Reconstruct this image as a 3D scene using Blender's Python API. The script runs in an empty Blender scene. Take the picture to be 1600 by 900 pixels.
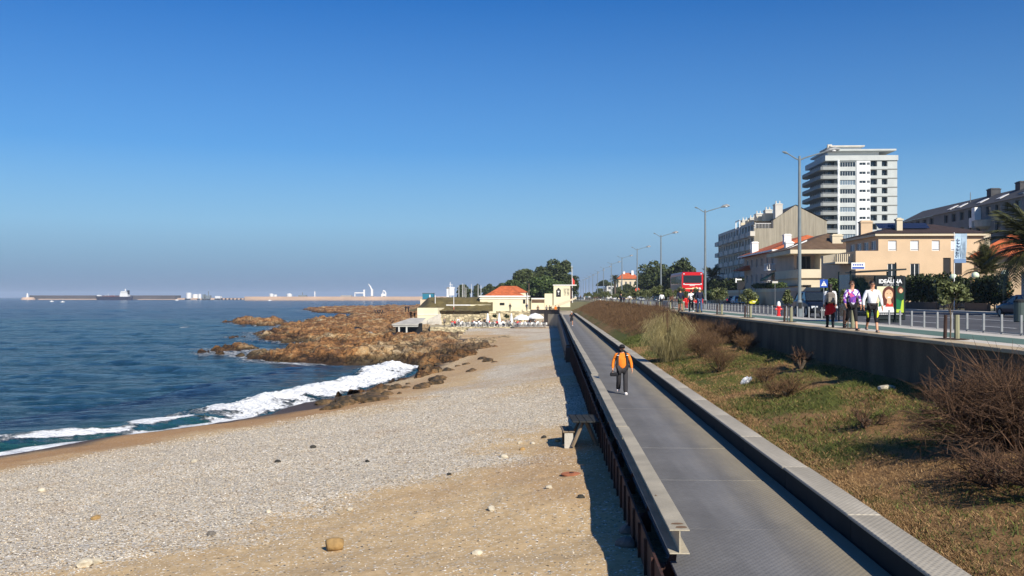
import bpy, bmesh, math, random
import numpy as np
from mathutils import Vector, Matrix, Euler

random.seed(7)
RNG = np.random.default_rng(7)
SC = bpy.context.scene
COL = SC.collection
PI = math.pi

# ---------------------------------------------------------------- camera
# world: +Y runs along the promenade, +X inland, z = 0 is the sea
TH = math.atan(63 / 1500.0)              # the camera looks a little left of the promenade's axis
CT, ST = math.cos(TH), math.sin(TH)
CAMZ = 7.0
cam = bpy.data.cameras.new('camera')
camo = bpy.data.objects.new('camera', cam)
COL.objects.link(camo)
camo.location = (0, 0, CAMZ)
camo.rotation_euler = (PI / 2, 0, TH)
cam.sensor_width = 36.0
cam.lens = 36.0 * 1500 / 1600
cam.shift_y = 14 / 1600.0
cam.clip_start = 0.3
cam.clip_end = 40000
SC.camera = camo

# ---------------------------------------------------------------- sky, sun, exposure
SUN_TO = Vector((0.72, -1.30, 1.0)).normalized()      # from the scene towards the sun
SUN_EL = math.asin(SUN_TO.z)
SUN_AZ = math.atan2(SUN_TO.x, SUN_TO.y)               # clockwise from +Y
world = bpy.data.worlds.new('World')
SC.world = world
world.use_nodes = True
nt = world.node_tree
nt.nodes.clear()
sky = nt.nodes.new('ShaderNodeTexSky')
sky.sky_type = 'NISHITA'
sky.sun_disc = False
sky.sun_elevation = SUN_EL
sky.sun_rotation = SUN_AZ
sky.altitude = 0
sky.air_density = 1.0
sky.dust_density = 0.25
sky.ozone_density = 3.0
# the clear air is bluer than the model's and a low lavender sea haze lies all round the horizon
hsv = nt.nodes.new('ShaderNodeHueSaturation')
hsv.inputs['Saturation'].default_value = 1.25
tint = nt.nodes.new('ShaderNodeMix'); tint.data_type = 'RGBA'; tint.blend_type = 'MULTIPLY'
tint.inputs[0].default_value = 1.0; tint.inputs[7].default_value = (0.36, 0.90, 1.40, 1)
tcw = nt.nodes.new('ShaderNodeTexCoord'); sepw = nt.nodes.new('ShaderNodeSeparateXYZ')
nt.links.new(tcw.outputs['Generated'], sepw.inputs[0])
rampw = nt.nodes.new('ShaderNodeValToRGB')
e = rampw.color_ramp.elements
e[0].position = 0.0; e[0].color = (1, 1, 1, 1)
e[1].position = 0.30; e[1].color = (0, 0, 0, 1)
q = e.new(.06); q.color = (.82, .82, .82, 1)
q = e.new(.15); q.color = (.22, .22, .22, 1)
nt.links.new(sepw.outputs[2], rampw.inputs[0])
hz = nt.nodes.new('ShaderNodeMix'); hz.data_type = 'RGBA'
rc = nt.nodes.new('ShaderNodeValToRGB'); e = rc.color_ramp.elements
e[0].position = 0.0; e[0].color = (.205, .315, .50, 1)
e[1].position = .075; e[1].color = (.405, .665, .91, 1)
q = e.new(.02); q.color = (.26, .40, .61, 1)
scw = nt.nodes.new('ShaderNodeVectorMath'); scw.operation = 'SCALE'; scw.inputs['Scale'].default_value = 11.0
nt.links.new(sepw.outputs[2], rc.inputs[0]); nt.links.new(rc.outputs[0], scw.inputs[0]); nt.links.new(scw.outputs[0], hz.inputs[7])
nt.links.new(rampw.outputs[0], hz.inputs[0])
bg = nt.nodes.new('ShaderNodeBackground')
bg.inputs['Strength'].default_value = 0.057
wo = nt.nodes.new('ShaderNodeOutputWorld')
nt.links.new(sky.outputs[0], hsv.inputs['Color'])
nt.links.new(hsv.outputs[0], tint.inputs[6])
nt.links.new(tint.outputs[2], hz.inputs[6])
nt.links.new(hz.outputs[2], bg.inputs['Color'])
nt.links.new(bg.outputs[0], wo.inputs['Surface'])
sun = bpy.data.lights.new('sun', 'SUN')
sun.energy = 5.0
sun.angle = math.radians(0.5)
sun.color = (1.0, 0.93, 0.82)
suno = bpy.data.objects.new('sun', sun)
COL.objects.link(suno)
suno.rotation_euler = (-SUN_TO).to_track_quat('-Z', 'Y').to_euler()
SC.view_settings.view_transform = 'Standard'
SC.view_settings.look = 'None'
SC.view_settings.exposure = 0.35
SC.view_settings.gamma = 1.0

# ---------------------------------------------------------------- helpers
def at(px, py, d):
    """photograph pixel + depth in metres -> point of the place"""
    l = (px - 800) / 1500.0 * d
    return Vector((l * CT - d * ST, l * ST + d * CT, CAMZ - (py - 464) * d / 1500.0))

def gat(px, py, z):
    """photograph pixel on a level at height z -> point"""
    return at(px, py, (CAMZ - z) * 1500.0 / (py - 464))

def hexc(r, g, b):
    f = lambda c: c / 12.92 if c <= .04045 else ((c + .055) / 1.055) ** 2.4
    return (f(r / 255), f(g / 255), f(b / 255))

def tag(o, label=None, cat=None, group=None, kind=None):
    if label: o['label'] = label
    if cat: o['category'] = cat
    if group: o['group'] = group
    if kind: o['kind'] = kind
    return o

def empty(name, loc=(0, 0, 0), rz=0.0, label=None, cat=None, group=None, kind=None):
    o = bpy.data.objects.new(name, None)
    o.empty_display_size = 0.3
    COL.objects.link(o)
    o.location = loc
    o.rotation_euler = (0, 0, rz)
    return tag(o, label, cat, group, kind)

def link(name, me, parent=None, loc=None, rz=None):
    o = bpy.data.objects.new(name, me)
    COL.objects.link(o)
    if parent is not None: o.parent = parent
    if loc is not None: o.location = loc
    if rz is not None: o.rotation_euler = (0, 0, rz)
    return o

def copy_tree(o, parent=None):
    c = o.copy()
    COL.objects.link(c)
    c.parent = parent
    for ch in list(o.children):
        copy_tree(ch, c)
    return c

def rmat(rx=0, ry=0, rz=0):
    return Euler((rx, ry, rz)).to_matrix()

class MB:
    """collects shapes, then links them as ONE mesh object"""
    def __init__(s): s.v = []; s.f = []; s.m = []; s.mi = 0; s.uv = None
    def add(s, vs, fs):
        b = len(s.v)
        s.v += [tuple(p) for p in vs]
        s.f += [tuple(i + b for i in f) for f in fs]
        s.m += [s.mi] * len(fs)
        return s
    def box(s, x0, x1, y0, y1, z0, z1):
        vs = [(x0,y0,z0),(x1,y0,z0),(x1,y1,z0),(x0,y1,z0),(x0,y0,z1),(x1,y0,z1),(x1,y1,z1),(x0,y1,z1)]
        return s.add(vs, [(0,3,2,1),(4,5,6,7),(0,1,5,4),(1,2,6,5),(2,3,7,6),(3,0,4,7)])
    def cbox(s, x0, x1, y0, y1, z0, z1, b=.02):
        """box with chamfered edges"""
        bm = bmesh.new()
        bmesh.ops.create_cube(bm, size=1.0)
        for v in bm.verts:
            v.co = Vector((x0 if v.co.x < 0 else x1, y0 if v.co.y < 0 else y1, z0 if v.co.z < 0 else z1))
        bmesh.ops.bevel(bm, geom=list(bm.edges), offset=b, segments=1, affect='EDGES')
        bm.verts.index_update()
        s.add([v.co.copy() for v in bm.verts], [[v.index for v in f.verts] for f in bm.faces])
        bm.free()
        return s
    def obox(s, c, sx, sy, sz, R=None):
        R = R or Matrix.Identity(3)
        c = Vector(c)
        vs = []
        for dz in (-.5, .5):
            for dx, dy in ((-.5,-.5),(.5,-.5),(.5,.5),(-.5,.5)):
                vs.append(c + R @ Vector((dx*sx, dy*sy, dz*sz)))
        return s.add(vs, [(0,3,2,1),(4,5,6,7),(0,1,5,4),(1,2,6,5),(2,3,7,6),(3,0,4,7)])
    def quad(s, a, b, c, d): return s.add([a, b, c, d], [(0,1,2,3)])
    def tri(s, a, b, c): return s.add([a, b, c], [(0,1,2)])
    def cyl(s, p, q, r0, r1=None, n=8, cap=True):
        r1 = r0 if r1 is None else r1
        p = Vector(p); q = Vector(q); w = (q - p)
        if w.length < 1e-6: return s
        w.normalize()
        u = w.orthogonal().normalized(); t = w.cross(u)
        vs = []
        for (c, r) in ((p, r0), (q, r1)):
            for i in range(n):
                a = 2*PI*i/n
                vs.append(c + (u*math.cos(a) + t*math.sin(a))*r)
        fs = [(i, (i+1) % n, n+(i+1) % n, n+i) for i in range(n)]
        if cap: fs += [tuple(range(n-1, -1, -1)), tuple(range(n, 2*n))]
        return s.add(vs, fs)
    def tube(s, pts, rs, n=6):
        if not hasattr(rs, '__len__'): rs = [rs]*len(pts)
        pts = [Vector(p) for p in pts]
        k = len(pts); vs = []; prev = None
        for i, p in enumerate(pts):
            w = (pts[min(i+1, k-1)] - pts[max(i-1, 0)]).normalized()
            if prev is None: u = w.orthogonal().normalized()
            else:
                u = prev - w*prev.dot(w)
                u = u.normalized() if u.length > 1e-6 else w.orthogonal().normalized()
            prev = u; t = w.cross(u)
            for j in range(n):
                a = 2*PI*j/n
                vs.append(p + (u*math.cos(a) + t*math.sin(a))*rs[i])
        fs = []
        for i in range(k-1):
            for j in range(n):
                fs.append((i*n+j, i*n+(j+1) % n, (i+1)*n+(j+1) % n, (i+1)*n+j))
        fs += [tuple(range(n-1, -1, -1)), tuple((k-1)*n+j for j in range(n))]
        return s.add(vs, fs)
    def lathe(s, prof, c=(0,0,0), n=14):
        c = Vector(c); vs = []; fs = []
        for (r, z) in prof:
            for i in range(n):
                a = 2*PI*i/n
                vs.append(c + Vector((r*math.cos(a), r*math.sin(a), z)))
        for k in range(len(prof)-1):
            for i in range(n):
                fs.append((k*n+i, k*n+(i+1) % n, (k+1)*n+(i+1) % n, (k+1)*n+i))
        fs += [tuple(range(n-1, -1, -1)), tuple((len(prof)-1)*n+i for i in range(n))]
        return s.add(vs, fs)
    def sphere(s, c, r, n=12, m=8, sc=(1,1,1)):
        c = Vector(c); vs = []; fs = []
        for k in range(1, m):
            t = PI*k/m
            for i in range(n):
                a = 2*PI*i/n
                vs.append(c + Vector((r*sc[0]*math.sin(t)*math.cos(a), r*sc[1]*math.sin(t)*math.sin(a), r*sc[2]*math.cos(t))))
        top = len(vs); vs.append(c + Vector((0,0,r*sc[2]))); bot = len(vs); vs.append(c - Vector((0,0,r*sc[2])))
        for k in range(m-2):
            for i in range(n):
                fs.append((k*n+i, (k+1)*n+i, (k+1)*n+(i+1) % n, k*n+(i+1) % n))
        for i in range(n):
            fs.append((top, i, (i+1) % n)); fs.append((bot, (m-2)*n+(i+1) % n, (m-2)*n+i))
        return s.add(vs, fs)
    def prism(s, poly, z0, z1):
        n = len(poly)
        vs = [(x, y, z0) for x, y in poly] + [(x, y, z1) for x, y in poly]
        return s.add(vs, [tuple(range(n-1,-1,-1)), tuple(range(n, 2*n))] + [(i,(i+1) % n, n+(i+1) % n, n+i) for i in range(n)])
    def xprism(s, poly, x0, x1):
        """poly in (y, z) extruded along x"""
        n = len(poly)
        vs = [(x0, y, z) for y, z in poly] + [(x1, y, z) for y, z in poly]
        return s.add(vs, [tuple(range(n-1,-1,-1)), tuple(range(n, 2*n))] + [(i,(i+1) % n, n+(i+1) % n, n+i) for i in range(n)])
    def mesh(s, name, mats, smooth=False):
        me = bpy.data.meshes.new(name)
        me.from_pydata(s.v, [], s.f)
        mats = mats if isinstance(mats, (list, tuple)) else [mats]
        for m in mats: me.materials.append(m)
        if len(mats) > 1: me.polygons.foreach_set('material_index', s.m)
        if smooth: me.polygons.foreach_set('use_smooth', [True]*len(me.polygons))
        me.update()
        return me
    def build(s, name, mats, parent=None, loc=None, rz=None, smooth=False):
        return link(name, s.mesh(name, mats, smooth), parent, loc, rz)

def np_mesh(name, verts, faces, mat, smooth=False, attrs=None, mat_idx=None):
    """fast mesh from numpy arrays; faces (n, 3) or (n, 4)"""
    me = bpy.data.meshes.new(name)
    nv, nf, k = len(verts), len(faces), faces.shape[1]
    me.vertices.add(nv)
    me.vertices.foreach_set('co', np.ascontiguousarray(verts, dtype=np.float32).ravel())
    me.loops.add(nf*k)
    me.loops.foreach_set('vertex_index', np.ascontiguousarray(faces, dtype=np.int32).ravel())
    me.polygons.add(nf)
    me.polygons.foreach_set('loop_start', np.arange(0, nf*k, k, dtype=np.int32))
    try: me.polygons.foreach_set('loop_total', np.full(nf, k, dtype=np.int32))
    except Exception: pass
    if smooth: me.polygons.foreach_set('use_smooth', np.ones(nf, dtype=bool))
    for m in (mat if isinstance(mat, (list, tuple)) else [mat]): me.materials.append(m)
    if mat_idx is not None: me.polygons.foreach_set('material_index', np.asarray(mat_idx, dtype=np.int32))
    for an, av in (attrs or {}).items():
        a = me.attributes.new(an, 'FLOAT', 'POINT')
        a.data.foreach_set('value', np.ascontiguousarray(av, dtype=np.float32))
    me.update(calc_edges=True)
    me.validate()
    return me

def grid_faces(nr, nc):
    i = np.arange(nr-1)[:, None]*nc + np.arange(nc-1)[None, :]
    i = i.ravel()
    return np.stack([i, i+1, i+nc+1, i+nc], 1)

# value noise --------------------------------------------------------
_PT = RNG.random((256, 256))
def worley(x, y):
    xi = np.floor(x).astype(int); yi = np.floor(y).astype(int)
    f1 = np.full(x.shape, 9.0); f2 = np.full(x.shape, 9.0); idv = np.zeros(x.shape)
    for i in (-1, 0, 1):
        for j in (-1, 0, 1):
            a, b = (xi+i) & 255, (yi+j) & 255
            d = np.hypot(xi+i+_PT[a, b]-x, yi+j+_PT[b, (a*7+3) & 255]-y)
            n = d < f1
            f2 = np.where(n, f1, np.minimum(f2, d)); idv = np.where(n, _PT[(a*5+1) & 255, (b*3+2) & 255], idv); f1 = np.where(n, d, f1)
    return f1, f2, idv
def vnoise(x, y):
    xi = np.floor(x).astype(int); yi = np.floor(y).astype(int)
    fx = x - xi; fy = y - yi
    fx = fx*fx*(3-2*fx); fy = fy*fy*(3-2*fy)
    g = lambda a, b: _PT[a & 255, b & 255]
    return (g(xi,yi)*(1-fx) + g(xi+1,yi)*fx)*(1-fy) + (g(xi,yi+1)*(1-fx) + g(xi+1,yi+1)*fx)*fy
def fbm(x, y, o=4, lac=2.03, gain=.5):
    s = 0; a = 1; t = 0
    for k in range(o):
        s = s + a*vnoise(x + 17.3*k, y - 9.1*k); t += a
        x = x*lac; y = y*lac; a *= gain
    return s/t
def ridged(x, y, o=4):
    s = 0; a = 1; t = 0
    for k in range(o):
        s = s + a*(1-np.abs(2*vnoise(x+31.7*k, y+11.9*k)-1)); t += a
        x = x*2.1; y = y*2.1; a *= .5
    return s/t
def sstep(a, b, x):
    t = np.clip((x-a)/(b-a), 0, 1)
    return t*t*(3-2*t)

# materials ----------------------------------------------------------
def mat(name, col, rough=.8, var=.12, scale=2.0, bump=0.0, bscale=25.0, metal=0.0, spec=.4, col2=None, fine=0.0, stretch=None, coord='Object'):
    m = bpy.data.materials.new(name)
    m.use_nodes = True
    t = m.node_tree; N = t.nodes; L = t.links
    b = N['Principled BSDF']
    b.inputs['Roughness'].default_value = rough
    b.inputs['Metallic'].default_value = metal
    b.inputs['Specular IOR Level'].default_value = spec
    tc = N.new('ShaderNodeTexCoord')
    src = tc.outputs[coord]
    if stretch:
        mp = N.new('ShaderNodeMapping'); mp.inputs['Scale'].default_value = stretch
        L.new(src, mp.inputs['Vector']); src = mp.outputs[0]
    if var > 0 or col2:
        n = N.new('ShaderNodeTexNoise'); n.inputs['Scale'].default_value = scale; n.inputs['Detail'].default_value = 6
        L.new(src, n.inputs['Vector'])
        r = N.new('ShaderNodeValToRGB')
        c2 = col2 or tuple(min(1, c*(1+var)) for c in col)
        c1 = tuple(c*(1-var) for c in col)
        r.color_ramp.elements[0].position = .35; r.color_ramp.elements[1].position = .65
        r.color_ramp.elements[0].color = (*c1, 1); r.color_ramp.elements[1].color = (*c2, 1)
        L.new(n.outputs['Fac'], r.inputs[0])
        out = r.outputs[0]
        if fine > 0:
            n2 = N.new('ShaderNodeTexNoise'); n2.inputs['Scale'].default_value = bscale*1.7; n2.inputs['Detail'].default_value = 3
            L.new(src, n2.inputs['Vector'])
            mr = N.new('ShaderNodeMapRange'); mr.inputs[1].default_value = .3; mr.inputs[2].default_value = .7
            mr.inputs[3].default_value = 1-fine; mr.inputs[4].default_value = 1+fine
            L.new(n2.outputs['Fac'], mr.inputs[0])
            mx = N.new('ShaderNodeVectorMath'); mx.operation = 'SCALE'
            L.new(out, mx.inputs[0]); L.new(mr.outputs[0], mx.inputs['Scale'])
            out = mx.outputs[0]
        L.new(out, b.inputs['Base Color'])
    else:
        b.inputs['Base Color'].default_value = (*col, 1)
    if bump > 0:
        nb = N.new('ShaderNodeTexNoise'); nb.inputs['Scale'].default_value = bscale; nb.inputs['Detail'].default_value = 5
        L.new(src, nb.inputs['Vector'])
        bp = N.new('ShaderNodeBump'); bp.inputs['Strength'].default_value = bump; bp.inputs['Distance'].default_value = .03
        L.new(nb.outputs['Fac'], bp.inputs['Height']); L.new(bp.outputs[0], b.inputs['Normal'])
    return m

def glassy(name, col, rough=.08):
    m = mat(name, col, rough, var=0, spec=.55)
    return m

class NT:
    """small helper for hand built materials"""
    def __init__(s, name):
        s.m = bpy.data.materials.new(name); s.m.use_nodes = True
        s.t = s.m.node_tree; s.b = s.t.nodes['Principled BSDF']; s.tc = s.t.nodes.new('ShaderNodeTexCoord')
    def n(s, typ, **kw):
        x = s.t.nodes.new('ShaderNode'+typ)
        for k, v in kw.items(): setattr(x, k, v)
        return x
    def l(s, a, b): s.t.links.new(a, b)
    def noise(s, scale, detail=5, vec=None, rough=.55):
        x = s.n('TexNoise'); x.inputs['Scale'].default_value = scale; x.inputs['Detail'].default_value = detail
        x.inputs['Roughness'].default_value = rough
        s.l(vec or s.tc.outputs['Object'], x.inputs['Vector']); return x.outputs['Fac']
    def ramp(s, fac, stops):
        r = s.n('ValToRGB'); e = r.color_ramp.elements
        while len(e) < len(stops): e.new(.5)
        for q, (p, c) in zip(e, stops): q.position = p; q.color = (*c, 1) if len(c) == 3 else c
        s.l(fac, r.inputs[0]); return r.outputs[0]
    def math(s, op, a, b=None, clamp=False):
        x = s.n('Math', operation=op); x.use_clamp = clamp
        for i, q in enumerate((a, b)):
            if q is None: continue
            if isinstance(q, (int, float)): x.inputs[i].default_value = q
            else: s.l(q, x.inputs[i])
        return x.outputs[0]
    def mix(s, f, a, b):
        x = s.n('Mix', data_type='RGBA')
        for i, q in ((0, f), (6, a), (7, b)):
            if isinstance(q, (int, float)): x.inputs[i].default_value = q
            elif isinstance(q, tuple): x.inputs[i].default_value = (*q, 1)
            else: s.l(q, x.inputs[i])
        return x.outputs[2]
    def attr(s, name):
        x = s.n('Attribute'); x.attribute_name = name; return x.outputs['Fac']
    def step(s, f, a, b):
        x = s.n('MapRange'); x.interpolation_type = 'SMOOTHSTEP'
        s.l(f, x.inputs[0]); x.inputs[1].default_value = a; x.inputs[2].default_value = b; return x.outputs[0]
    def mapping(s, scale, rot=(0,0,0)):
        x = s.n('Mapping'); x.inputs['Scale'].default_value = scale; x.inputs['Rotation'].default_value = rot
        s.l(s.tc.outputs['Object'], x.inputs['Vector']); return x.outputs[0]
    def bump(s, h, strength, dist):
        x = s.n('Bump'); x.inputs['Strength'].default_value = strength; x.inputs['Distance'].default_value = dist
        s.l(h, x.inputs['Height']); s.l(x.outputs[0], s.b.inputs['Normal']); return x
    def base(s, c): s.l(c, s.b.inputs['Base Color'])
    def set(s, **kw):
        for k, v in kw.items(): s.b.inputs[k.replace('_', ' ')].default_value = v
        return s

M = {}
M['white'] = mat('white_paint', (.78,.77,.74), .55, .05)
M['offwhite'] = mat('offwhite_plaster', (.56,.54,.48), .8, .06, .8)
M['black'] = mat('black_plastic', (.012,.012,.014), .45, .1)
M['rubber'] = mat('tyre_rubber', (.018,.018,.018), .85, .1)
M['steel'] = mat('galvanised_steel', (.27,.28,.28), .5, .12, 4, metal=.4)
M['greysteel'] = mat('grey_painted_steel', (.17,.2,.21), .5, .08, 3)
M['darksteel'] = mat('dark_steel_paint_and_shade', (.03,.032,.032), .8, .15, spec=.15)
M['concrete'] = mat('concrete', (.36,.34,.31), .9, .15, .7, .25, 18, fine=.1)
M['paleconc'] = mat('pale_concrete', (.48,.45,.39), .9, .15, .7, .25, 18, fine=.1)
M['glass'] = glassy('dark_window_glass', (.02,.028,.035))
M['blueglass'] = glassy('pale_window_glass', (.16,.21,.25), .12)
M['wood'] = mat('weathered_wood', (.20,.15,.10), .8, .25, 3, stretch=(1,1,.15))
M['bark'] = mat('tree_bark', (.10,.075,.05), .9, .3, 6, .4, 20)
M['red'] = mat('red_paint', (.62,.02,.02), .35, .05, spec=.5)
# ================================================================ terrain
def px_poly(pts, z):
    return np.array([tuple(gat(x, y, z))[:2] for x, y in pts])

def poly_sd(poly, X, Y):
    """signed distance, positive inside"""
    best = np.full(X.shape, 1e9); ins = np.zeros(X.shape, bool)
    n = len(poly)
    for i in range(n):
        ax, ay = poly[i]; bx, by = poly[(i+1) % n]
        dx, dy = bx-ax, by-ay
        t = np.clip(((X-ax)*dx+(Y-ay)*dy)/(dx*dx+dy*dy+1e-9), 0, 1)
        best = np.minimum(best, np.hypot(X-ax-t*dx, Y-ay-t*dy))
        c = ((ay > Y) != (by > Y)) & (X < (bx-ax)*(Y-ay)/((by-ay) if abs(by-ay) > 1e-9 else 1e-9)+ax)
        ins ^= c
    return np.where(ins, best, -best)

SHORE_PX = [(-900,905),(-300,772),(0,724),(100,704),(200,693),(300,677),(400,661),(425,645),(470,637),(530,624),(560,612),
            (600,602),(640,588),(668,572),(690,556),(705,545),(715,535)]
SHORE = px_poly(SHORE_PX, 0.05)
SEGL = np.hypot(*(SHORE[1:]-SHORE[:-1]).T)
SHT = np.concatenate([[0], np.cumsum(SEGL)])

def shore_sd(X, Y):
    """distance to the waterline, positive on land; also the run along it"""
    best = np.full(X.shape, 1e9); sg = np.ones(X.shape); tt = np.zeros(X.shape)
    for i in range(len(SHORE)-1):
        ax, ay = SHORE[i]; bx, by = SHORE[i+1]
        dx, dy = bx-ax, by-ay
        t = np.clip(((X-ax)*dx+(Y-ay)*dy)/(dx*dx+dy*dy), 0, 1)
        d = np.hypot(X-ax-t*dx, Y-ay-t*dy)
        s = np.sign(dy*(X-ax)-dx*(Y-ay))
        m = d < best
        best = np.where(m, d, best); sg = np.where(m, s, sg); tt = np.where(m, SHT[i]+t*SEGL[i], tt)
    return best*sg, tt

WALL_Z = ([-20, 12, 28, 44, 60, 100, 150, 200, 260], [3.15, 3.02, 2.86, 2.68, 2.35, 1.95, 1.55, 1.0, 1.0])
def beach_h(X, Y):
    s, t = shore_sd(X, Y)
    zb = np.interp(Y, *WALL_Z)
    dw = np.maximum(1.4-X, 0.0)
    u = np.clip(s/(np.maximum(s, 0)+dw+1e-3), 0, 1)
    h = zb*(0.72*u + .28*(1-np.exp(-np.maximum(s, 0)/1.6)))
    h = np.where(s < 0, s*0.16, h)
    h = h + (fbm(X*.35, Y*.35, 4)-.5)*.22*sstep(1, 6, s) + (fbm(X*2.1+5, Y*2.1, 3)-.5)*.06*sstep(.5, 4, s)
    return h, s, t

ROCKS = [px_poly(p, .25) for p in (
    [(690,574),(662,567),(610,559),(560,562),(500,561),(450,563),(405,559),(394,552),(420,544),(470,540),(505,537),(480,533),(440,533),
     (402,532),(392,524),(415,516),(440,510),(470,503),(500,497),(560,493),(640,487.5),(720,486),(800,488),(866,492),(872,512),(864,545),(800,552),(760,560)],
    [(352,503),(380,497),(430,498.5),(455,504),(425,508.5),(395,508),(365,506)],
    [(474,483),(520,480.4),(600,478.5),(700,477.5),(700,488),(600,490),(555,490.5),(500,488)],
    [(322,547),(350,540),(400,540),(422,545),(380,550),(335,551)],
    [(350,525.5),(378,523),(384,526),(355,527.5)],
    [(505,632),(535,618),(575,606),(640,592),(690,594),(660,606),(600,618),(550,630)],
    [(655,575),(668,562),(690,552),(760,541),(785,548),(745,566),(700,578)],
)]
ROCK_H = [1.0, .95, 1.4, .5, .35, 1.8, 1.5]
ROCK_F = [6.0, 3.5, 5.0, 2.0, 2.0, 1.2, 1.5]
def rock_h(X, Y):
    out = np.full(X.shape, -3.0)
    wx = X + (fbm(X*.12+3, Y*.12, 3)-.5)*4.5; wy = Y + (fbm(X*.12-8, Y*.12+4, 3)-.5)*8
    for p, H, W in zip(ROCKS, ROCK_H, ROCK_F):
        sd = poly_sd(p, wx, wy)
        if W < 1.9: sd = sd+(fbm(X*.22+2, Y*.09, 4)-.5)*4
        h = -1.0 + (1.0+H*.62)*sstep(-W*.8, W*.6, sd)
        out = np.maximum(out, h)
    a = .35
    u = X*math.cos(a)+Y*math.sin(a); v = -X*math.sin(a)+Y*math.cos(a)
    uu = u+(fbm(u*.3, v*.3, 3)-.5)*2.5; vv = v+(fbm(u*.3+50, v*.3, 3)-.5)*4
    a1, b1, i1 = worley(uu*.17, vv*.085); a2, b2, i2 = worley(uu*.62+9, vv*.33)
    nz = (ridged(u*.11, v*.05, 4)-.62)*1.7 + (i1-.5)*.75 - .5*(1-sstep(.0, .16, b1-a1)) + ((i2-.5)*.6 - .34*(1-sstep(0, .14, b2-a2)) + (.5-a2)*.2) + (ridged(u*1.3, v*.5, 3)-.6)*.4 + (fbm(u*2.2, v*1.2, 3)-.5)*.3
    quiet = 1-.72*sstep(-10, -1, X)*sstep(104, 130, Y)      # smoother towards the terrace
    out = out-.75*sstep(160, 186, Y)*(1-sstep(215, 230, Y))*sstep(-26, -17, X)
    q = at(636, 464, 171); out = out-1.5*np.exp(-((X-q.x)/4.5)**2-((Y-q.y)/9.0)**2)
    return out + nz*sstep(-1.2, .6, out)*quiet

def polar(r0, r1, nr, a0, a1, na):
    r = r0*(r1/r0)**np.linspace(0, 1, nr); a = np.radians(np.linspace(a0, a1, na))
    R, A = np.meshgrid(r, a, indexing='ij')
    l = R*np.sin(A); d = R*np.cos(A)
    return l*CT-d*ST, l*ST+d*CT

# ---- materials of the ground
def beach_mat():
    n = NT('beach_sand_and_shingle')
    sh = n.attr('shingle'); wet = n.attr('wet'); rust = n.attr('rust')
    big = n.noise(.9, 6); med = n.noise(7, 5); fine = n.noise(55, 4)
    sand = n.ramp(med, [(.3, hexc(182,154,112)), (.7, hexc(206,180,140))])
    vo = n.n('TexVoronoi'); vo.inputs['Scale'].default_value = 27
    n.l(n.tc.outputs['Object'], vo.inputs['Vector'])
    sep = n.n('SeparateColor'); n.l(vo.outputs['Color'], sep.inputs[0])
    peb = n.ramp(sep.outputs[0], [(0, hexc(60,54,46)), (.08, hexc(120,112,100)), (.2, hexc(182,168,146)), (.55, hexc(208,194,170)), (.82, hexc(228,218,198)), (1, hexc(250,246,236))])
    # the stones cover sand only where there is shingle; a few lie everywhere
    cover = n.step(n.math('ADD', sh, n.math('MULTIPLY', n.math('SUBTRACT', n.noise(3.2, 5), .5), 1.2)), .12, .92)
    few = n.math('GREATER_THAN', sep.outputs[1], n.math('SUBTRACT', .86, n.math('MULTIPLY', cover, .8)))
    c = n.mix(few, sand, peb)
    c = n.mix(n.math('MULTIPLY', n.step(big, .5, .7), .4), c, n.mix(.5, c, hexc(172,138,96)))
    c = n.mix(n.math('MULTIPLY', n.step(n.noise(26, 3), .62, .7), .55), c, hexc(92,74,50))
    c = n.mix(n.math('MULTIPLY', rust, .6), c, n.mix(fine, hexc(120,78,40), hexc(172,120,68)))
    c = n.mix(wet, c, n.mix(med, hexc(70,56,42), hexc(96,78,60)))
    n.base(c)
    r = n.math('SUBTRACT', .95, n.math('MULTIPLY', wet, .4)); n.l(r, n.b.inputs['Roughness'])
    n.set(Specular_IOR_Level=.16)
    hgt = n.math('ADD', n.math('MULTIPLY', n.math('MULTIPLY', n.math('SUBTRACT', .6, vo.outputs['Distance']), few), 1.0), n.math('MULTIPLY', fine, .35))
    n.bump(hgt, .75, .035)
    return n.m
M['beach'] = beach_mat()

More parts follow.
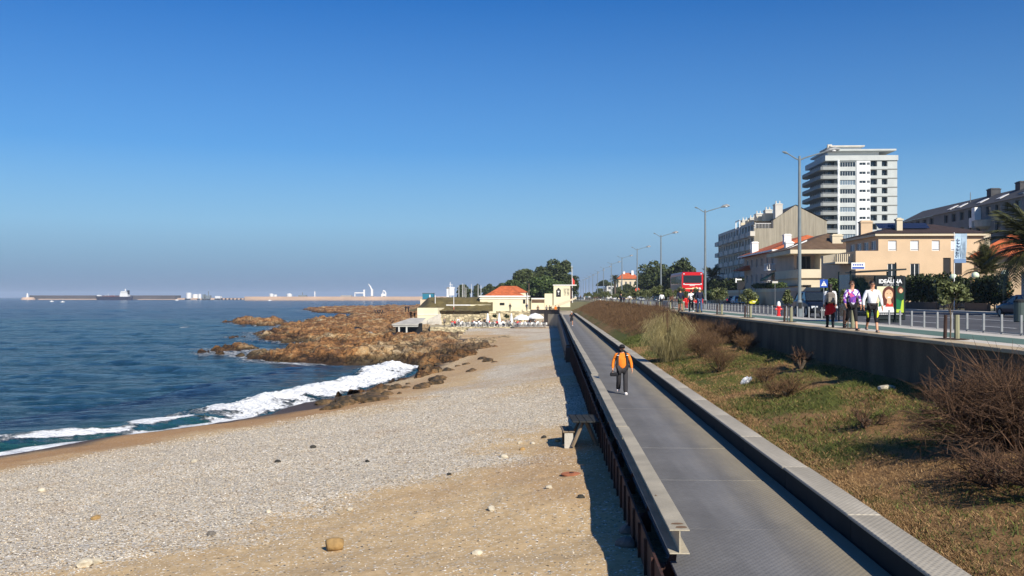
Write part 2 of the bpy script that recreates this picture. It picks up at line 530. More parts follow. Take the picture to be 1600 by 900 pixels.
def rock_mat():
    n = NT('ochre_shore_rock')
    mp = n.mapping((1, .45, 1.6), (0, 0, .35))
    a = n.noise(.16, 7, mp); b = n.noise(1.1, 6, mp, .65); c = n.noise(6, 5)
    col = n.ramp(n.math('ADD', n.math('MULTIPLY', a, .6), n.math('MULTIPLY', b, .4)),
        [(.34, hexc(62,48,34)), (.42, hexc(130,92,56)), (.49, hexc(168,120,72)), (.56, hexc(182,148,102)), (.66, hexc(198,178,142))])
    col = n.mix(n.math('MULTIPLY', n.step(c, .5, .68), .6), col, hexc(72,60,46))
    px = n.n('SeparateXYZ'); n.l(n.tc.outputs['Object'], px.inputs[0])
    low = n.math('SUBTRACT', 1.0, n.step(n.math('ADD', px.outputs[2], n.math('MULTIPLY', n.math('SUBTRACT', b, .5), 1.3)), .15, .95))
    col = n.mix(n.math('MULTIPLY', low, .85), col, n.mix(n.step(a, .4, .6), hexc(34,27,19), hexc(42,38,22)))
    col = n.mix(n.math('MULTIPLY', n.attr('weed'), n.math('ADD', .55, n.math('MULTIPLY', n.step(b, .4, .6), .4))), col, n.mix(n.step(a, .45, .55), hexc(28,29,21), hexc(52,44,32)))
    col = n.mix(n.attr('pale'), col, n.mix(b, hexc(168,142,106), hexc(206,186,150)))
    n.base(col); n.set(Roughness=.9, Specular_IOR_Level=.25)
    v = n.n('TexVoronoi'); v.feature = 'DISTANCE_TO_EDGE'; v.inputs['Scale'].default_value = .55
    dn = n.n('TexNoise'); dn.inputs['Scale'].default_value = 1.2; dn.inputs['Detail'].default_value = 5; n.l(mp, dn.inputs['Vector'])
    vs_ = n.n('VectorMath', operation='SCALE'); n.l(dn.outputs['Color'], vs_.inputs[0]); vs_.inputs['Scale'].default_value = 2.6
    va = n.n('VectorMath', operation='ADD'); n.l(mp, va.inputs[0]); n.l(vs_.outputs[0], va.inputs[1]); n.l(va.outputs[0], v.inputs['Vector'])
    crack = n.math('SUBTRACT', 1.0, n.step(v.outputs['Distance'], .0, .07))
    n.base(n.mix(n.math('MULTIPLY', n.math('MULTIPLY', crack, n.step(a, .42, .6)), .45), col, hexc(44,34,24)))
    n.bump(n.math('SUBTRACT', n.math('ADD', n.math('MULTIPLY', b, 1.0), n.math('MULTIPLY', c, .4)), crack), .9, .4)
    return n.m
M['rock'] = rock_mat()

def slope_mat():
    n = NT('dry_lawn')
    a = n.noise(.55, 5); b = n.noise(3.0, 5); c = n.noise(34, 5, None, .7)
    dry = n.ramp(c, [(.3, hexc(92,68,42)), (.5, hexc(136,104,68)), (.72, hexc(176,144,104))])
    dirt = n.ramp(c, [(.3, hexc(84,60,40)), (.7, hexc(138,106,74))])
    grn = n.ramp(c, [(.3, hexc(58,66,26)), (.7, hexc(108,110,54))])
    col = n.mix(n.step(n.math('ADD', a, n.attr('green')), .47, .66), dry, grn)
    col = n.mix(n.step(n.math('ADD', n.math('MULTIPLY', b, .5), n.attr('dirt')), .5, .8), col, dirt)
    n.base(col); n.set(Roughness=.95, Specular_IOR_Level=.15)
    n.bump(n.math('ADD', c, b), .8, .05)
    return n.m
M['slope'] = slope_mat()

def sea_mat():
    n = NT('sea_water')
    foam = n.attr('foam'); teal = n.attr('teal')
    f1 = n.noise(1.5, 8, n.mapping((1, .8, 1), (0,0,.3)), .68)
    f2 = n.noise(6.5, 5)
    ff = n.math('ADD', foam, n.math('MULTIPLY', n.math('SUBTRACT', n.math('ADD', n.math('MULTIPLY', f1, .7), n.math('MULTIPLY', f2, .3)), .5), 1.5))
    k = n.math('MULTIPLY', n.step(ff, .42, .66), n.step(foam, .03, .15))
    deep = n.mix(teal, (.002,.018,.062), (.010,.075,.080))
    n.base(n.mix(k, deep, (.82,.84,.84)))
    n.l(n.math('ADD', .1, n.math('MULTIPLY', k, .7)), n.b.inputs['Roughness'])
    n.set(IOR=1.33, Specular_IOR_Level=.26)
    w1 = n.noise(.55, 4, n.mapping((1, 2.2, 1), (0,0,.5)), .6)
    w2 = n.noise(2.6, 4, n.mapping((1, 1.8, 1), (0,0,.3)), .6)
    w3 = n.noise(.11, 3, n.mapping((1, 2.6, 1), (0,0,.6)), .5)
    h = n.math('ADD', n.math('ADD', n.math('MULTIPLY', w1, 1.0), n.math('MULTIPLY', w2, .3)), n.math('MULTIPLY', w3, 2.4))
    h = n.math('ADD', n.math('MULTIPLY', h, n.math('SUBTRACT', 1.0, n.math('MULTIPLY', k, .8))), n.math('MULTIPLY', n.math('ADD', f1, f2), n.math('MULTIPLY', k, .12)))
    n.bump(h, 1.0, 1.5)
    return n.m
M['sea'] = sea_mat()

# ---- beach
X, Y = polar(9, 230, 420, -58, 14, 460)
Z, S, T = beach_h(X, Y)
D = -X*ST+Y*CT; Lt = X*CT+Y*ST
# sand lies near the wall and near the camera, shingle towards the sea
bnd = px_poly([(-200,900),(150,868),(240,838),(420,800),(560,762),(700,735),(840,690),(860,652),(1000,640)], 2.3)
bx = np.interp(Y, bnd[:,1], bnd[:,0])
shing = sstep(-3.5, 2.5, bx-X + (fbm(X*.22, Y*.2, 5)-.5)*9 + (fbm(X*1.2+9, Y*1.2, 3)-.5)*3)
far = sstep(36, 48, Y)
shing = np.clip(shing*(1-far) + far*(.7+(fbm(X*.14+40, Y*.1, 4)-.5)*2.6), 0, 1)
shing *= sstep(7.0, 11.5, S+(fbm(X*.5, Y*.5, 3)-.5)*4)
tR = sstep(np.interp(420, [p[0] for p in SHORE_PX], SHT), np.interp(540, [p[0] for p in SHORE_PX], SHT), T)
wet = 1-sstep(3.6, 5.6, S+2.0*tR+(fbm(X*.4+7, Y*.4, 3)-.5)*1.6)
rust = sstep(3.6, 5.2, S)*(1-sstep(6.4, 10.0, S+(fbm(X*.3-7, Y*.3, 3)-.5)*4))
rust = rust*(1-.55*tR)
rust = np.maximum(rust, sstep(.58, .7, fbm(X*.16+11, Y*.09-3, 4))*.45*sstep(8, 16, S))
# cut what lies under the walkway and out in the sea
keep = (X < 3.2) & (S > -9)
F = grid_faces(*X.shape); kf = keep.ravel()[F].all(1)
V = np.stack([X, Y, Z], -1).reshape(-1, 3)
link('beach', np_mesh('beach', V, F[kf], M['beach'], True, dict(shingle=shing.ravel(), wet=wet.ravel(), rust=rust.ravel())))
COL.objects['beach']['kind'] = 'structure'

# ---- rocky shore
X, Y = polar(62, 700, 640, -30, 6, 620)
Z = rock_h(X, Y)
pale = np.maximum(sstep(-24, -8, X)*sstep(104, 140, Y), .85*sstep(-42, -22, X)*sstep(165, 210, Y)*(1-sstep(300, 380, Y)))*sstep(.3, .6, fbm(X*.16+8, Y*.07, 4)+.08)*.95
weed = np.maximum(sstep(-3, 1, poly_sd(ROCKS[5], X, Y)), sstep(-3, 2, poly_sd(ROCKS[6], X, Y)))*.9
keep = (Z > -1.6) & (X < 5)
F = grid_faces(*X.shape); kf = keep.ravel()[F].all(1)
V = np.stack([X, Y, Z], -1).reshape(-1, 3)
tag(link('rocky_shore', np_mesh('rocky_shore', V, F[kf], M['rock'], True, dict(pale=pale.ravel(), weed=weed.ravel()))), kind='structure')

# ---- sea
def swell(X, Y):
    d = np.hypot(X, Y)
    z = (fbm(X*.05+Y*.03, Y*.16-X*.05, 3)-.5)*.8*(1-sstep(700, 2500, d)) + (fbm(X*.35, Y*.5, 3)-.5)*.3*(1-sstep(150, 500, d))
    return z
ra = polar(22, 620, 420, -80, 8, 430); rb = polar(628, 14000, 70, -80, 8, 430)
X = np.concatenate([ra[0], rb[0]]); Y = np.concatenate([ra[1], rb[1]])
Ssea, Tsea = shore_sd(X, Y)
off = -Ssea
near = Y < 125
Z = swell(X, Y)*sstep(0, 12, np.where(near, off, 50)) - .45*(1-sstep(9, 15, off))*near
hr = rock_h(X, Y)
foam = sstep(-1.4, -.35, hr)*(Y < 560)*(.42+.22*fbm(X*.08, Y*.05, 3))
Pf = at(470, 484.5, 512)
foam = np.maximum(foam, .62*np.exp(-(((X-Pf.x)/16)**2+((Y-Pf.y)/14)**2)))
for qx, qy, sx, sy in ((93,491.5,3,5),(53,493,2,3),(288,512,1.5,3),(330,546,5,3.5),(455,569,7,2.5),(620,562,6,7),(650,570,5,9)):
    q = gat(qx, qy, 0)
    foam = np.maximum(foam, .66*np.exp(-(((X-q.x)/sx)**2+((Y-q.y)/sy)**2)))
teal = np.clip((1-sstep(0, 16, off))*near, 0, 1)*.8
teal = np.maximum(teal, sstep(-1.6, -.9, hr)*(Y < 300)*.35)
keep = (Ssea < 1.0) | (Y > 140)
keep &= ~((X > 40) & (Y < 3000))
F = grid_faces(*X.shape); kf = keep.ravel()[F].all(1)
V = np.stack([X, Y, Z], -1).reshape(-1, 3)
tag(link('sea', np_mesh('sea', V, F[kf], M['sea'], True, dict(foam=foam.ravel(), teal=teal.ravel()))), kind='structure')

# ---- surf: the breaking strip along the waterline, finer than the open sea
def surf():
    t0, t1 = np.interp([-300, 668], [p[0] for p in SHORE_PX], SHT)
    nt_, ns = 900, 120
    tt = np.linspace(t0, t1, nt_)
    sx = np.interp(tt, SHT, SHORE[:,0]); sy = np.interp(tt, SHT, SHORE[:,1])
    k = 41; ker = np.hanning(k+2)[1:-1]; ker /= ker.sum()
    smo = lambda q: np.convolve(np.pad(q, k//2, mode='edge'), ker, 'valid')
    sx, sy = smo(sx), smo(sy)
    dx, dy = np.gradient(sx), np.gradient(sy); L = np.hypot(dx, dy)
    nx, ny = -dy/L, dx/L                      # towards the sea
    ss = -1.6 + 17*(np.linspace(0, 1, ns)**1.25)
    TT, SS = np.meshgrid(tt, ss, indexing='ij')
    wob = (fbm(TT*.16, TT*0+3, 4)-.5)*3.2
    X = sx[:,None]+nx[:,None]*SS; Y = sy[:,None]+ny[:,None]*SS
    pxs = np.interp(tt, SHT, [p[0] for p in SHORE_PX])[:,None]
    right = sstep(385, 440, pxs)              # the big broken wave by the rocks
    # swash edge and second line of the small wave on the left
    e1 = np.exp(-((SS-1.15-wob*.28)/.8)**2)
    e2pos = 4.6+wob*.9+1.2*np.sin(TT*.21)
    e2 = np.exp(-((SS-e2pos)/.55)**2)
    mid = sstep(.22, .52, fbm(TT*.35, SS*.5, 4)-.1)*sstep(.2, 1.5, SS)*(1-sstep(5.2, 7.2, SS-wob*.6))
    fl = np.clip(.9*e1+.72*e2*(.35+.9*fbm(TT*.25+9, SS*0+1, 3))+.54*mid, 0, .98)
    pk = 3.2+wob*.8
    fr = np.clip((.42+.85*fbm(TT*.3, SS*.35, 4))*np.exp(-((SS-pk)/1.45)**2)+.5*np.exp(-((SS-.9)/1.2)**2)+.32*mid, 0, 1)
    foam = fl*(1-right)+fr*right
    rise = (1-right)*(.34*np.exp(-((SS-4.3-wob*.8)/1.5)**2)+.1*e1) + right*(.42*np.exp(-((SS-pk-.3)/1.3)**2))
    lump = ((ridged(X*.9, Y*.6, 5)-.6)*(.1+right*.32)+(fbm(X*4, Y*3, 3)-.5)*(.06+right*.3))*np.clip(foam, 0, 1)
    Z = .06 + rise + lump + (fbm(X*.5, Y*.5, 3)-.5)*.12*sstep(1, 5, SS)
    Z = Z*sstep(-1.5, .8, SS) + .02
    Z = Z*(1-sstep(11, 15.4, SS)) + swell(X, Y)*sstep(6, 14, SS) - .16*sstep(13.5, 15.4, SS)
    teal = np.clip(1-sstep(2, 13, SS), 0, 1)*(.95-.3*right)
    V = np.stack([X, Y, Z], -1).reshape(-1, 3)
    me = np_mesh('breaking_wave', V, grid_faces(nt_, ns)[:, ::-1], M['sea'], True, dict(foam=foam.ravel(), teal=teal.ravel()))
    tag(link('breaking_wave', me), kind='structure')
surf()

# ---- bank between walkway and promenade
PROM_Z = 5.84
WX = 10.05
BASE_Z = ([-20, 15, 22, 31, 47, 62, 80, 100, 300], [4.65, 4.62, 4.6, 4.57, 4.55, 4.9, 5.3, 5.7, 5.78])
def bank_h(X, Y):
    u = np.clip((X-4.6)/(WX-4.6), 0, 1)
    zb = np.interp(Y, *BASE_Z)
    z0 = 3.62+.1*sstep(20, 60, Y)
    h = z0+(zb-z0)*(u**.85)
    return h + (fbm(X*.5, Y*.5, 4)-.5)*.42*np.sin(PI*np.clip(u, .04, .96)) + (fbm(X*2.5, Y*2.5, 3)-.5)*.09
yy = 6*(230/6.0)**np.linspace(0, 1, 430); xx = np.linspace(4.45, WX+.25, 70)
Y, X = np.meshgrid(yy, xx, indexing='ij')
Z = bank_h(X, Y)
pxx = 863+1500*X/Y
green = -.05+.3*np.exp(-(((X-5.7)/1.0)**2))*sstep(30, 36, Y)*(1-sstep(70, 90, Y)) + .12*sstep(7, 20, Y) - .5*np.exp(-(((Y-13)/5)**2+((X-8)/2.4)**2))
dirt = .28*sstep(7.4, 9.4, X)*sstep(18, 26, Y) + .32*sstep(62, 80, Y)
tag(link('grass_bank', np_mesh('grass_bank', np.stack([X, Y, Z], -1).reshape(-1, 3), grid_faces(*X.shape), M['slope'], True,
    dict(green=green.ravel(), dirt=dirt.ravel()))), kind='structure')

# ---- promenade, bike lane, road, far pavement
M['paving'] = mat('pale_paving', hexc(196,188,174), .85, .08, .9, .1, 30, fine=.08)
M['bikelane'] = mat('green_bike_lane', hexc(88,112,100), .85, .1, .8, .1, 40, fine=.1)
M['asphalt'] = mat('road_asphalt', (.075,.075,.078), .9, .2, .35, .2, 50, fine=.2)
M['line'] = mat('road_paint', (.62,.62,.6), .7, .15, 3)
M['kerb'] = mat('kerb_stone', (.42,.4,.37), .85, .12, 2)
Y0, Y1 = -8, 900
def sheet(name, x0, x1, z0, z1, m, y0=Y0, y1=Y1):
    b = MB()
    ys = [y0]+[y for y in range(-5, int(y1), 25) if y > y0]+[y1]
    for a, c in zip(ys[:-1], ys[1:]):
        pass
    b.box(x0, x1, y0, y1, z0, z1)
    return tag(b.build(name, m), kind='structure')
sheet('pavement', 10.72, 14.02, 4.9, PROM_Z, M['paving'])
sheet('bike_lane', 11.45, 12.95, PROM_Z-.1, PROM_Z+.004, M['bikelane'])
sheet('kerb', 14.02, 14.24, 5.2, PROM_Z+.01, M['kerb'])
RD = 5.72
sheet('road', 14.24, 33.0, 5.2, RD, M['asphalt'], Y0, 1500)
b = MB(); b.box(24.3, 24.48, Y0, 900, RD-.02, RD+.004)
y = 0
while y < 500:
    b.box(18.8, 18.94, y, y+3, RD-.02, RD+.004); b.box(28.8, 28.94, y, y+3, RD-.02, RD+.004); y += 8
tag(b.build('road_marking', M['line']), kind='structure')
sheet('far_kerb', 33.0, 33.25, 5.2, RD+.14, M['kerb'])
sheet('far_pavement', 33.25, 36.4, 5.2, RD+.135, M['paving'])
b = MB()
b.add([(36.4,-60,5.83),(4000,-60,5.83),(4000,9000,5.83),(36.4,9000,5.83)], [(0,1,2,3)])
b.add([(36.4,900,5.8),(36.4,9000,5.8),(-25,9000,5.8),(-25,900,5.8)], [(3,0,1,2)][:1])
M['ground'] = mat('rough_ground', (.11,.105,.06), .95, .3, .05)
tag(b.build('ground', M['ground']), kind='structure')
b = MB()   # park beyond the kiosk
b.box(-24, 10.7, 246, 899.9, 1.0, 5.80)
tag(b.build('park_ground', M['ground']), kind='structure')
b = MB(); b.box(10.3, 10.72, Y0, 900, 5.0, PROM_Z-.095)
tag(b.build('pavement_edge', M['concrete']), kind='structure')
# ================================================================ walkway
def plate_mat(name, c, rel=.5):
    """steel tread plate: fine raised ribs, grime, salt marks"""
    n = NT(name)
    mp = n.mapping((1, 1, 1), (0, 0, .62))
    w = n.n('TexWave'); w.wave_type = 'BANDS'; w.inputs['Scale'].default_value = 4.2
    w.inputs['Distortion'].default_value = .0
    n.l(mp, w.inputs['Vector'])
    mp2 = n.mapping((1, 1, 1), (0, 0, -.62))
    w2 = n.n('TexWave'); w2.inputs['Scale'].default_value = 4.2; n.l(mp2, w2.inputs['Vector'])
    rib = n.math('MULTIPLY', w.outputs['Fac'], w2.outputs['Fac'])
    g = n.noise(.9, 6, n.mapping((1.4, .35, 1))); f = n.noise(11, 5)
    col = n.ramp(n.math('ADD', n.math('MULTIPLY', g, .7), n.math('MULTIPLY', f, .3)),
                 [(.32, tuple(q*.72 for q in c)), (.55, c), (.72, tuple(min(1, q*1.3) for q in c))])
    col = n.mix(n.math('MULTIPLY', rib, .16 if rel else .5), col, tuple(q*.4 for q in c))
    st = n.noise(.5, 4, n.mapping((2.2, .12, 1)))
    col = n.mix(n.math('MULTIPLY', n.step(st, .5, .68), .3), col, tuple(min(1, q*1.5) for q in c))
    # sand blown against the inland edge
    px = n.n('SeparateXYZ'); n.l(n.tc.outputs['Object'], px.inputs[0])
    e = n.step(n.math('ADD', px.outputs[0], n.math('MULTIPLY', n.math('SUBTRACT', g, .5), 1.2)), 2.95, 4.2)
    col = n.mix(n.math('MULTIPLY', e, .5 if rel else 0.0), col, hexc(164,150,118))
    n.base(col); n.set(Roughness=.85, Specular_IOR_Level=.18)
    n.bump(n.math('ADD', rib, n.math('MULTIPLY', f, .4)), .35, .01)
    return n.m
M['plate'] = plate_mat('tread_plate_grey', hexc(110,109,108))
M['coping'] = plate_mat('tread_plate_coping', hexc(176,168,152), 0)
M['beam'] = mat('beam_putty_paint', hexc(168,158,136), .6, .16, 1.4, .1, 20, fine=.12)
def rust_mat():
    n = NT('rusting_side_panel')
    a = n.noise(1.3, 6, n.mapping((1, 1.5, .25))); b = n.noise(9, 5)
    n.base(n.ramp(n.math('ADD', n.math('MULTIPLY', a, .7), n.math('MULTIPLY', b, .3)),
        [(.35, hexc(40,34,34)), (.5, hexc(66,46,40)), (.62, hexc(92,54,38)), (.75, hexc(122,92,74))]))
    n.set(Roughness=.8, Specular_IOR_Level=.3); n.bump(b, .3, .02)
    return n.m
M['rust'] = rust_mat()
DECK = 3.5
wk = empty('walkway', (0, 0, 0), 0, 'long grey tread plate walkway running along the beach', 'walkway', None, 'structure')
gb = empty('guard_beam', (0, 0, 0), 0, 'low putty coloured steel beam rail along the seaward edge of walkway', 'rail')
pw = empty('parapet', (0, 0, 0), 0, 'low grey parapet with plated coping between walkway and grass', 'parapet')
PITCH = 3.9
def place(mesh, name, parent, y, dx=0, dz=0, rz=0):
    o = link(name, mesh, parent, (dx, y, dz)); o.rotation_euler = (0, 0, rz); return o
L_ = PITCH-.025
dk = MB().cbox(1.56, 4.26, 0, L_, DECK-.05, DECK, .008).mesh('deck_plate', M['plate'])
cp = MB().cbox(4.25, 4.73, .0, L_, DECK+.31, DECK+.36, .012).mesh('coping_slab', M['coping'])
sp_ = MB(); sp_.xprism([(0, DECK-1.5), (L_, DECK-1.5), (L_, DECK+.07), (0, DECK+.07)], 1.34, 1.375)
for q in range(4): sp_.box(1.30, 1.34, q*.975+.06, q*.975+.12, DECK-1.5, DECK+.06)
sp_ = sp_.mesh('side_panel', M['rust'])
fc = MB().box(4.30, 4.52, 0, L_, DECK-.2, DECK+.308).mesh('parapet_face', M['darksteel'])  # near-black colour puts the shade on this inner face into the material
y = -1.0 - PITCH; k = 0
while y < 190:
    wob = random.uniform(-.006, .006)
    place(dk, 'deck_plate', wk, y, 0, random.uniform(-.004, .004))
    if y > 10.5: place(sp_, 'side_panel', wk, y, 0, 0)
    place(cp, 'coping_slab', pw, y-.55, wob, random.uniform(-.004, .004), random.uniform(-.0012, .0012))
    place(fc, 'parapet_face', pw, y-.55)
    y += PITCH
# the beam: an I section cut off square at its near end
def beam_mesh(L):
    b = MB(); z = 4.0
    b.cbox(1.51, 1.77, 0, L, z-.018, z, .004)
    b.box(1.635, 1.650, 0.004, L, z-.30, z-.019)
    b.cbox(1.51, 1.77, 0, L, z-.318, z-.30, .004)
    return b
yb = 12.45
for i, L in enumerate([9.9, 15, 15, 15, 15, 15, 15, 15, 15, 15, 15, 15, 4]):
    o = beam_mesh(L-.03).build('beam_segment', M['beam'], gb, (random.uniform(-.03, .03) if i else 0, yb, random.uniform(-.02, .02) if i else 0))
    if i == 0:
        b = MB()
        for (x0, x1, y0, y1) in ((1.565,1.735,.30,.37),(1.60,1.755,.10,.19),(1.54,1.58,2.1,2.2)): b.add([(x0,y0,4.003),((x0+x1)/2,y0-.02,4.003),(x1,y0+.01,4.003),(x1-.02,y1,4.003),((x0+x1)/2,y1+.015,4.003),(x0+.02,y1-.01,4.003)], [(0,1,2,3,4,5)])
        b.build('rust_stain', mat('faint_rust_stain', hexc(118,92,66), .8, .2, 9), o)
    b = MB()
    for q in np.arange(.35 if i == 0 else 1.2, L, 3.0):
        b.add([(1.40,q,3.2),(1.60,q,3.2),(1.66,q,3.68),(1.60,q,3.68),(1.40,q+.02,3.2),(1.60,q+.02,3.2),(1.66,q+.02,3.68),(1.60,q+.02,3.68)],
              [(0,1,2,3),(7,6,5,4),(0,4,5,1),(1,5,6,2),(2,6,7,3),(3,7,4,0)])
        b.box(1.40, 1.62, q+.02, q+.3, 3.15, 3.4)
    b.build('bracket', M['rust'], o)
    yb += L
# curve at the far end and the landing in front of the kiosk
cx, cy, rr = -4.1, 194.4, 5.6
cur = MB(); top = MB(); dkc = MB()
N_ = 14
for i in range(N_):
    a0, a1 = PI/2*i/N_, PI/2*(i+1)/N_
    p = lambda a, r, z: (cx+r*math.cos(a), cy+r*math.sin(a), z)
    for (r0, r1, z0, z1, mb) in ((rr-.12, rr, .6, 4.25, cur), (rr-.16, rr+.14, 4.25, 4.36, top)):
        vs = [p(a0,r0,z0),p(a0,r1,z0),p(a1,r1,z0),p(a1,r0,z0),p(a0,r0,z1),p(a0,r1,z1),p(a1,r1,z1),p(a1,r0,z1)]
        mb.add(vs, [(0,3,2,1),(4,5,6,7),(0,1,5,4),(1,2,6,5),(2,3,7,6),(3,0,4,7)])
cur.box(-4.6, -4.1, 199.88, 200, .6, 4.25); top.box(-4.6, -4.1, 199.84, 200.14, 4.25, 4.36)
cur.box(1.38, 1.5, 188, 194.4, .6, 3.9)
cv = empty('curved_wall', (0,0,0), 0, 'dark curved sea wall where the walkway bends towards the cafe', 'wall')
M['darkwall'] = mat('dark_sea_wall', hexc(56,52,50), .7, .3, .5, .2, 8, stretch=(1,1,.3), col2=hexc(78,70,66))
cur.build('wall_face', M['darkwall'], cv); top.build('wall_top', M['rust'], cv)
# concrete base under the walkway
b = MB(); b.box(1.9, 4.4, -8, 196, -1, 3.2)
tag(b.build('walkway_footing', M['concrete']), kind='structure')
b = MB(); b.prism([(1.52,190),(4.8,190),(10.28,226),(10.28,260),(-30,260),(-30,219),(-24,215),(-4.6,206),(-4.2,200),(-1.2,199.2),(.6,197)], -.5, 3.48)
M['plaza'] = mat('plaza_paving', hexc(172,160,138), .9, .1, .5, fine=.1)
tag(b.build('plaza', M['plaza']), kind='structure')
# sea wall below the walkway that steps out at the far end, with a drain
sw = empty('sea_wall', (0,0,0), 0, 'dark concrete sea wall under the far walkway with a round drain hole', 'wall')
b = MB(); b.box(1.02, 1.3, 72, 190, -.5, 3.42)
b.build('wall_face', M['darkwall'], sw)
b = MB(); b.cyl((1.03, 74.0, 2.5), (.93, 74.0, 2.5), .36, .36, 14); b.build('drain', M['black'], sw)
b = MB(); b.box(.98, 1.3, 70.5, 72.0, .9, 3.3); b.build('buttress', M['darkwall'], sw)

# retaining wall of the promenade
rw = empty('retaining_wall', (0,0,0), 0, 'dark retaining wall under the promenade with tan capping', 'wall')
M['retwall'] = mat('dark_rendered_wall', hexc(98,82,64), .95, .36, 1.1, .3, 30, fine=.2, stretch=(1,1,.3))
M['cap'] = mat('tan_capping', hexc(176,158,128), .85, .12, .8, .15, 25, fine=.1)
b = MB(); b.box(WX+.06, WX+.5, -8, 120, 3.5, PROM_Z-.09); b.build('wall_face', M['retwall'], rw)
cs = MB().cbox(WX, 10.69, 0, 2.98, PROM_Z-.085, PROM_Z+.012, .012).mesh('capping_stone', M['cap'])
y = -8
while y < 260:
    place(cs, 'capping_stone', rw, y, random.uniform(-.004,.004)); y += 3.0
b = MB(); b.box(WX+.03, 10.69, 262.1, 900, PROM_Z-.3, PROM_Z+.01); b.build('far_capping', M['cap'], rw)
# ================================================================ buildings
M['peach'] = mat('peach_render', hexc(204,177,144), .85, .06, .5, .1, 30)
M['cream'] = mat('cream_render', hexc(208,194,166), .85, .06, .5, .1, 30)
M['yellow'] = mat('pale_yellow_render', hexc(222,212,180), .85, .06, .4, .1, 30)
M['greyrender'] = mat('grey_render', hexc(204,198,184), .85, .1, .5)
M['pinkgrey'] = mat('pinkish_render', hexc(190,168,148), .85, .08, .5)
M['towergrey'] = mat('tower_grey_panel', hexc(186,190,186), .8, .06, .4)
M['towerwhite'] = mat('tower_white_panel', hexc(226,227,225), .7, .05, .4)
M['orangetile'] = mat('orange_roof_tile', hexc(186,98,56), .85, .2, 1.2, .5, 14, fine=.2)
M['browntile'] = mat('brown_roof_tile', hexc(96,76,58), .9, .2, 1.2, .5, 14, fine=.2)
M['darktile'] = mat('dark_roof_tile', hexc(58,44,40), .9, .2, 1.2, .5, 14, fine=.2)
M['slate'] = mat('slate_roof', hexc(70,70,72), .8, .15, 1.0)
M['shutter'] = mat('white_shutter', (.7,.72,.74), .6, .05, 6)
M['fadedgreen'] = mat('green_awning', hexc(26,70,58), .7, .1)
M['solar'] = mat('solar_panel_blue', (.015,.022,.05), .15, .1, spec=.8)
M['ribbed'] = mat('ribbed_gable_panel', hexc(150,143,126), .9, .16, 1.0, .4, 3, stretch=(2.5,2.5,.12), fine=.12)
def stone_mat(name, c, sc=1.6):
    n = NT(name)
    v = n.n('TexVoronoi'); v.inputs['Scale'].default_value = sc; n.l(n.mapping((1,1,1.5)), v.inputs['Vector'])
    sp = n.n('SeparateColor'); n.l(v.outputs['Color'], sp.inputs[0])
    col = n.ramp(sp.outputs[0], [(0, tuple(q*.6 for q in c)), (.5, c), (1, tuple(min(1,q*1.35) for q in c))])
    n.base(n.mix(n.step(v.outputs['Distance'], .45, .8), col, tuple(q*.45 for q in c)))
    n.set(Roughness=.9); n.bump(n.math('SUBTRACT', 1.0, v.outputs['Distance']), .8, .15); return n.m
M['rubble'] = stone_mat('rubble_stone_wall', hexc(186,172,138))

FACE = {'S': ((1,0,0), (0,-1,0), 0.0), 'W': ((0,-1,0), (-1,0,0), -PI/2), 'N': ((-1,0,0), (0,1,0), PI), 'E': ((0,1,0), (1,0,0), PI/2)}
def wall(mb, p0, face, w, h, ops, depth=.18, back=True):
    """wall with real openings; p0 = bottom left corner seen from outside"""
    u, n, _ = FACE[face]; u = Vector(u); n = Vector(n); p0 = Vector(p0); Z = Vector((0,0,1))
    P = lambda x, z, d=0: p0 + u*x + Z*z - n*d
    xs = sorted({0, w} | {o[0] for o in ops} | {o[1] for o in ops}); zs = sorted({0, h} | {o[2] for o in ops} | {o[3] for o in ops})
    for i in range(len(xs)-1):
        for j in range(len(zs)-1):
            cx_, cz_ = (xs[i]+xs[i+1])/2, (zs[j]+zs[j+1])/2
            if any(o[0] < cx_ < o[1] and o[2] < cz_ < o[3] for o in ops): continue
            mb.quad(P(xs[i],zs[j]), P(xs[i+1],zs[j]), P(xs[i+1],zs[j+1]), P(xs[i],zs[j+1]))
    for (a, b, c, d) in ops:
        mb.quad(P(a,c), P(b,c), P(b,c,depth), P(a,c,depth)); mb.quad(P(a,d,depth), P(b,d,depth), P(b,d), P(a,d))
        mb.quad(P(a,c), P(a,c,depth), P(a,d,depth), P(a,d)); mb.quad(P(b,c,depth), P(b,c), P(b,d), P(b,d,depth))
_win = {}
def windows(parent, p0, face, ops, depth=.18, frame='white', pane='glass', bars=1, name='window', shutter=0.0):
    u, n, rz = FACE[face]; u = Vector(u); n = Vector(n); p0 = Vector(p0)
    for (a, b, c, d) in ops:
        w, h = round(b-a, 3), round(d-c, 3)
        key = (w, h, frame, pane, bars, shutter)
        if key not in _win:
            f = MB(); t = .07
            f.box(0, w, -.03, .03, 0, t); f.box(0, w, -.03, .03, h-t, h); f.box(0, t, -.03, .03, t, h-t); f.box(w-t, w, -.03, .03, t, h-t)
            for k in range(1, bars+1): f.box(w*k/(bars+1)-t/2, w*k/(bars+1)+t/2, -.03, .03, t, h-t)
            g = MB(); g.mi = 0
            z1 = h-t-(h-2*t)*shutter
            if z1 > t+.01: g.quad((t,.012,t),(w-t,.012,t),(w-t,.012,z1),(t,.012,z1))
            if shutter: g.mi = 1; g.box(t, w-t, 0.005, .025, z1, h-t)
            _win[key] = (f.mesh(name, M[frame]), g.mesh('pane', [M[pane], M['shutter']]))
        fm, gm_ = _win[key]
        o = link(name, fm, parent, p0+u*a+Vector((0,0,c))-n*(depth-.04)); o.rotation_euler = (0,0,rz)
        link('pane', gm_, o)
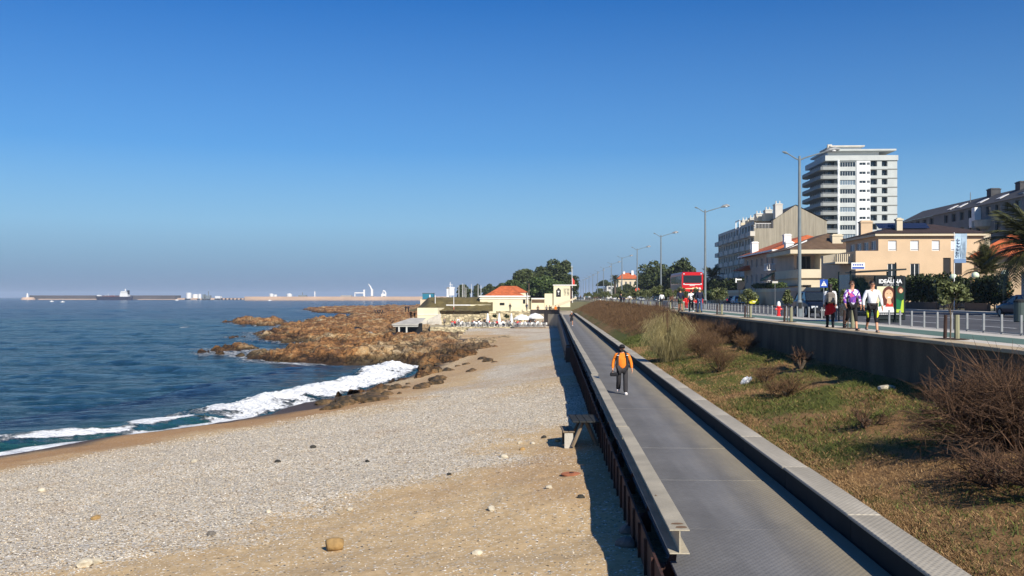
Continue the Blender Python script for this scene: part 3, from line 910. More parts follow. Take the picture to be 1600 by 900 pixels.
def hip(mb, x0, x1, y0, y1, z0, z1, rx0, rx1, ry0, ry1, th=.15):
    A = [(x0,y0,z0),(x1,y0,z0),(x1,y1,z0),(x0,y1,z0)]
    if ry0 == ry1:
        r0, r1 = (rx0,ry0,z1), (rx1,ry0,z1)
        mb.add(A+[r0,r1], [(0,1,5,4),(1,2,5),(2,3,4,5),(3,0,4)])
    elif rx0 == rx1:
        r0, r1 = (rx0,ry0,z1), (rx0,ry1,z1)
        mb.add(A+[r0,r1], [(0,1,4),(1,2,5,4),(2,3,5),(3,0,4,5)])
    mb.box(x0, x1, y0, y1, z0-th, z0-.004)
def chimney(parent, x, y, z0, z1, w, d, m='cream', pots=False):
    b = MB(); b.box(x-w/2, x+w/2, y-d/2, y+d/2, z0, z1-.25); b.box(x-w/2-.08, x+w/2+.08, y-d/2-.08, y+d/2+.08, z1-.3, z1-.12); b.box(x-w/2+.1, x+w/2-.1, y-d/2+.1, y+d/2-.1, z1-.12, z1)
    if pots:
        for k in (-.25, .25): b.cyl((x+k*w, y, z1), (x+k*w, y, z1+.6), .16, .12, 7)
    return b.build('chimney', M[m], parent)
def loc(px, d): p = at(px, 464, d); return p.x, p.y

# ---- tower block ---------------------------------------------------
tx, ty = loc(1311, 310)
tw = empty('tower_block', (tx, ty, 5.9), 0, 'tall grey and white apartment tower with stacked rounded balconies', 'tower')
FH, NF, TB = 2.91, 15, 1.6
ops1, ops2, opsB, opsC = [], [], [], []
for k in range(NF):
    z = TB+k*FH
    ops1.append((.35, 5.2, z+.75, z+2.35)); ops2.append((.9, 2.9, z+1.25, z+2.1)); ops2.append((3.3, 4.2, z+1.25, z+2.1))
    opsB.append((10.0, 12.1, z+.85, z+2.75)); opsB.append((13.6, 15.4, z+.85, z+2.75))
H = TB+NF*FH
b = MB(); wall(b, (0,0,0), 'S', 5.5, H, ops1, .3); wall(b, (9.9,0,0), 'S', 8.6, H, [(a-9.9, c-9.9, d, e) for a,c,d,e in opsB], 1.3)
b.quad((18.5,0,0),(18.5,24,0),(18.5,24,H),(18.5,0,H)); b.quad((-3,24,0),(-3,3,0),(-3,3,H),(-3,24,H)); b.quad((18.5,24,0),(-3,24,0),(-3,24,H),(18.5,24,H)); b.quad((-3,24,H),(-3,0,H),(18.5,0,H),(18.5,24,H))
b.quad((-3,3,0),(0,3,0),(0,3,H),(-3,3,H)); b.quad((0,3,0),(0,0,0),(0,0,H),(0,3,H))
b.build('wall', M['towergrey'], tw)
b = MB(); wall(b, (5.5,-.25,0), 'S', 4.4, H-.2, ops2, .3); b.quad((5.5,0,0),(5.5,-.25,0),(5.5,-.25,H-.2),(5.5,0,H-.2)); b.quad((9.9,-.25,0),(9.9,0,0),(9.9,0,H-.2),(9.9,-.25,H-.2)); b.quad((5.5,-.25,H-.2),(9.9,-.25,H-.2),(9.9,0,H-.2),(5.5,0,H-.2))
b.build('white_bay', M['towerwhite'], tw)
for k in range(NF):
    windows(tw, (0,0,0), 'S', [ops1[k]], .3, 'towerwhite', 'glass' if k % 3 else 'blueglass', 5)
windows(tw, (5.5,-.25,0), 'S', ops2, .3, 'white', 'glass', 1)
windows(tw, (0,0,0), 'S', opsB, 1.3, 'greysteel', 'glass', 1, 'balcony_door')
b = MB()
for k in range(NF+1): z = TB+k*FH-.25; b.box(15.5, 18.56, -.06, 0, z, z+.35); b.box(10.0, 15.5, -.04, 0, z-.02, z+.25)
b.build('floor_band', mat('tower_band', hexc(120,122,118), .8, .05), tw)
b = MB()
for k in range(NF): z = TB+k*FH; b.cyl((-.35,-.3,z-.1), (-.35,-.3,z+1.3), .5, .22, 8); b.cyl((-.35,-.3,z+1.3), (-.35,-.3,z+2.85), .22, .45, 8)
b.build('column', M['towerwhite'], tw)
prof = [(-.7,-.5),(-5.2,-.5),(-5.9,-.1),(-6.2,.8),(-6.2,20),(-6.0,22.5),(-5.4,24.6),(-4.4,26),(-3,26.6),(-2.95,3),(-.7,3)]
bal = MB(); bal.prism(prof[::-1], -.2, .85)
bal = bal.mesh('balcony', mat('balcony_grey', hexc(150,153,150), .8, .06, .4))
glz = MB(); glz.quad((-2.98,24,-.0),(-2.98,3,0),(-2.98,3,2.9),(-2.98,24,2.9)); 
for q in np.arange(3.5, 24, 2.2): glz.box(-3.05, -2.99, q, q+.25, 0, 2.7)
glz.quad((-2.9,2.98,0),(-.7,2.98,0),(-.7,2.98,2.7),(-2.9,2.98,2.7))
for q in (-2.4,-1.7): glz.box(q, q+.12, 2.9, 2.97, 0, 2.7)
glz = glz.mesh('balcony_glazing', M['glass'])
rail = MB()
for q in np.arange(-5.4, -.8, .35): rail.box(q, q+.05, -.48, -.42, .85, 1.15)
rail.box(-5.6, -.8, -.5, -.4, 1.13, 1.2); rail = rail.mesh('balcony_rail', M['steel'])
for k in range(NF):
    o = link('balcony', bal, tw, (0,0,TB+k*FH)); link('balcony_rail', rail, o); link('balcony_glazing', glz, o, (0,0,.5 if False else 0.03))
b = MB(); b.box(-4.5, 18.7, -.4, 24.3, H-.15, H+1.5); b.build('roof_parapet', M['towergrey'], tw)
b = MB(); b.box(-2.5, 14, 4, 20, H+1.5, H+3.2); b.build('penthouse', M['towerwhite'], tw)
b = MB(); b.box(-3.3, 18.6, 1.0, 22, H+3.2, H+3.75); b.build('roof_slab', M['towergrey'], tw)
b = MB(); b.box(-1, 8.5, 5, 16, H+3.75, H+5.0); b.build('lift_house', M['towerwhite'], tw)
b = MB(); b.box(-1.6, 9.5, 4, 17, H+5.0, H+5.4); b.box(-2.2, -.8, 5, 6, H+3.75, H+5.9); b.build('top_slab', M['greyrender'], tw)

# ---- apartment row with the ribbed gable --------------------------
ax, ay = loc(1178, 200)
ap = empty('apartment_row', (ax, ay, 5.9), 0, 'grey apartment row with blank ribbed gable end and rooftop chimneys', 'apartments')
ops = []
for k in range(6):
    for q in range(13): ops.append((1.0+q*3.25, 3.1+q*3.25, .8+k*2.75, 2.5+k*2.75))
b = MB(); wall(b, (0,43,0), 'W', 43, 16.9, ops, .5); b.quad((0,43,16.9),(0,0,16.9),(15,0,16.9),(15,43,16.9)); b.quad((15,43,0),(0,43,0),(0,43,16.9),(15,43,16.9))
b.build('wall', M['greyrender'], ap)
windows(ap, (0,43,0), 'W', ops, .5, 'shutter', 'glass', 1)
b = MB()
for k in range(1, 6):
    for q in range(0, 13, 2): b.box(-1.0, -.003, 43-(q*3.25+5.2), 43-(q*3.25+.6), k*2.75+.0, k*2.75+1.0)
b.build('balcony_front', M['greyrender'], ap)
gz = lambda y: 22.0
b = MB()
P = [(0.02,-.02,0),(15,-.02,0),(15,-.02,16.8),(8.6,-.02,20.2),(4.0,-.02,17.1),(4.0,-.02,15.4),(.02,-.02,15.4)]
b.add(P, [tuple(range(7))]); b.build('gable_wall', M['ribbed'], ap)
b = MB(); b.quad((3.7,-.2,17.0),(8.6,-.2,20.3),(8.6,43,20.3),(3.7,43,17.0)); b.quad((8.6,-.2,20.3),(15.2,-.2,16.9),(15.2,43,16.9),(8.6,43,20.3)); b.box(3.6,4.2,0,43,15,17.0)
b.build('roof', M['slate'], ap)
b = MB()
for q in (4, 12, 22, 30): b.box(3.2, 6.2, q, q+3.2, 17.0, 18.9)
b.build('dormer', M['cream'], ap)
for q, hh in ((1.2, 20.6), (10.5, 20.2), (20, 20.2), (27, 19.8), (36, 20.0)): chimney(ap, 5.2, q, 16.5, hh, 1.5, 2.2, 'offwhite', True)
b = MB()
for q in (.3, 5, 10): b.box(.2, .4, q, q+.08, 15.4, 16.6)
b.box(.2, .3, .1, 3.9, 16.4, 16.5); b.box(.2, 3.9, .1, .2, 16.4, 16.5)
for q in np.arange(.3, 3.9, .3): b.box(q, q+.05, .1, .16, 15.4, 16.4)
for q in (14, 18.5): b.box(-.3, -.1, q, q+.2, 15.2, 18.2)
b.box(-.3, -.1, 14, 18.7, 18.1, 18.3)
b.build('roof_railing', M['white'], ap)

# ---- orange roofed house -------------------------------------------
hx, hy = loc(1215, 162)
oh = empty('orange_roof_house', (hx, hy, 5.85), 0, 'three storey pinkish house with orange hipped roof and green awning', 'house')
opW = [(2+q*4.3, 3.5+q*4.3, .9+k*2.9, 2.5+k*2.9) for q in range(6) for k in range(3)]
opS = [(.5, 1.6, 1+k*2.9, 2.6+k*2.9) for k in range(0)]
b = MB(); wall(b, (0,28,0), 'W', 28, 9.0, opW, .2); b.build('wall', M['pinkgrey'], oh)
b = MB(); wall(b, (0,0,0), 'S', 13, 9.0, [], .2); b.quad((13,0,0),(13,28,0),(13,28,9),(13,0,9)); b.build('south_wall', M['cream'], oh)
windows(oh, (0,28,0), 'W', opW, .2, 'white', 'glass', 1)
b = MB(); hip(b, -1.2, 14, -1.2, 29, 9.1, 12.0, 6.5, 6.5, 6, 22, .25); b.build('roof', M['orangetile'], oh)
b = MB(); b.box(-1.25,-1.2,-1.2,29,8.85,9.12); b.box(-1.2,14,-1.26,-1.2,8.85,9.12); b.build('eave_board', M['white'], oh)
for k in (2.9, 5.8):
    b = MB(); b.box(-1.3, -.01, 1.5, 4.6, k-.12, k+.05)
    for q in np.arange(1.5, 4.7, .3): b.box(-1.3, -1.26, q, q+.04, k+.05, k+1.0)
    for q in np.arange(-1.3, 0, .26): b.box(q, q+.04, 1.5, 1.54, k+.05, k+1.0)
    b.box(-1.33,-1.23,1.45,4.65,1.0+k,1.07+k); b.box(-1.33,0,1.46,1.54,1.0+k,1.07+k)
    b.build('balcony', M['white'], oh)
b = MB(); b.add([(-.02,.6,5.3),(-.02,4.6,5.3),(-1.9,4.8,4.2),(-1.9,.4,4.2),(-1.9,.4,3.9),(-1.9,4.8,3.9)], [(0,1,2,3),(3,2,5,4)]); b.build('awning', M['fadedgreen'], oh)
chimney(oh, 2.1, 2.2, 9.3, 11.9, 1.2, 1.2, 'white'); chimney(oh, .3, 20, 9.3, 11.6, 1.2, 1.6, 'white')
b = MB(); b.add([(-2.2,22,6.3),(0,22,6.3),(0,30,6.3),(-2.2,30,6.3),(0,23,7.3),(0,29,7.3)], [(0,1,4),(3,0,4,5),(2,3,5),(0,3,2,1)]); b.build('porch_roof', M['orangetile'], oh)

# ---- brown roofed house ---------------------------------------------
hx, hy = loc(1250, 139)
bh = empty('brown_roof_house', (hx, hy, 5.85), 0, 'cream modern house with brown tiled roof and deep balconies', 'house')
b = MB(); wall(b, (0,0,0), 'S', 8, 4.2, [(0.4,1.6,.3,2.9)], 1.8); b.quad((0,14,0),(0,0,0),(0,0,4.2),(0,14,4.2)); b.build('lower_wall', M['cream'], bh)
b = MB(); b.box(-.35, 1.4, -.35, 14, 2.7, 2.85); b.build('recess_shade_strip', M['black'], bh)  # black slab, the shade of the ground floor recess put in as colour
b = MB(); b.box(-.4, 5.4, -.4, 14, 3.9, 5.15); b.build('balcony_front', M['cream'], bh)
b = MB(); wall(b, (2.9,0,5.15), 'S', 5, 2.2, [(.35,.8,.9,1.4)], .15); b.quad((2.9,14,5.15),(2.9,0,5.15),(2.9,0,7.4),(2.9,14,7.4)); b.build('upper_wall', M['cream'], bh)
b = MB(); b.quad((-.1,3.0,5.15),(2.9,3.0,5.15),(2.9,3.0,7.4),(-.1,3.0,7.4)); b.quad((-.1,14,5.15),(-.1,3,5.15),(-.1,3,7.4),(-.1,14,7.4)); b.build('balcony_back', M['pinkgrey'], bh)
windows(bh, (2.9,0,5.15), 'S', [(.35,.8,.9,1.4)], .15, 'white', 'glass', 0)
windows(bh, (0,3.0,5.15), 'S', [(.3,2.3,.05,2.0)], .0, 'greysteel', 'glass', 2)
windows(bh, (0,0,0), 'S', [(.4,1.6,.3,2.9)], 1.8, 'greysteel', 'glass', 1)
b = MB(); b.box(.7, 8.5, -.9, .2, 7.4, 8.0); b.box(-1.6, .7, -.9, 14.5, 7.4, 7.98); b.build('eave', M['cream'], bh)
b = MB(); hip(b, -1.7, 11, -.95, 15, 8.05, 10.6, 5.0, 5.0, 4, 10, .05); b.build('roof', M['browntile'], bh)
chimney(bh, 5.6, 1.4, 7.8, 10.3, 1.5, 1.3, 'cream'); chimney(bh, .6, 9, 8, 9.7, 1.2, 1.2, 'white')
b = MB(); b.add([(-1.5,3,8.1),(1.8,3,9.6),(1.8,3.25,9.6),(-1.5,3.25,8.1),(-1.5,3,7.9),(1.8,3,9.4),(1.8,3.25,9.4),(-1.5,3.25,7.9)], [(0,1,2,3),(7,6,5,4),(0,4,5,1),(1,5,6,2),(2,6,7,3),(3,7,4,0)]); b.build('verge', M['white'], bh)
# its garden wall and hedge top
gw = empty('garden_wall', (0,0,5.85), 0, 'long cream garden wall with rounded corner in front of the houses', 'wall')
b = MB(); c = MB()
pts = [loc(1290,118), loc(1250,120), loc(1228,126), loc(1214,138)]
for i in range(16): pts.append((loc(1214,138)[0]-.1, 140+i*4.0))
for (x0,y0),(x1,y1) in zip(pts[:-1], pts[1:]):
    dx, dy = x1-x0, y1-y0; L = math.hypot(dx,dy); nx, ny = dy/L*.15, -dx/L*.15
    for mb, z0, z1, k in ((b, 0, 1.9, 1), (c, 1.9, 2.35, 1.35)):
        vs = [(x0-nx*k,y0-ny*k,z0),(x1-nx*k,y1-ny*k,z0),(x1+nx*k,y1+ny*k,z0),(x0+nx*k,y0+ny*k,z0),(x0-nx*k,y0-ny*k,z1),(x1-nx*k,y1-ny*k,z1),(x1+nx*k,y1+ny*k,z1),(x0+nx*k,y0+ny*k,z1)]
        mb.add(vs, [(0,3,2,1),(4,5,6,7),(0,1,5,4),(1,2,6,5),(2,3,7,6),(3,0,4,7)])
b.build('wall_face', M['peach'], gw); c.build('wall_coping', M['cream'], gw)

# ---- peach house ------------------------------------------------------
hx, hy = loc(1337, 109)
ph = empty('peach_house', (hx, hy, 5.85), 0, 'big peach house with dark roof, white shuttered windows and roof terrace', 'house')
X_ = lambda px: (px-1337)/1500*109
Zp = lambda py: 7+(464-py)*109/1500-5.85
opsU = [(X_(a), X_(b_), Zp(392), Zp(376)) for a, b_ in ((1387,1400),(1421,1434),(1454,1466),(1483,1495))]
opsD = [(X_(a), X_(b_), Zp(433), Zp(412)) for a, b_ in ((1386,1400),(1421,1435))]
porch = [(X_(1471), X_(1483), Zp(430), Zp(403)), (X_(1487), X_(1500), Zp(430), Zp(406))]
x1 = X_(1372); xe = X_(1537); ze = Zp(369); zt = Zp(392)
b = MB()
wall(b, (0,0,0), 'S', x1, zt, [], .2)
wall(b, (x1,0,0), 'S', xe-x1, ze, [(a-x1, c-x1, d, e) for a,c,d,e in opsU+opsD+porch], .16)
wall(b, (x1,12,zt-.1), 'W', 12, ze-zt+.1, [(1.5+q*2.6, 3.3+q*2.6, .3, 1.35) for q in range(4)], .16)
wall(b, (0,14,0), 'W', 14, zt, [(6.5,13.4,.6,3.1)], 2.5)
b.quad((0,12,zt-1.0),(0,0.3,zt-1.0),(x1,.3,zt-1.0),(x1,12,zt-1.0)); b.quad((xe,0,0),(xe,12,0),(xe,12,ze),(xe,0,ze))
b.build('wall', M['peach'], ph)
windows(ph, (0,0,0), 'S', opsU, .16, 'white', 'glass', 0, shutter=.92)
windows(ph, (0,0,0), 'S', opsD, .16, 'white', 'glass', 1, 'french_window')
windows(ph, (0,0,0), 'S', porch, .16, 'wood', 'black', 0, 'door')
windows(ph, (x1,12,zt-.1), 'W', [(1.5+q*2.6, 3.3+q*2.6, .3, 1.35) for q in range(4)], .16, 'white', 'blueglass', 1)
b = MB(); b.box(-2.0,-.02, 1, 6, zt-1.4, zt-1.2)
for q in np.arange(1, 6, .22): b.box(-2.0, -1.95, q, q+.1, zt-1.2, zt-.3)
for q in np.arange(-2, 0, .22): b.box(q, q+.1, 1, 1.05, zt-1.2, zt-.3)
b.build('terrace_railing', M['cream'], ph)
b = MB(); b.box(x1-.5, xe+.3, -.45, 12.4, ze, ze+.28); b.build('eave', M['cream'], ph)
b = MB(); hip(b, x1-.6, xe+.4, -.55, 12.5, ze+.32, ze+1.75, x1+4.6, xe-3.5, 6, 6, .03); b.build('roof', M['darktile'], ph)
b = MB(); b.obox((x1+3.6,2.6,ze+1.35), 5.8, 1.4, .06, rmat(.5)); b.box(x1+.4, x1+7.5, 1.6, 1.7, ze+.7, ze+.8); b.build('solar_panel', M['solar'], ph)
chimney(ph, 4.3, 10, ze+.2, 10.6, 1.4, 1.0, 'peach'); chimney(ph, X_(1411), 1.6, ze+.3, Zp(339), .65, .65, 'cream')

# ---- row of flats on the right -----------------------------------------
rf = empty('apartment_terrace', (70, 138, 5.9), 0, 'dark shaded terrace of flats with sloping roofs and skylights on the right', 'apartments')
rf.scale = (1, 1, .95)
opW = [(1.4+q*3.3, 3.2+q*3.3, 1+k*2.8, 2.5+k*2.8) for q in range(17) for k in range(6) if (q+k) % 5]
b = MB(); wall(b, (0,58,0), 'W', 58, 16.9, opW, .3); b.quad((0,0,0),(9,0,0),(9,0,16.9),(0,0,16.9))
b.build('wall', mat('grey_green_render', hexc(122,124,122), .85, .1, .4), rf)
windows(rf, (0,58,0), 'W', opW, .3, 'greysteel', 'glass', 1)
b = MB(); b.quad((-.3,-.3,16.85),(4.3,-.3,19.3),(4.3,58,19.3),(-.3,58,16.85)); b.quad((4.3,-.3,19.3),(9.2,-.3,16.9),(9.2,58,16.9),(4.3,58,19.3)); b.add([(0,0,16.9),(9,0,16.9),(4.3,0,19.2)], [(0,1,2)])
b.build('roof', M['slate'], rf)
for q in (7, 10.5, 18, 25, 33, 37): 
    b = MB(); b.obox((1.6,q,17.98), 1.6, 1.5, .1, rmat(0,-.489,0)); b.build('skylight', M['blueglass'] if q < 15 else M['white'], rf)
for q, hh, m in ((3, 20.9, 'offwhite'), (9.5, 20.7, 'offwhite'), (17, 20.4, 'slate'), (27, 20.4, 'slate')): chimney(rf, 4.3, q, 18.4, hh, 1.6, 1.6, m)
for q, k in ((6.5, 12.6), (20, 13.2), (21, 9.9)):
    MB().lathe([(.6,-.5),(1.4,-.1),(1.6,1.0)], (-.3,q,k), 14).build('round_balcony', M['paleconc'], rf)
b = MB(); b.box(-1.0,-.01,22,23.2,14.3,16.6); b.box(-1.0,-.01,23.2,24.2,13.2,14.9); b.box(-1,-.01,22,23,9.6,11.6); b.box(-1,-.01,23,24.2,9.6,10.8); b.build('stair_bay', M['white'], rf)
b = MB(); b.cyl((4.3,16,19),(4.3,16,24),.05,.03,5); b.cyl((4.3,4,20),(4.3,4,22.6),.04,.03,5); b.cyl((3,33,18),(3,33,20.4),.08,.06,5); b.build('antenna', M['steel'], rf)

# ---- small orange roofed house behind the palm --------------------------
hx, hy = loc(1528, 97)
sh = empty('palm_side_house', (hx, hy, 5.85), -.36, 'peach house with orange tile roof partly hidden by the palm', 'house')
b = MB(); b.box(0, 9, 0, 8, 0, 5.3); b.build('wall', M['peach'], sh)
b = MB(); hip(b, -.7, 9.7, -.7, 8.7, 5.35, 8.2, 4.2, 5.2, 4, 4, .15); b.build('roof', M['orangetile'], sh)
chimney(sh, .9, 1.0, 5.4, 7.4, .5, .5, 'cream')
# ---- plain shaded wall at the right edge ----------------------------------
sb = empty('plain_wall_building', (36.6, 60, 5.8), 0, 'plain blue grey flat roofed building at the right edge', 'building')
b = MB(); wall(b, (0,16.6,0), 'W', 16.6, 3.0, [(13.0,14.0,0.1,2.1)], .1); b.quad((0,0,0),(5,0,0),(5,0,3),(0,0,3)); b.quad((5,16.6,0),(0,16.6,0),(0,16.6,3),(5,16.6,3)); b.quad((0,16.6,3),(0,0,3),(5,0,3),(5,16.6,3))
b.build('wall', mat('bluegrey_render', hexc(150,152,154), .8, .08, .4), sb)
windows(sb, (0,16.6,0), 'W', [(13.0,14.0,.1,2.1)], .1, 'greysteel', 'black', 0, 'door')
b = MB(); b.box(-.1,5.1,-.1,16.7,3.0,3.12); b.build('roof_edge', M['wood'], sb)

# ---- villa down the road ----------------------------------------------
vx, vy = loc(966, 520)
vl = empty('distant_villa', (vx, vy, 5.9), 0, 'distant cream villa with bright orange roof beyond the palm', 'house')
op = [(1.2+q*2.4, 2.2+q*2.4, 4+k*3.4, 6+k*3.4) for q in range(4) for k in range(2)]
b = MB(); wall(b, (0,0,0), 'S', 11, 11, op, .2); wall(b, (0,12,0), 'W', 12, 11, op, .2); b.build('wall', M['cream'], vl)
windows(vl, (0,0,0), 'S', op, .2); windows(vl, (0,12,0), 'W', op, .2)
b = MB(); hip(b, -.8, 11.8, -.8, 12.8, 11.1, 14.3, 3, 8, 6, 6, .2); b.build('roof', M['orangetile'], vl)
chimney(vl, 8, 4, 11.5, 15.5, 1.2, 1.2, 'white'); chimney(vl, 3.5, 5, 12, 15.0, 1, 1, 'white')
vx, vy = loc(948, 620)
v2 = empty('distant_block', (vx, vy, 5.9), 0, 'small pale flat roofed block left of the orange roofed villa', 'building')
b = MB(); b.box(0, 9, 0, 9, 0, 9); b.build('wall', M['offwhite'], v2)
b = MB(); b.box(-.3, 9.3, -.3, 9.3, 9, 9.4); b.build('roof_slab', M['greyrender'], v2)
windows(v2, (0,0,0), 'S', [(1+q*2.6, 2.6+q*2.6, 3+k*3, 4.8+k*3) for q in range(3) for k in range(2)], -.05)

# ================================================================ cafe, kiosk, terrace
def P2(px, d, ref): p = at(px, 464, d); return p.x-ref[0], p.y-ref[1]
cxy = loc(750, 215)
cf = empty('cafe_building', (cxy[0], cxy[1], 4.0), 0, 'low pale yellow beach cafe with orange hipped roof', 'cafe')
W = (825-750)/1500*215
opd = [(W-1.15,W-.6,1.5,2.4)]; opw = [(4.4,5.5,1.1,1.7)]
b = MB(); wall(b, (0,0,0), 'S', W, 3.2, opw+opd, .2); b.quad((0,12,0),(0,0,0),(0,0,3.2),(0,12,3.2)); b.quad((W,0,0),(W,12,0),(W,12,3.2),(W,0,3.2)); b.quad((0,0,3.2),(W,0,3.2),(W,12,3.2),(0,12,3.2)); b.build('wall', M['yellow'], cf)
windows(cf, (0,0,0), 'S', opw, .2, 'darksteel', 'black', 0); windows(cf, (0,0,0), 'S', opd, .2, 'darksteel', 'black', 0, 'door')
b = MB(); b.box(-.15, W+.15, -.15, 12.1, 2.55, 2.7); b.box(-.25, W+.25, -.25, 12.2, 3.0, 3.3); b.build('cornice', M['white'], cf)
b = MB(); hip(b, .9, W-1.0, .6, 11.4, 3.32, 5.45, 4.7, 5.4, 5.5, 5.5, .05); b.build('roof', M['orangetile'], cf)
b = MB(); hip(b, 1.9, W-.5, 9, 17, 4.2, 5.6, 4, W-3, 13, 13, .1); b.build('rear_roof', M['orangetile'], cf)
b = MB(); b.box(2.2, W-.8, 9.3, 16.7, 3.0, 4.1); b.build('rear_wall', M['yellow'], cf)
b = MB(); b.add([(-4.6,.4,1.45),(-.02,.4,1.45),(-.02,5,2.4),(-2.2,5,2.4)], [(0,1,2,3)]); b.box(-4.6,-.02,.35,.42,1.3,1.46); b.build('side_roof', M['orangetile'], cf)
b = MB(); b.cyl((W-.1,-.5,.8),(W-.1,-.5,3.9),.07,.07,6); b.build('down_pipe', M['white'], cf)
# yellow terrace walls to the left
yw = empty('yellow_terrace_wall', (cxy[0], cxy[1], 0), 0, 'stepped pale yellow walls running left from the cafe', 'wall')
def band(mb, px0, px1, d0, d1, y0, y1, th=.5):
    """upright wall between two picture columns, y0/y1 = top/bottom rows"""
    a = at(px0, y0, d0); b_ = at(px1, y0, d1); za, zb = at(px0, y1, d0).z, at(px1, y1, d1).z
    o = Vector((cxy[0], cxy[1], 0))
    vs = []
    for off in (0, th):
        for (p, z0) in ((a, za), (b_, zb)):
            vs.append((p.x-o.x, p.y-o.y+off, z0)); vs.append((p.x-o.x, p.y-o.y+off, p.z))
    mb.add(vs, [(0,2,3,1),(4,5,7,6),(1,3,7,5),(0,4,6,2),(0,1,5,4),(2,6,7,3)])
b = MB()
band(b, 652, 684, 205, 205, 481, 503); band(b, 684, 698, 205, 212, 481, 500)
band(b, 698, 735, 212, 212.4, 484, 500); band(b, 735, 775, 212.4, 212.8, 476, 492); band(b, 775, 832, 212.8, 213, 483.5, 490)
b.build('wall_face', M['yellow'], yw)
b = MB(); band(b, 652, 685, 204.9, 204.9, 491, 491.8, .1); band(b, 697, 735, 211.8, 212.2, 476, 477.4, .8); b.build('wall_coping', M['white'], yw)
b = MB(); band(b, 698, 735, 213.5, 214, 476.4, 484, .3); b.build('parapet_panel', mat('olive_panel', hexc(126,116,66), .8), yw)
# stone terrace
st = empty('stone_terrace', (cxy[0], cxy[1], 0), 0, 'beige rubble stone terrace wall behind the cafe tables', 'wall')
b = MB(); band(b, 689, 750, 202.5, 203, 491, 512, .6); band(b, 750, 775, 203, 203.5, 489.5, 512, .6); band(b, 775, 833, 203.5, 204, 486, 512, .6); b.build('wall_face', M['rubble'], st)
b = MB(); p = [at(x, 500, d) for x, d in ((668,201),(689,202.4),(689,203.2),(668,202))]
b.add([(q.x-cxy[0], q.y-cxy[1], z) for q, z in zip(p, (1.6,1.6,1.6,1.6))]+[(q.x-cxy[0], q.y-cxy[1], z) for q, z in zip(p, (2.3,3.5,3.5,2.3))], [(0,3,2,1),(4,5,6,7),(0,1,5,4),(1,2,6,5),(2,3,7,6),(3,0,4,7)])
band(b, 652, 690, 200.5, 202.3, 500.5, 512, .4); b.build('ramp_wall', M['paleconc'], st)
b = MB(); pl = [at(x, 464, d) for x, d in ((672,187),(740,186.4),(806,186),(833,190),(833,204),(672,204))]
b.prism([(q.x-cxy[0], q.y-cxy[1]) for q in pl], -1, 1.18); b.build('terrace_floor', M['rubble'], st)
TERR = 1.18
# wooden deck under the parasols
wd = empty('cafe_deck', (0,0,0), 0, 'dark timber deck under the two open parasols', 'deck')
b = MB(); pl = [at(x, 464, d) for x, d in ((803,182),(853,182),(853,196),(803,196))]; b.prism([(q.x, q.y) for q in pl], .9, 1.25); b.build('deck_board', M['wood'], wd)
b = MB()
for px in range(804, 854, 6):
    q = at(px, 464, 182.2); b.box(q.x-.08, q.x+.08, q.y, q.y+.16, -.2, .95)
b.build('post', M['black'], wd)
# kiosk
kx, ky = loc(865, 228)
ks = empty('kiosk', (kx, ky, 4.6), 0, 'pale yellow kiosk wall with black crest and flat white roof', 'kiosk')
kw = (891-865)/1500*228
b = MB(); b.box(0, kw, 0, 3.0, 0, 5.1); b.build('wall', M['yellow'], ks)
b = MB(); b.box(-.15, kw+1.5, -.15, 3.2, 5.1, 5.32); b.build('roof_slab', M['white'], ks)
b = MB(); b.box(kw+.003, kw+.25, .1, .5, 1.0, 5.08); b.build('door_post', mat('dark_red_paint', hexc(70,20,26), .5), ks)
b = MB(); z0 = 2.45
b.prism([(0,0),(1,0)], 0, 0) if False else None
outl = [(.62,z0),(1.72,z0),(1.72,z0+1.62),(1.5,z0+1.72),(1.36,z0+2.0),(1.17,z0+2.12),(.98,z0+2.0),(.84,z0+1.72),(.62,z0+1.62)]
n_ = len(outl); b.add([(x,-.06,z) for x,z in outl]+[(x,-.003,z) for x,z in outl], [tuple(range(n_))]+[((i+1) % n_, i, n_+i, n_+(i+1) % n_) for i in range(n_)])
b.build('crest', M['black'], ks)
b = MB(); b.add([(.92,-.075,z0+1.4),(1.42,-.075,z0+1.4),(1.34,-.075,z0+1.1),(1.2,-.075,z0+.95),(1.2,-.075,z0+.6),(1.34,-.075,z0+.52),(1.0,-.075,z0+.52),(1.14,-.075,z0+.6),(1.14,-.075,z0+.95),(1.0,-.075,z0+1.1)], [tuple(range(9,-1,-1))])
b.build('goblet', M['white'], ks)
b = MB()
rr_ = random.Random(3)
for x in (2.45, 2.75, 3.2, 3.5):
    z = z0+1.75
    while z > z0+.35:
        h = rr_.uniform(.08,.2); b.box(x, x+rr_.uniform(.08,.2), -.03, -.003, z-h, z); z -= h+rr_.uniform(.05,.14)
b.box(2.3, 3.75, -.03, -.003, z0+1.84, z0+1.9); b.build('sign_lettering', M['black'], ks)
b = MB(); b.add([(-.4,-.1,-.3),(0,-.1,-.3),(kw+1.5,-.1,2.0),(kw+1.5,-.1,2.4),(-.4,-.1,.3)], [(0,1,2,3,4)]); b.add([(-.4,-.1,.3),(kw+1.5,-.1,2.4),(kw+1.5,.6,2.4),(-.4,.6,.3)], [(0,1,2,3)]); b.build('stair_wall', M['cream'], ks)
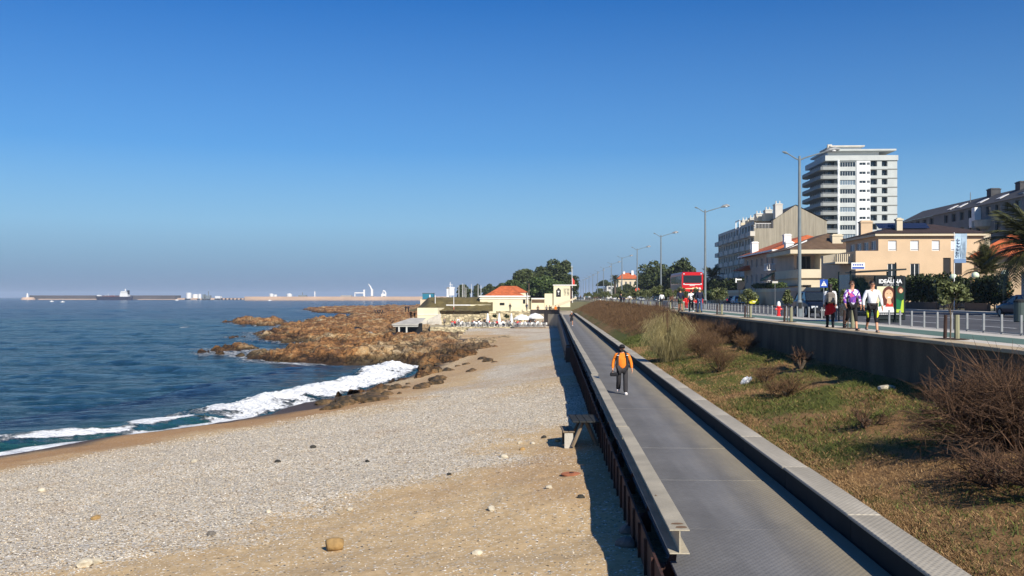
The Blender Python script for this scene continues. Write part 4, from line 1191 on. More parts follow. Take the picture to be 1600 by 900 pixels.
# lower wing of the kiosk towards the cafe
kl = empty('yellow_boundary_wall', (kx, ky, 3.6), 0, 'pale yellow boundary wall between the cafe and the kiosk', 'wall')
b = MB(); x0 = (851-865)/1500*228; b.box(x0, -.02, .5, 1.2, 0, 4.2); x2 = (830-865)/1500*228; b.box(x2, x0-.01, .6, 1.1, 0, 2.9); b.build('wall_face', M['yellow'], kl)
b = MB(); b.box(x2, x0-.02, .5, 1.2, 2.9, 3.15); b.build('wall_coping', M['white'], kl)
b = MB(); b.box(x2+.1, x0-.1, .57, .597, 2.0, 2.75); b.build('panel', M['browntile'], kl)
# pavilion half sunk in the rocks
pxy = loc(613, 176)
pv = empty('rock_shelter', (pxy[0], pxy[1], .2), 0, 'low concrete beach shelter with two dark openings among rocks', 'shelter')
b = MB(); b.add([(0,-.6,1.85),(4.9,-.6,1.85),(5.1,9,2.75),(2.0,9,2.75),(0,-.6,1.6),(4.9,-.6,1.6)], [(0,1,2,3),(4,5,1,0),(0,3,4)]); b.build('roof', M['paleconc'], pv)
b = MB()
for x in (1.15, 2.55): b.box(x, x+.28, -.4, -.1, -.5, 1.6)
b.box(.2,4.8,-.45,-.1,1.35,1.6); b.build('pillar', M['offwhite'], pv)
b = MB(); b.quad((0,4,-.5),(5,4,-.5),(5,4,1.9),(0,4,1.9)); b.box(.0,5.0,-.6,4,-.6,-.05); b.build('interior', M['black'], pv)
cwx = empty('curved_concrete_wall', (0,0,0), 0, 'curved grey concrete wall with dark coping on the rocks', 'wall')
b = MB(); c = MB()
pts = [(at(x, y, 178-i*3.2), at(x, y+11, 178-i*3.2)) for i, (x, y) in enumerate(((554,511.5),(560,512.5),(566,514.5),(572,517),(577,519.5)))]
for (a, a2), (d_, d2) in zip(pts[:-1], pts[1:]):
    for mb, lo, hi, w in ((b, None, 0, .35), (c, 0, .14, .5)):
        vs = [(q.x, q.y+o, (q2.z-.5 if lo is None else q.z+lo)) for o in (0, w) for q, q2 in ((a, a2), (d_, d2))]+[(q.x, q.y+o, q.z+hi) for o in (0, w) for q in (a, d_)]
        mb.add(vs, [(0,1,5,4),(2,6,7,3),(4,5,7,6),(0,4,6,2),(1,3,7,5)])
q = pts[-1][0]; b.box(q.x-.05, q.x+.5, q.y-.3, q.y+.3, -.5, q.z+.1)
b.build('wall_face', M['concrete'], cwx); c.build('coping', M['darksteel'], cwx)
# grassy mound behind the terrace walls
yy_ = np.linspace(0, 1, 30); xx_ = np.linspace(640, 770, 60)
vs = np.zeros((30, 60, 3))
for i, t in enumerate(yy_):
    for j, px in enumerate(xx_):
        d = 206+t*30; p = at(px, 464, d)
        top = 6.9-.9*sstep(672, 648, px)
        z = 4.0+(top-4.0)*sstep(0, .5, t)*sstep(646, 672+0*px, px-(1-t)*6)
        vs[i, j] = (p.x, p.y, z+(vnoise(np.array(px*.2), np.array(t*9.))-.5)*.25)
me = np_mesh('grass_mound', vs.reshape(-1,3), grid_faces(30, 60), mat('olive_turf', hexc(102,90,52), .95, .25, .5, .5, 5, fine=.2), True)
tag(link('grass_mound', me), kind='structure')
# ================================================================ the port beyond the bay
def fb(mb, px0, px1, y0, y1, d, depth):
    """box standing at depth d between picture columns and rows (its real place and size)"""
    a, b_ = at(px0, y0, d), at(px1, y1, d)
    return mb.box(a.x, b_.x, a.y, a.y+depth, b_.z, a.z)
M['pier'] = mat('dark_pier_stone', hexc(78,72,70), .9, .2, .02)
M['palepier'] = mat('pale_pier_stone', hexc(186,160,136), .9, .12, .02)
M['tankwhite'] = mat('tank_white', (.72,.72,.70), .5, .04, .05)
M['hull'] = mat('ship_hull_navy', hexc(40,38,58), .5, .1, .02)
M['craneblue'] = mat('crane_pale', (.72,.72,.70), .5, .04)
d = 2450
o = empty('breakwater', (0,0,0), 0, 'long dark breakwater wall behind the moored tanker', 'breakwater')
b = MB(); fb(b, 46, 277, 461.6, 470, d, 40); b.build('pier_wall', M['pier'], o)
b = MB(); fb(b, 60, 160, 467.0, 471, d-30, 25); fb(b, 215, 290, 467.4, 471, d-25, 20); b.build('rock_armour', M['palepier'], o)
o = empty('pier_head', at(44, 468.5, d-30), 0, 'round pale pier head with a small white beacon at the breakwater tip', 'lighthouse')
b = MB(); b.lathe([(19,-4),(16,3),(13,6.5)], (0,0,0), 16); b.build('base', M['palepier'], o)
b = MB(); b.lathe([(2.6,6.5),(2.2,13),(3,13.2),(3,14),(1.6,14.1),(1.5,16),(.2,17)], (-2,0,0), 10); b.build('beacon', M['white'], o)
# tanker
dd = 2250; s_ = dd/1500
o = empty('tanker_ship', at(178, 468, dd), 0, 'dark hulled tanker with white bridge at its stern moored by the breakwater', 'ship')
o.location.z = 0
hl = MB(); L0, L1, hw = -29*s_, 29*s_, 7.5
sec = [(L0, 1.0, 9.6), (L0+5, 4.5, 9.0), (L0+13, hw, 7.8), (L1-8, hw, 7.6), (L1-2, 6.4, 8.2), (L1, 5.2, 8.6)]
vs = []; fs = []
for x, w, z in sec: vs += [(x+ (3 if x == L0 else 0), -w*.75, -1), (x, -w, z), (x, w, z), (x+(3 if x == L0 else 0), w*.75, -1)]
for i in range(len(sec)-1):
    for j in range(4): fs.append((i*4+j, i*4+(j+1) % 4, (i+1)*4+(j+1) % 4, (i+1)*4+j))
fs += [(3,2,1,0), tuple((len(sec)-1)*4+j for j in range(4))]
hl.add(vs, fs); hl.build('hull', M['hull'], o)
b = MB(); X = lambda px: (px-178)*s_
b.box(X(189),X(202),-6.5,6.5,7.7,13); b.box(X(190),X(200.5),-6.5,6.5,13,17.5); b.box(X(191),X(198),-7.2,7.2,17.5,20.5); b.box(X(195.5),X(197),-.5,.5,20.5,26); b.build('bridge', M['tankwhite'], o)
b = MB(); b.box(X(199.5),X(202.5),-2,2,13,22.5); b.build('funnel', M['black'], o)
b = MB()
for px in (154, 164, 169.5, 178): b.cyl((X(px),0,7.6),(X(px),0,15 if px in (169.5,) else 12.5), .5, .3, 6)
b.box(X(152),X(158),-4,4,9,11.5); b.cyl((X(169.5),0,14),(X(165),0,10), .3,.3,5); b.build('deck_mast', M['tankwhite'], o)
b = MB(); b.box(X(160),X(187),-1.2,1.2,8.2,9.4); b.box(X(172),X(180),-3,3,7.7,10.2); b.build('deck_pipes', mat('deck_red', hexc(110,60,52), .7), o)
# jetty with tanks
o = empty('oil_jetty', (0,0,0), 0, 'low pale jetty linking the tanks to the breakwater', 'jetty')
b = MB(); fb(b, 277, 382, 465.6, 470, 2400, 18); b.build('deck', M['palepier'], o)
b = MB()
for px in range(345, 382, 6): fb(b, px, px+2, 466, 470.5, 2390, 6)
b.build('pile', M['black'], o)
def tank(px, w, y0, d, label, group=None, dome=0.0):
    p = at(px, 466.5, d); r = w*d/3000; h = (466.5-y0)*d/1500
    t = empty('storage_tank', p, 0, label, 'tank', group)
    MB().lathe([(r,0),(r,h)], (0,0,0), 18).build('shell', M['tankwhite'], t, smooth=False)
    MB().lathe([(r*1.01,h),(r*.6,h+r*(.12+dome*.3)),(.1,h+r*(.18+dome*.45))], (0,0,0), 18).build('tank_roof', M['tankwhite'], t)
tank(295, 8.5, 457.8, 2380, 'tall white cylinder tank leftmost on the jetty')
tank(305, 9, 460, 2420, 'wide cream tank second on the jetty'); tank(312, 5, 459.5, 2380, 'small white tank in the middle of the jetty')
tank(424, 7, 459.8, 2500, 'white tank at the left of the pale mole', None, .5); tank(430, 6, 460.5, 2520, 'smaller white tank touching its neighbour on the mole')
tank(452, 9, 460.0, 2500, 'single domed white tank on the pale mole', None, .5)
o = empty('jetty_plant', (0,0,0), 0, 'dark loading plant with pipes beside the jetty tanks', 'plant')
b = MB(); fb(b, 316, 319, 460, 467, 2390, 12); fb(b, 321, 328, 461.5, 467, 2390, 12); fb(b, 325, 326, 455, 461.5, 2392, 2); b.build('frame', M['greysteel'], o)
b = MB(); fb(b, 336, 344, 462.6, 466.4, 2390, 14); b.build('cabin', M['tankwhite'], o)
# pale mole
o = empty('pale_mole', (0,0,0), 0, 'long pale stone mole of the port along the horizon', 'breakwater')
b = MB(); fb(b, 382, 700, 463.4, 470, 2000, 60); b.build('mole_wall', M['palepier'], o)
b = MB(); fb(b, 384, 700, 466.8, 470.4, 1985, 15); b.build('mole_footing', M['palepier'], o)
def crane(px, y0, d, label, kind):
    p = at(px, 464, d); s = d/1500; t = empty('harbour_crane', p, 0, label, 'crane', 'harbour cranes on the mole')
    b = MB()
    if kind == 'gantry':
        b.box(2*s, 4.4*s, -2, 2, 0, 11.5*s); b.box(-12*s, 3*s, -1.5, 1.5, 5.6*s, 7.2*s); b.box(-12*s,-10.8*s,-1.5,1.5,0,6*s)
    elif kind == 'jib':
        b.box(-1*s, 2*s, -3, 3, 0, 12*s); b.tube([(0,0,11*s),(-3*s,0,17*s),(-5.5*s,0,20.5*s)], [1.5*s,1.0*s,.5*s], 6)
    else:
        b.box(-4*s, 3*s, -3, 3, 0, 5*s); b.tube([(2.5*s,0,1*s),(2.8*s,0,5.5*s),(1*s,0,9*s),(-1.5*s,0,10*s)], [1.1*s]*4, 6); b.tube([(-2*s,0,5*s),(-1.4*s,0,10.4*s)], [1*s,.3*s], 5)
    b.build('boom', M['craneblue'], t)
    MB().box(-1.5*s, 2.6*s, -4, 4, -.5*s, 1.5*s).build('undercarriage', M['greysteel'], t)
crane(566, 453, 2050, 'pale gantry crane with long side arm on the mole', 'gantry')
crane(581, 443, 2050, 'tall white jib crane pointing up left on the mole', 'jib')
crane(600, 454, 2050, 'short squat white crane right of the tall jib', 'squat')
o = empty('mole_mast', at(492, 464, 2050), 0, 'thin white mast alone on the mole', 'mast')
b = MB(); b.box(-.9,.9,-.9,.9,0,12); b.build('pole', M['craneblue'], o)
o = empty('mole_shed', (0,0,0), 0, 'low dark shed on the mole between tanks and mast', 'shed')
b = MB(); fb(b, 466, 478, 461.2, 464, 2060, 12); fb(b, 472, 473, 457, 461.2, 2062, 2); b.build('wall', M['greysteel'], o)
o = empty('long_quay_shed', (0,0,0), 0, 'long low grey quay shed left of the gantry crane', 'shed')
b = MB(); fb(b, 532, 549, 461.4, 464, 2070, 12); b.build('wall', M['concrete'], o)
for px, y, lab in ((81,471.5,'small white boat left of the other by the breakwater'),(98,472.2,'white boat nearest the viewer off the breakwater'),(224.5,467.5,'small white boat behind the tanker stern'),(276.5,469.5,'tiny white boat at the breakwater end'),(421.5,470,'small white boat under the pale mole')):
    p = gat(px, y, 0); k = p.length/1500
    o = empty('small_boat', (p.x, p.y, 0), .2, lab, 'boat', 'small boats in the bay')
    b = MB(); b.add([(-2.6*k,-.5*k,0),(2.2*k,-.5*k,0),(2.9*k,0,1.0*k),(2.2*k,.5*k,0),(-2.6*k,.5*k,0),(-2.6*k,-.6*k,.8*k),(2.2*k,-.6*k,.9*k),(2.2*k,.6*k,.9*k),(-2.6*k,.6*k,.8*k)],
        [(0,1,6,5),(1,2,6),(3,7,2),(4,8,7,3),(0,5,8,4),(5,6,2,7,8)]); b.build('hull', M['white'], o)
    b = MB(); b.box(-1*k,.6*k,-.4*k,.4*k,.8*k,1.7*k); b.build('cabin', M['white'], o)
# control tower and teal shed behind the mound
p = at(704, 465, 900)
o = empty('control_tower', p, 0, 'white port control tower with masts behind the grass mound', 'tower')
b = MB(); b.box(-3.5,-1,-2,2,-2,9.5); b.box(-3.5,4,-2,2,8.5,9.8); b.box(-1.5,3.5,-2,2,2,8.4); b.build('shaft', M['white'], o)
b = MB(); b.box(-.5,.0,-.3,.3,9.8,14.5); b.box(1.2,1.5,-.3,.3,9.8,12.5); b.box(-1.2,1.8,-.2,.2,12.2,12.5); b.build('mast', M['white'], o)
p = at(660, 465.5, 420)
o = empty('teal_building', p, 0, 'small teal blue cabin at the left end of the mound', 'cabin')
b = MB(); b.box(0,4.8,0,4,-.5,2.0); b.build('wall', mat('teal_paint', hexc(38,116,140), .6, .08), o)
b = MB(); b.box(-.2,5,-.2,4.2,2.0,2.2); b.build('roof', M['greysteel'], o)
b = MB(); b.box(3.0,3.6,-.05,0,.2,1.4); b.build('window', M['shutter'], o)
b = MB(); b.box(-1,1.6,.3,1.2,-6,-.5); b.build('base', M['cream'], o)

# ---- the sea air: one closed box of thin haze round everything
def haze():
    m = bpy.data.materials.new('sea_air'); m.use_nodes = True; t = m.node_tree
    for n in list(t.nodes):
        if n.bl_idname != 'ShaderNodeOutputMaterial': t.nodes.remove(n)
    v = t.nodes.new('ShaderNodeVolumePrincipled'); v.inputs['Color'].default_value = (.66,.80,1.0,1); v.inputs['Density'].default_value = .00011; v.inputs['Anisotropy'].default_value = 0.0
    t.links.new(v.outputs[0], t.nodes['Material Output'].inputs['Volume'])
    b = MB(); b.box(-15000, 15000, -200, 15000, -9, 80)
    tag(b.build('haze', m), 'thin pale sea haze over the bay', None, None, 'stuff')
haze()
# ================================================================ vegetation
def leaf_mat(name, dark, light, tr=.25, rough=.6):
    n = NT(name)
    r = n.attr('tint')
    n.base(n.ramp(r, [(0, dark), (.6, tuple((a+b_)/2 for a, b_ in zip(dark, light))), (1, light)]))
    n.set(Roughness=rough, Specular_IOR_Level=.3)
    if tr: n.b.inputs['Subsurface Weight'].default_value = 0.0
    return n.m
M['pine'] = leaf_mat('pine_needles', hexc(34,44,22), hexc(92,102,54))
M['leaf'] = leaf_mat('broad_leaves', hexc(36,52,24), hexc(98,116,58))
M['leafolive'] = leaf_mat('olive_leaves', hexc(54,62,34), hexc(134,140,92), rough=.5)
M['hedge'] = leaf_mat('hedge_leaves', hexc(24,34,16), hexc(66,78,34))
M['frond'] = leaf_mat('palm_frond', hexc(30,36,18), hexc(98,98,54), rough=.5)
M['twig'] = leaf_mat('brown_twigs', hexc(62,46,32), hexc(142,110,76), rough=.9)
M['twigdark'] = leaf_mat('dark_twigs', hexc(46,33,26), hexc(122,92,68), rough=.9)
M['dryreed'] = leaf_mat('dry_pampas', hexc(116,104,62), hexc(206,192,140), rough=.8)
M['drygrass'] = leaf_mat('dry_grass_blades', hexc(98,74,46), hexc(196,160,112), rough=.9)
M['greengrass'] = leaf_mat('green_grass_blades', hexc(52,62,24), hexc(112,116,54), rough=.8)

def rand_unit(n, rg):
    v = rg.normal(size=(n, 3)); return v/np.linalg.norm(v, axis=1, keepdims=True)
def leaf_cloud(centers, radii, n, size, seed, flat=.0, shell=.55):
    """n leaf quads spread through ellipsoids; returns verts, faces, tint"""
    rg = np.random.default_rng(seed)
    c = np.asarray(centers, float); r = np.asarray(radii, float)
    w = r[:,0]*r[:,1]+r[:,0]*r[:,2]+r[:,1]*r[:,2]; idx = rg.choice(len(c), n, p=w/w.sum())
    u = rand_unit(n, rg); rad = shell+(1-shell)*rg.random(n)**.6
    u[:,2] = np.where(u[:,2] < -.55, -u[:,2], u[:,2])
    p = c[idx]+u*rad[:,None]*r[idx]
    nrm = u*.7+rand_unit(n, rg)*.8; nrm[:,2] += flat; nrm /= np.linalg.norm(nrm, axis=1, keepdims=True)
    a = np.cross(nrm, rand_unit(n, rg)); a /= np.linalg.norm(a, axis=1, keepdims=True)+1e-9
    b = np.cross(nrm, a); s = size*(.55+.9*rg.random(n))[:,None]
    V = np.stack([p-a*s, p-b*s*.55, p+a*s, p+b*s*.55], 1).reshape(-1, 3)
    F = np.arange(n*4).reshape(n, 4)
    t = np.repeat(np.clip(rg.normal(.42, .22, n), 0, 1), 4)
    return V, F, t
def crown_mesh(name, m, centers, radii, n, size, seed, **k):
    V, F, t = leaf_cloud(centers, radii, n, size, seed, **k)
    return np_mesh(name, V, F, M[m], False, dict(tint=t))
def clumps(rx, ry, rz, k, seed, csize=.38):
    """ellipsoid clumps filling an uneven crown"""
    rg = np.random.default_rng(seed); C, R = [], []
    for i in range(k):
        u = rand_unit(1, rg)[0]; u[2] = abs(u[2])*1.1-.35
        q = .45+.5*rg.random()
        C.append((u[0]*rx*q, u[1]*ry*q, u[2]*rz*q)); s = csize*(.6+.75*rg.random())
        R.append((rx*s, ry*s, rz*s*.85))
    return C, R
def limb_mesh(h, r, seed, spread, k=6, crown_h=1.0):
    rg = random.Random(seed); b = MB()
    top = (rg.uniform(-.1,.1)*h, rg.uniform(-.1,.1)*h, h)
    b.tube([(0,0,-.3),(top[0]*.3,top[1]*.3,h*.45),top], [r*1.25, r*.9, r*.6], 7)
    for i in range(k):
        a = 2*PI*i/k+rg.uniform(-.4,.4); z = h*rg.uniform(.55,1.0); L = spread*rg.uniform(.6,1.0)
        b.tube([(top[0]*z/h,top[1]*z/h,z),(math.cos(a)*L*.5,math.sin(a)*L*.5,z+crown_h*.4),(math.cos(a)*L,math.sin(a)*L,z+crown_h*rg.uniform(.5,1))], [r*.45, r*.28, r*.08], 5)
    return b
# big park trees: px centre, top row, width px, depth, base z
def big_tree(name, px, ytop, wpx, d, base, label, m, seed, group, crown_frac=.75, n=5200, leaf=None):
    p = at(px, 464, d); p.z = base
    h = CAMZ-(ytop-464)*d/1500-base; rx = wpx*d/3000
    t = empty(name, p, seed*.7, label, 'tree', group)
    rz = h*crown_frac/2; cz = h-rz*1.0
    full = crown_frac > .6
    C, R = clumps(rx*.92, rx*.92, rz*1.05, 26, seed)
    C = [(a, b_, c+cz) for a, b_, c in C]
    if full:
        rg = random.Random(seed)
        for i in range(9): a = i*.7; C.append((math.cos(a)*rx*.6, math.sin(a)*rx*.6, h*rg.uniform(.12,.42))); R.append((rx*.42, rx*.42, h*.2))
    link('crown', crown_mesh('crown', m, C, R, n, leaf or rx*.085, seed), t)
    limb_mesh(h*(1-crown_frac)+rz*.6, max(.14, rx*.07), seed, rx*.6, 6, rz*.5).build('trunk', M['bark'], t)
PG = 'trees of the park beyond the cafe'
G_ = 5.6
for i, a in enumerate([
    ('pine_tree', 874, 404.5, 54, 335, 'tallest dark rounded pine right of the park, above the kiosk', .8),
    ('pine_tree', 851, 411, 40, 360, 'dark round pine just left of the tallest one in the park', .8),
    ('pine_tree', 822, 417.5, 44, 345, 'broad dark pine third from the right behind the cafe roof', .8),
    ('pine_tree', 893, 424, 24, 320, 'narrow dark pine at the right end of the park, by the flag', .9),
    ('broad_tree', 845, 430, 50, 300, 'lower olive green tree in front of the tall pines', .85),
    ('broad_tree', 805, 436, 40, 310, 'lower dark tree behind the orange cafe roof', .85),
    ('broad_tree', 868, 436, 44, 290, 'low bushy olive tree right behind the yellow boundary wall', .9),
    ('pine_tree', 786, 440, 26, 380, 'small dark pine left of the cafe roof ridge', .85),
    ('pine_tree', 762, 441, 22, 420, 'small round pine fourth from the left behind the masts', .85),
    ('pine_tree', 745, 444, 15, 430, 'little pine second from the left behind the masts', .85),
    ('pine_tree', 724, 443, 22, 430, 'leftmost round pine behind the masts', .85),
    ('pine_tree', 775, 446, 24, 400, 'low pine between the cafe roof and the masts', .9)]):
    big_tree(a[0], a[1], a[2], a[3], a[4], G_, a[5], 'pine' if a[0] == 'pine_tree' else 'leaf', 20+i, PG, a[6])
RG_ = 'trees across the road'
for i, a in enumerate([
    (1066, 402, 54, 300, 'tall dense tree right behind the red bus', .9), (1022, 408, 50, 330, 'tall dense tree left of the one behind the bus', .9),
    (1040, 420, 60, 310, 'lower dark tree between the two tall ones by the bus', .9), (1004, 424, 26, 345, 'smaller tree at the left end of the group by the bus', .9),
    (1094, 424, 34, 270, 'low tree right of the red bus, under the palm', .9),
    (945, 437, 24, 560, 'umbrella shaped pine far down the road', .45), (975, 441, 36, 480, 'round tree in front of the orange roofed villa', .9),
    (938, 451, 22, 600, 'low dark tree at the far end of the road', .9), (990, 448, 22, 400, 'small dark tree beside the road sign', .9)]):
    big_tree('pine_tree' if a[5] < .5 else 'broad_tree', a[0], a[1], a[2], a[3], 5.7, a[4], 'pine', 60+i, RG_, a[5], 4200)
# hedge masses and bushes
def hedge(name, pts, h, w, z, label, m, n, seed, cat='hedge', leaf=.12):
    """a leafy mass along a line of ground points"""
    o = Vector((pts[0][0], pts[0][1], z)); C, R = [], []
    rg = random.Random(seed)
    for (x0,y0),(x1,y1) in zip(pts[:-1], pts[1:]):
        L = math.hypot(x1-x0, y1-y0); k = max(1, int(L/(w*.7)))
        for i in range(k+1):
            t = i/k; C.append((x0+(x1-x0)*t-o.x, y0+(y1-y0)*t-o.y, h*.48*rg.uniform(.9,1.1))); R.append((w*rg.uniform(.55,.75), w*rg.uniform(.55,.75), h*.52*rg.uniform(.9,1.08)))
    t = empty(name, o, 0, label, cat)
    link('foliage', crown_mesh('foliage', m, C, R, n, leaf, seed, shell=.3), t)
    b = MB()
    for c in C[::2]: b.cyl((c[0],c[1],-.1),(c[0],c[1],h*.6), .06, .03, 5)
    b.build('stem', M['bark'], t)
hedge('hedge', [loc(1404,101), loc(1440,93), loc(1484,86.5)], 3.3, 1.6, 5.85, 'tall dark hedge in front of the peach house behind the bus shelter', 'hedge', 9000, 3, leaf=.16)
hedge('hedge', [loc(1530,81), loc(1566,77.8)], 3.0, 1.4, 5.85, 'dark hedge under the palm beside the plain grey building', 'hedge', 4500, 4, leaf=.15)
hedge('hedge', [loc(1500,85.5), loc(1518,84)], 2.9, 1.2, 5.85, 'dark hedge between the two gate posts with globe lamps', 'hedge', 2600, 5, leaf=.15)
hedge('bush', [loc(1300,104), loc(1322,103), loc(1343,104)], 3.2, 1.7, 5.85, 'rounded olive green bush behind the walking women', 'leaf', 5000, 6, 'bush', .16)
hedge('hedge', [loc(1180,150), loc(1204,146), loc(1222,139)], 1.1, 1.2, 8.1, 'clipped hedge on top of the cream garden wall', 'leaf', 2600, 7, leaf=.14)
hedge('bush', [loc(1106,215), loc(1130,208), loc(1158,200)], 5.2, 3.2, 5.85, 'dark mass of bushes below the grey apartment row', 'hedge', 5200, 8, 'bush', .26)
hedge('bush', [loc(1100,190), loc(1118,186)], 2.6, 1.8, 5.85, 'low bush under the palm right of the bus', 'leaf', 1800, 9, 'bush', .2)
# low garden walls under the hedges
o = empty('low_garden_wall', (0,0,0), 0, 'low brown wall under the dark hedges across the road', 'wall')
b = MB()
for a_, c_ in (((1404,100),(1484,85.3)),((1530,79.6),(1566,76.6))):
    p, q = loc(*a_), loc(*c_); b.add([(p[0]-1.2,p[1],5.8),(q[0]-1.2,q[1],5.8),(q[0]-1.2,q[1],6.5),(p[0]-1.2,p[1],6.5),(p[0]-.9,p[1],5.8),(q[0]-.9,q[1],5.8),(q[0]-.9,q[1],6.5),(p[0]-.9,p[1],6.5)], [(3,2,1,0),(2,3,7,6),(4,5,6,7),(0,4,7,3),(1,2,6,5)])
b.build('wall_face', mat('brown_wall', hexc(96,78,64), .9, .1), o)

# palms -----------------------------------------------------------------
def frond_mesh(L, droop, w, seed, k=26):
    """arching rachis with leaflets on both sides"""
    rg = np.random.default_rng(seed); V, T = [], []
    def pos(t): return np.array([L*(t-.18*t*t*droop), 0, L*(.42*t-.62*droop*t*t)])
    for i in range(k):
        t = .12+.88*i/(k-1); p = pos(t); q = pos(min(1, t+.02)); d = q-p if i < k-1 else p-pos(t-.02); d /= np.linalg.norm(d)
        l = w*math.sin(PI*min(.97, .12+.86*t))**.7
        for sgn in (-1, 1):
            e = p+d*l*.55+np.array([0, sgn*l*.85, -.28*l+rg.normal()*.06*l]); s = d*w*.045+np.array([0,0,.012])
            V += [p-s, e-d*.01, e+d*.012, p+s]; T += [np.clip(rg.normal(.45,.2), 0, 1)]*4
    for i in range(10):
        a, c = pos(i/10), pos((i+1)/10); s = np.array([0, .025*L/2.5*(1.1-i/10), 0])
        V += [a-s, c-s*.8, c+s*.8, a+s]; T += [.8]*4
    V = np.array(V); return V, np.array(T)
def palm(name, p, h, L, nf, label, seed, w=None, up=.0, trunk_r=.22, group=None):
    t = empty(name, p, 0, label, 'palm tree', group)
    rg = random.Random(seed)
    b = MB(); zz = [-.3]+[h*i/8 for i in range(1, 9)]
    b.tube([(rg.uniform(-.05,.05), rg.uniform(-.05,.05), z) for z in zz], [trunk_r*(1.25 if i == 0 else 1.0+.12*(i % 2)) for i in range(9)], 8)
    b.build('trunk', M['bark'], t)
    vs = [frond_mesh(L, dr, w or L*.26, seed+i) for i, dr in enumerate((.55, .9, 1.35))]
    ms = [np_mesh('frond', V, np.arange(len(V)).reshape(-1, 4), M['frond'], False, dict(tint=T)) for V, T in vs]
    for i in range(nf):
        q = i/nf; o = link('frond', ms[min(2, int(q*3))], t, (0,0,h))
        o.rotation_euler = (0, -(1.15-1.5*q+up)+rg.uniform(-.12,.12), i*2.399+rg.uniform(-.2,.2))
        s = rg.uniform(.85,1.08); o.scale = (s,s,s)
p = at(1622, 392, 66); palm('palm_tree', (p.x, p.y, 5.85), p.z-5.85, 4.6, 46, 'big dark palm with drooping fronds at the right edge', 11, 1.35, -.15, .35)
p = at(1541, 430, 88); palm('palm_tree', (p.x, p.y, 5.85), p.z-5.85, 3.3, 34, 'short spiky palm right of the banner', 12, .85, .45, .25)
p = at(1113, 434, 215); palm('palm_tree', (p.x, p.y, 5.85), p.z-5.85, 3.6, 30, 'palm standing right of the red bus', 13, 1.1, -.1, .3)
p = at(961, 437, 470); palm('palm_tree', (p.x, p.y, 5.85), p.z-5.85, 3.4, 26, 'distant palm left of the orange roofed villa', 14, 1.2, -.2, .5)

# young trees along the promenade ------------------------------------
ORD = ['','','','','','','seventh','eighth','ninth','tenth','eleventh','twelfth','thirteenth','fourteenth','fifteenth','sixteenth']
TG = 'young staked trees along the promenade'
tl = ['young round tree with two stakes nearest the viewer on the promenade', 'young tree behind the strolling women, second from the viewer', 'slender young tree third from the viewer, beside the hydrant',
      'young bushy tree fourth from the viewer, in front of the yellow car', 'young bushy tree fifth from the viewer, right of the three strollers', 'young tree sixth from the viewer, behind the man in the dark coat']
protos = []
for s in range(4):
    rg = random.Random(40+s)
    rx = (.42, .30, .25, .48)[s]; rz = (.58, .5, .6, .6)[s]
    C, R = clumps(rx, rx, rz, 15, 50+s, .42); C = [(a, b_, c+1.12) for a, b_, c in C]
    protos.append((crown_mesh('crown', 'leafolive', C, R, 1500, .05, 70+s, shell=.2),))
tr_ = MB(); tr_.tube([(0,0,0),(.02,.01,.5),(0,0,1.0)], [.022,.02,.012], 6)
for k in range(5): a = k*1.3; tr_.tube([(0,0,.6+.05*k),(.1*math.cos(a),.1*math.sin(a),.85+.04*k),(.24*math.cos(a),.24*math.sin(a),1.25)], [.011,.008,.004], 5)
tr_ = tr_.mesh('trunk', M['bark'])
M['stakepale'] = mat('pale_timber_stake', hexc(132,130,104), .85, .15, 5, stretch=(1,1,.2))
M['stakedark'] = mat('dark_timber_stake', hexc(58,40,34), .85, .15, 5)
stp = MB().cyl((.17,-.02,0),(.17,-.02,.66),.075,.072,8).mesh('stake', M['stakepale'])
std = MB().cyl((-.13,.03,0),(-.11,.03,.66),.05,.045,7).mesh('stake', M['stakedark'])
pit = MB().cbox(-.33,.33,-.45,.45,0,.014,.006).mesh('soil_pit', mat('tree_pit_soil', hexc(64,50,38), .95, .2, 8))
for i in range(34):
    y = 26.7+9.1*i
    lab = tl[i] if i < len(tl) else '%s young tree from the viewer in the promenade row' % ORD[i] if i < 16 else 'tiny young staked tree at the far end of the promenade row'
    t = empty('young_tree', (10.86, y, PROM_Z+.012), 0, lab, 'tree', TG)
    s = [0, 1, 2, 3, 3, 0][i] if i < 6 else random.randrange(4)
    o = link('crown', protos[s][0], t); o.rotation_euler = (0,0,i*1.1)
    k = [1.0, .95, .92, 1.0, 1.1, 1.1][i] if i < 6 else random.uniform(1.1, 1.7)
    o.scale = (k,k,k if i < 6 else k*.95)
    link('trunk', tr_, t); link('stake', stp, t); link('stake', std, t); link('soil_pit', pit, t)

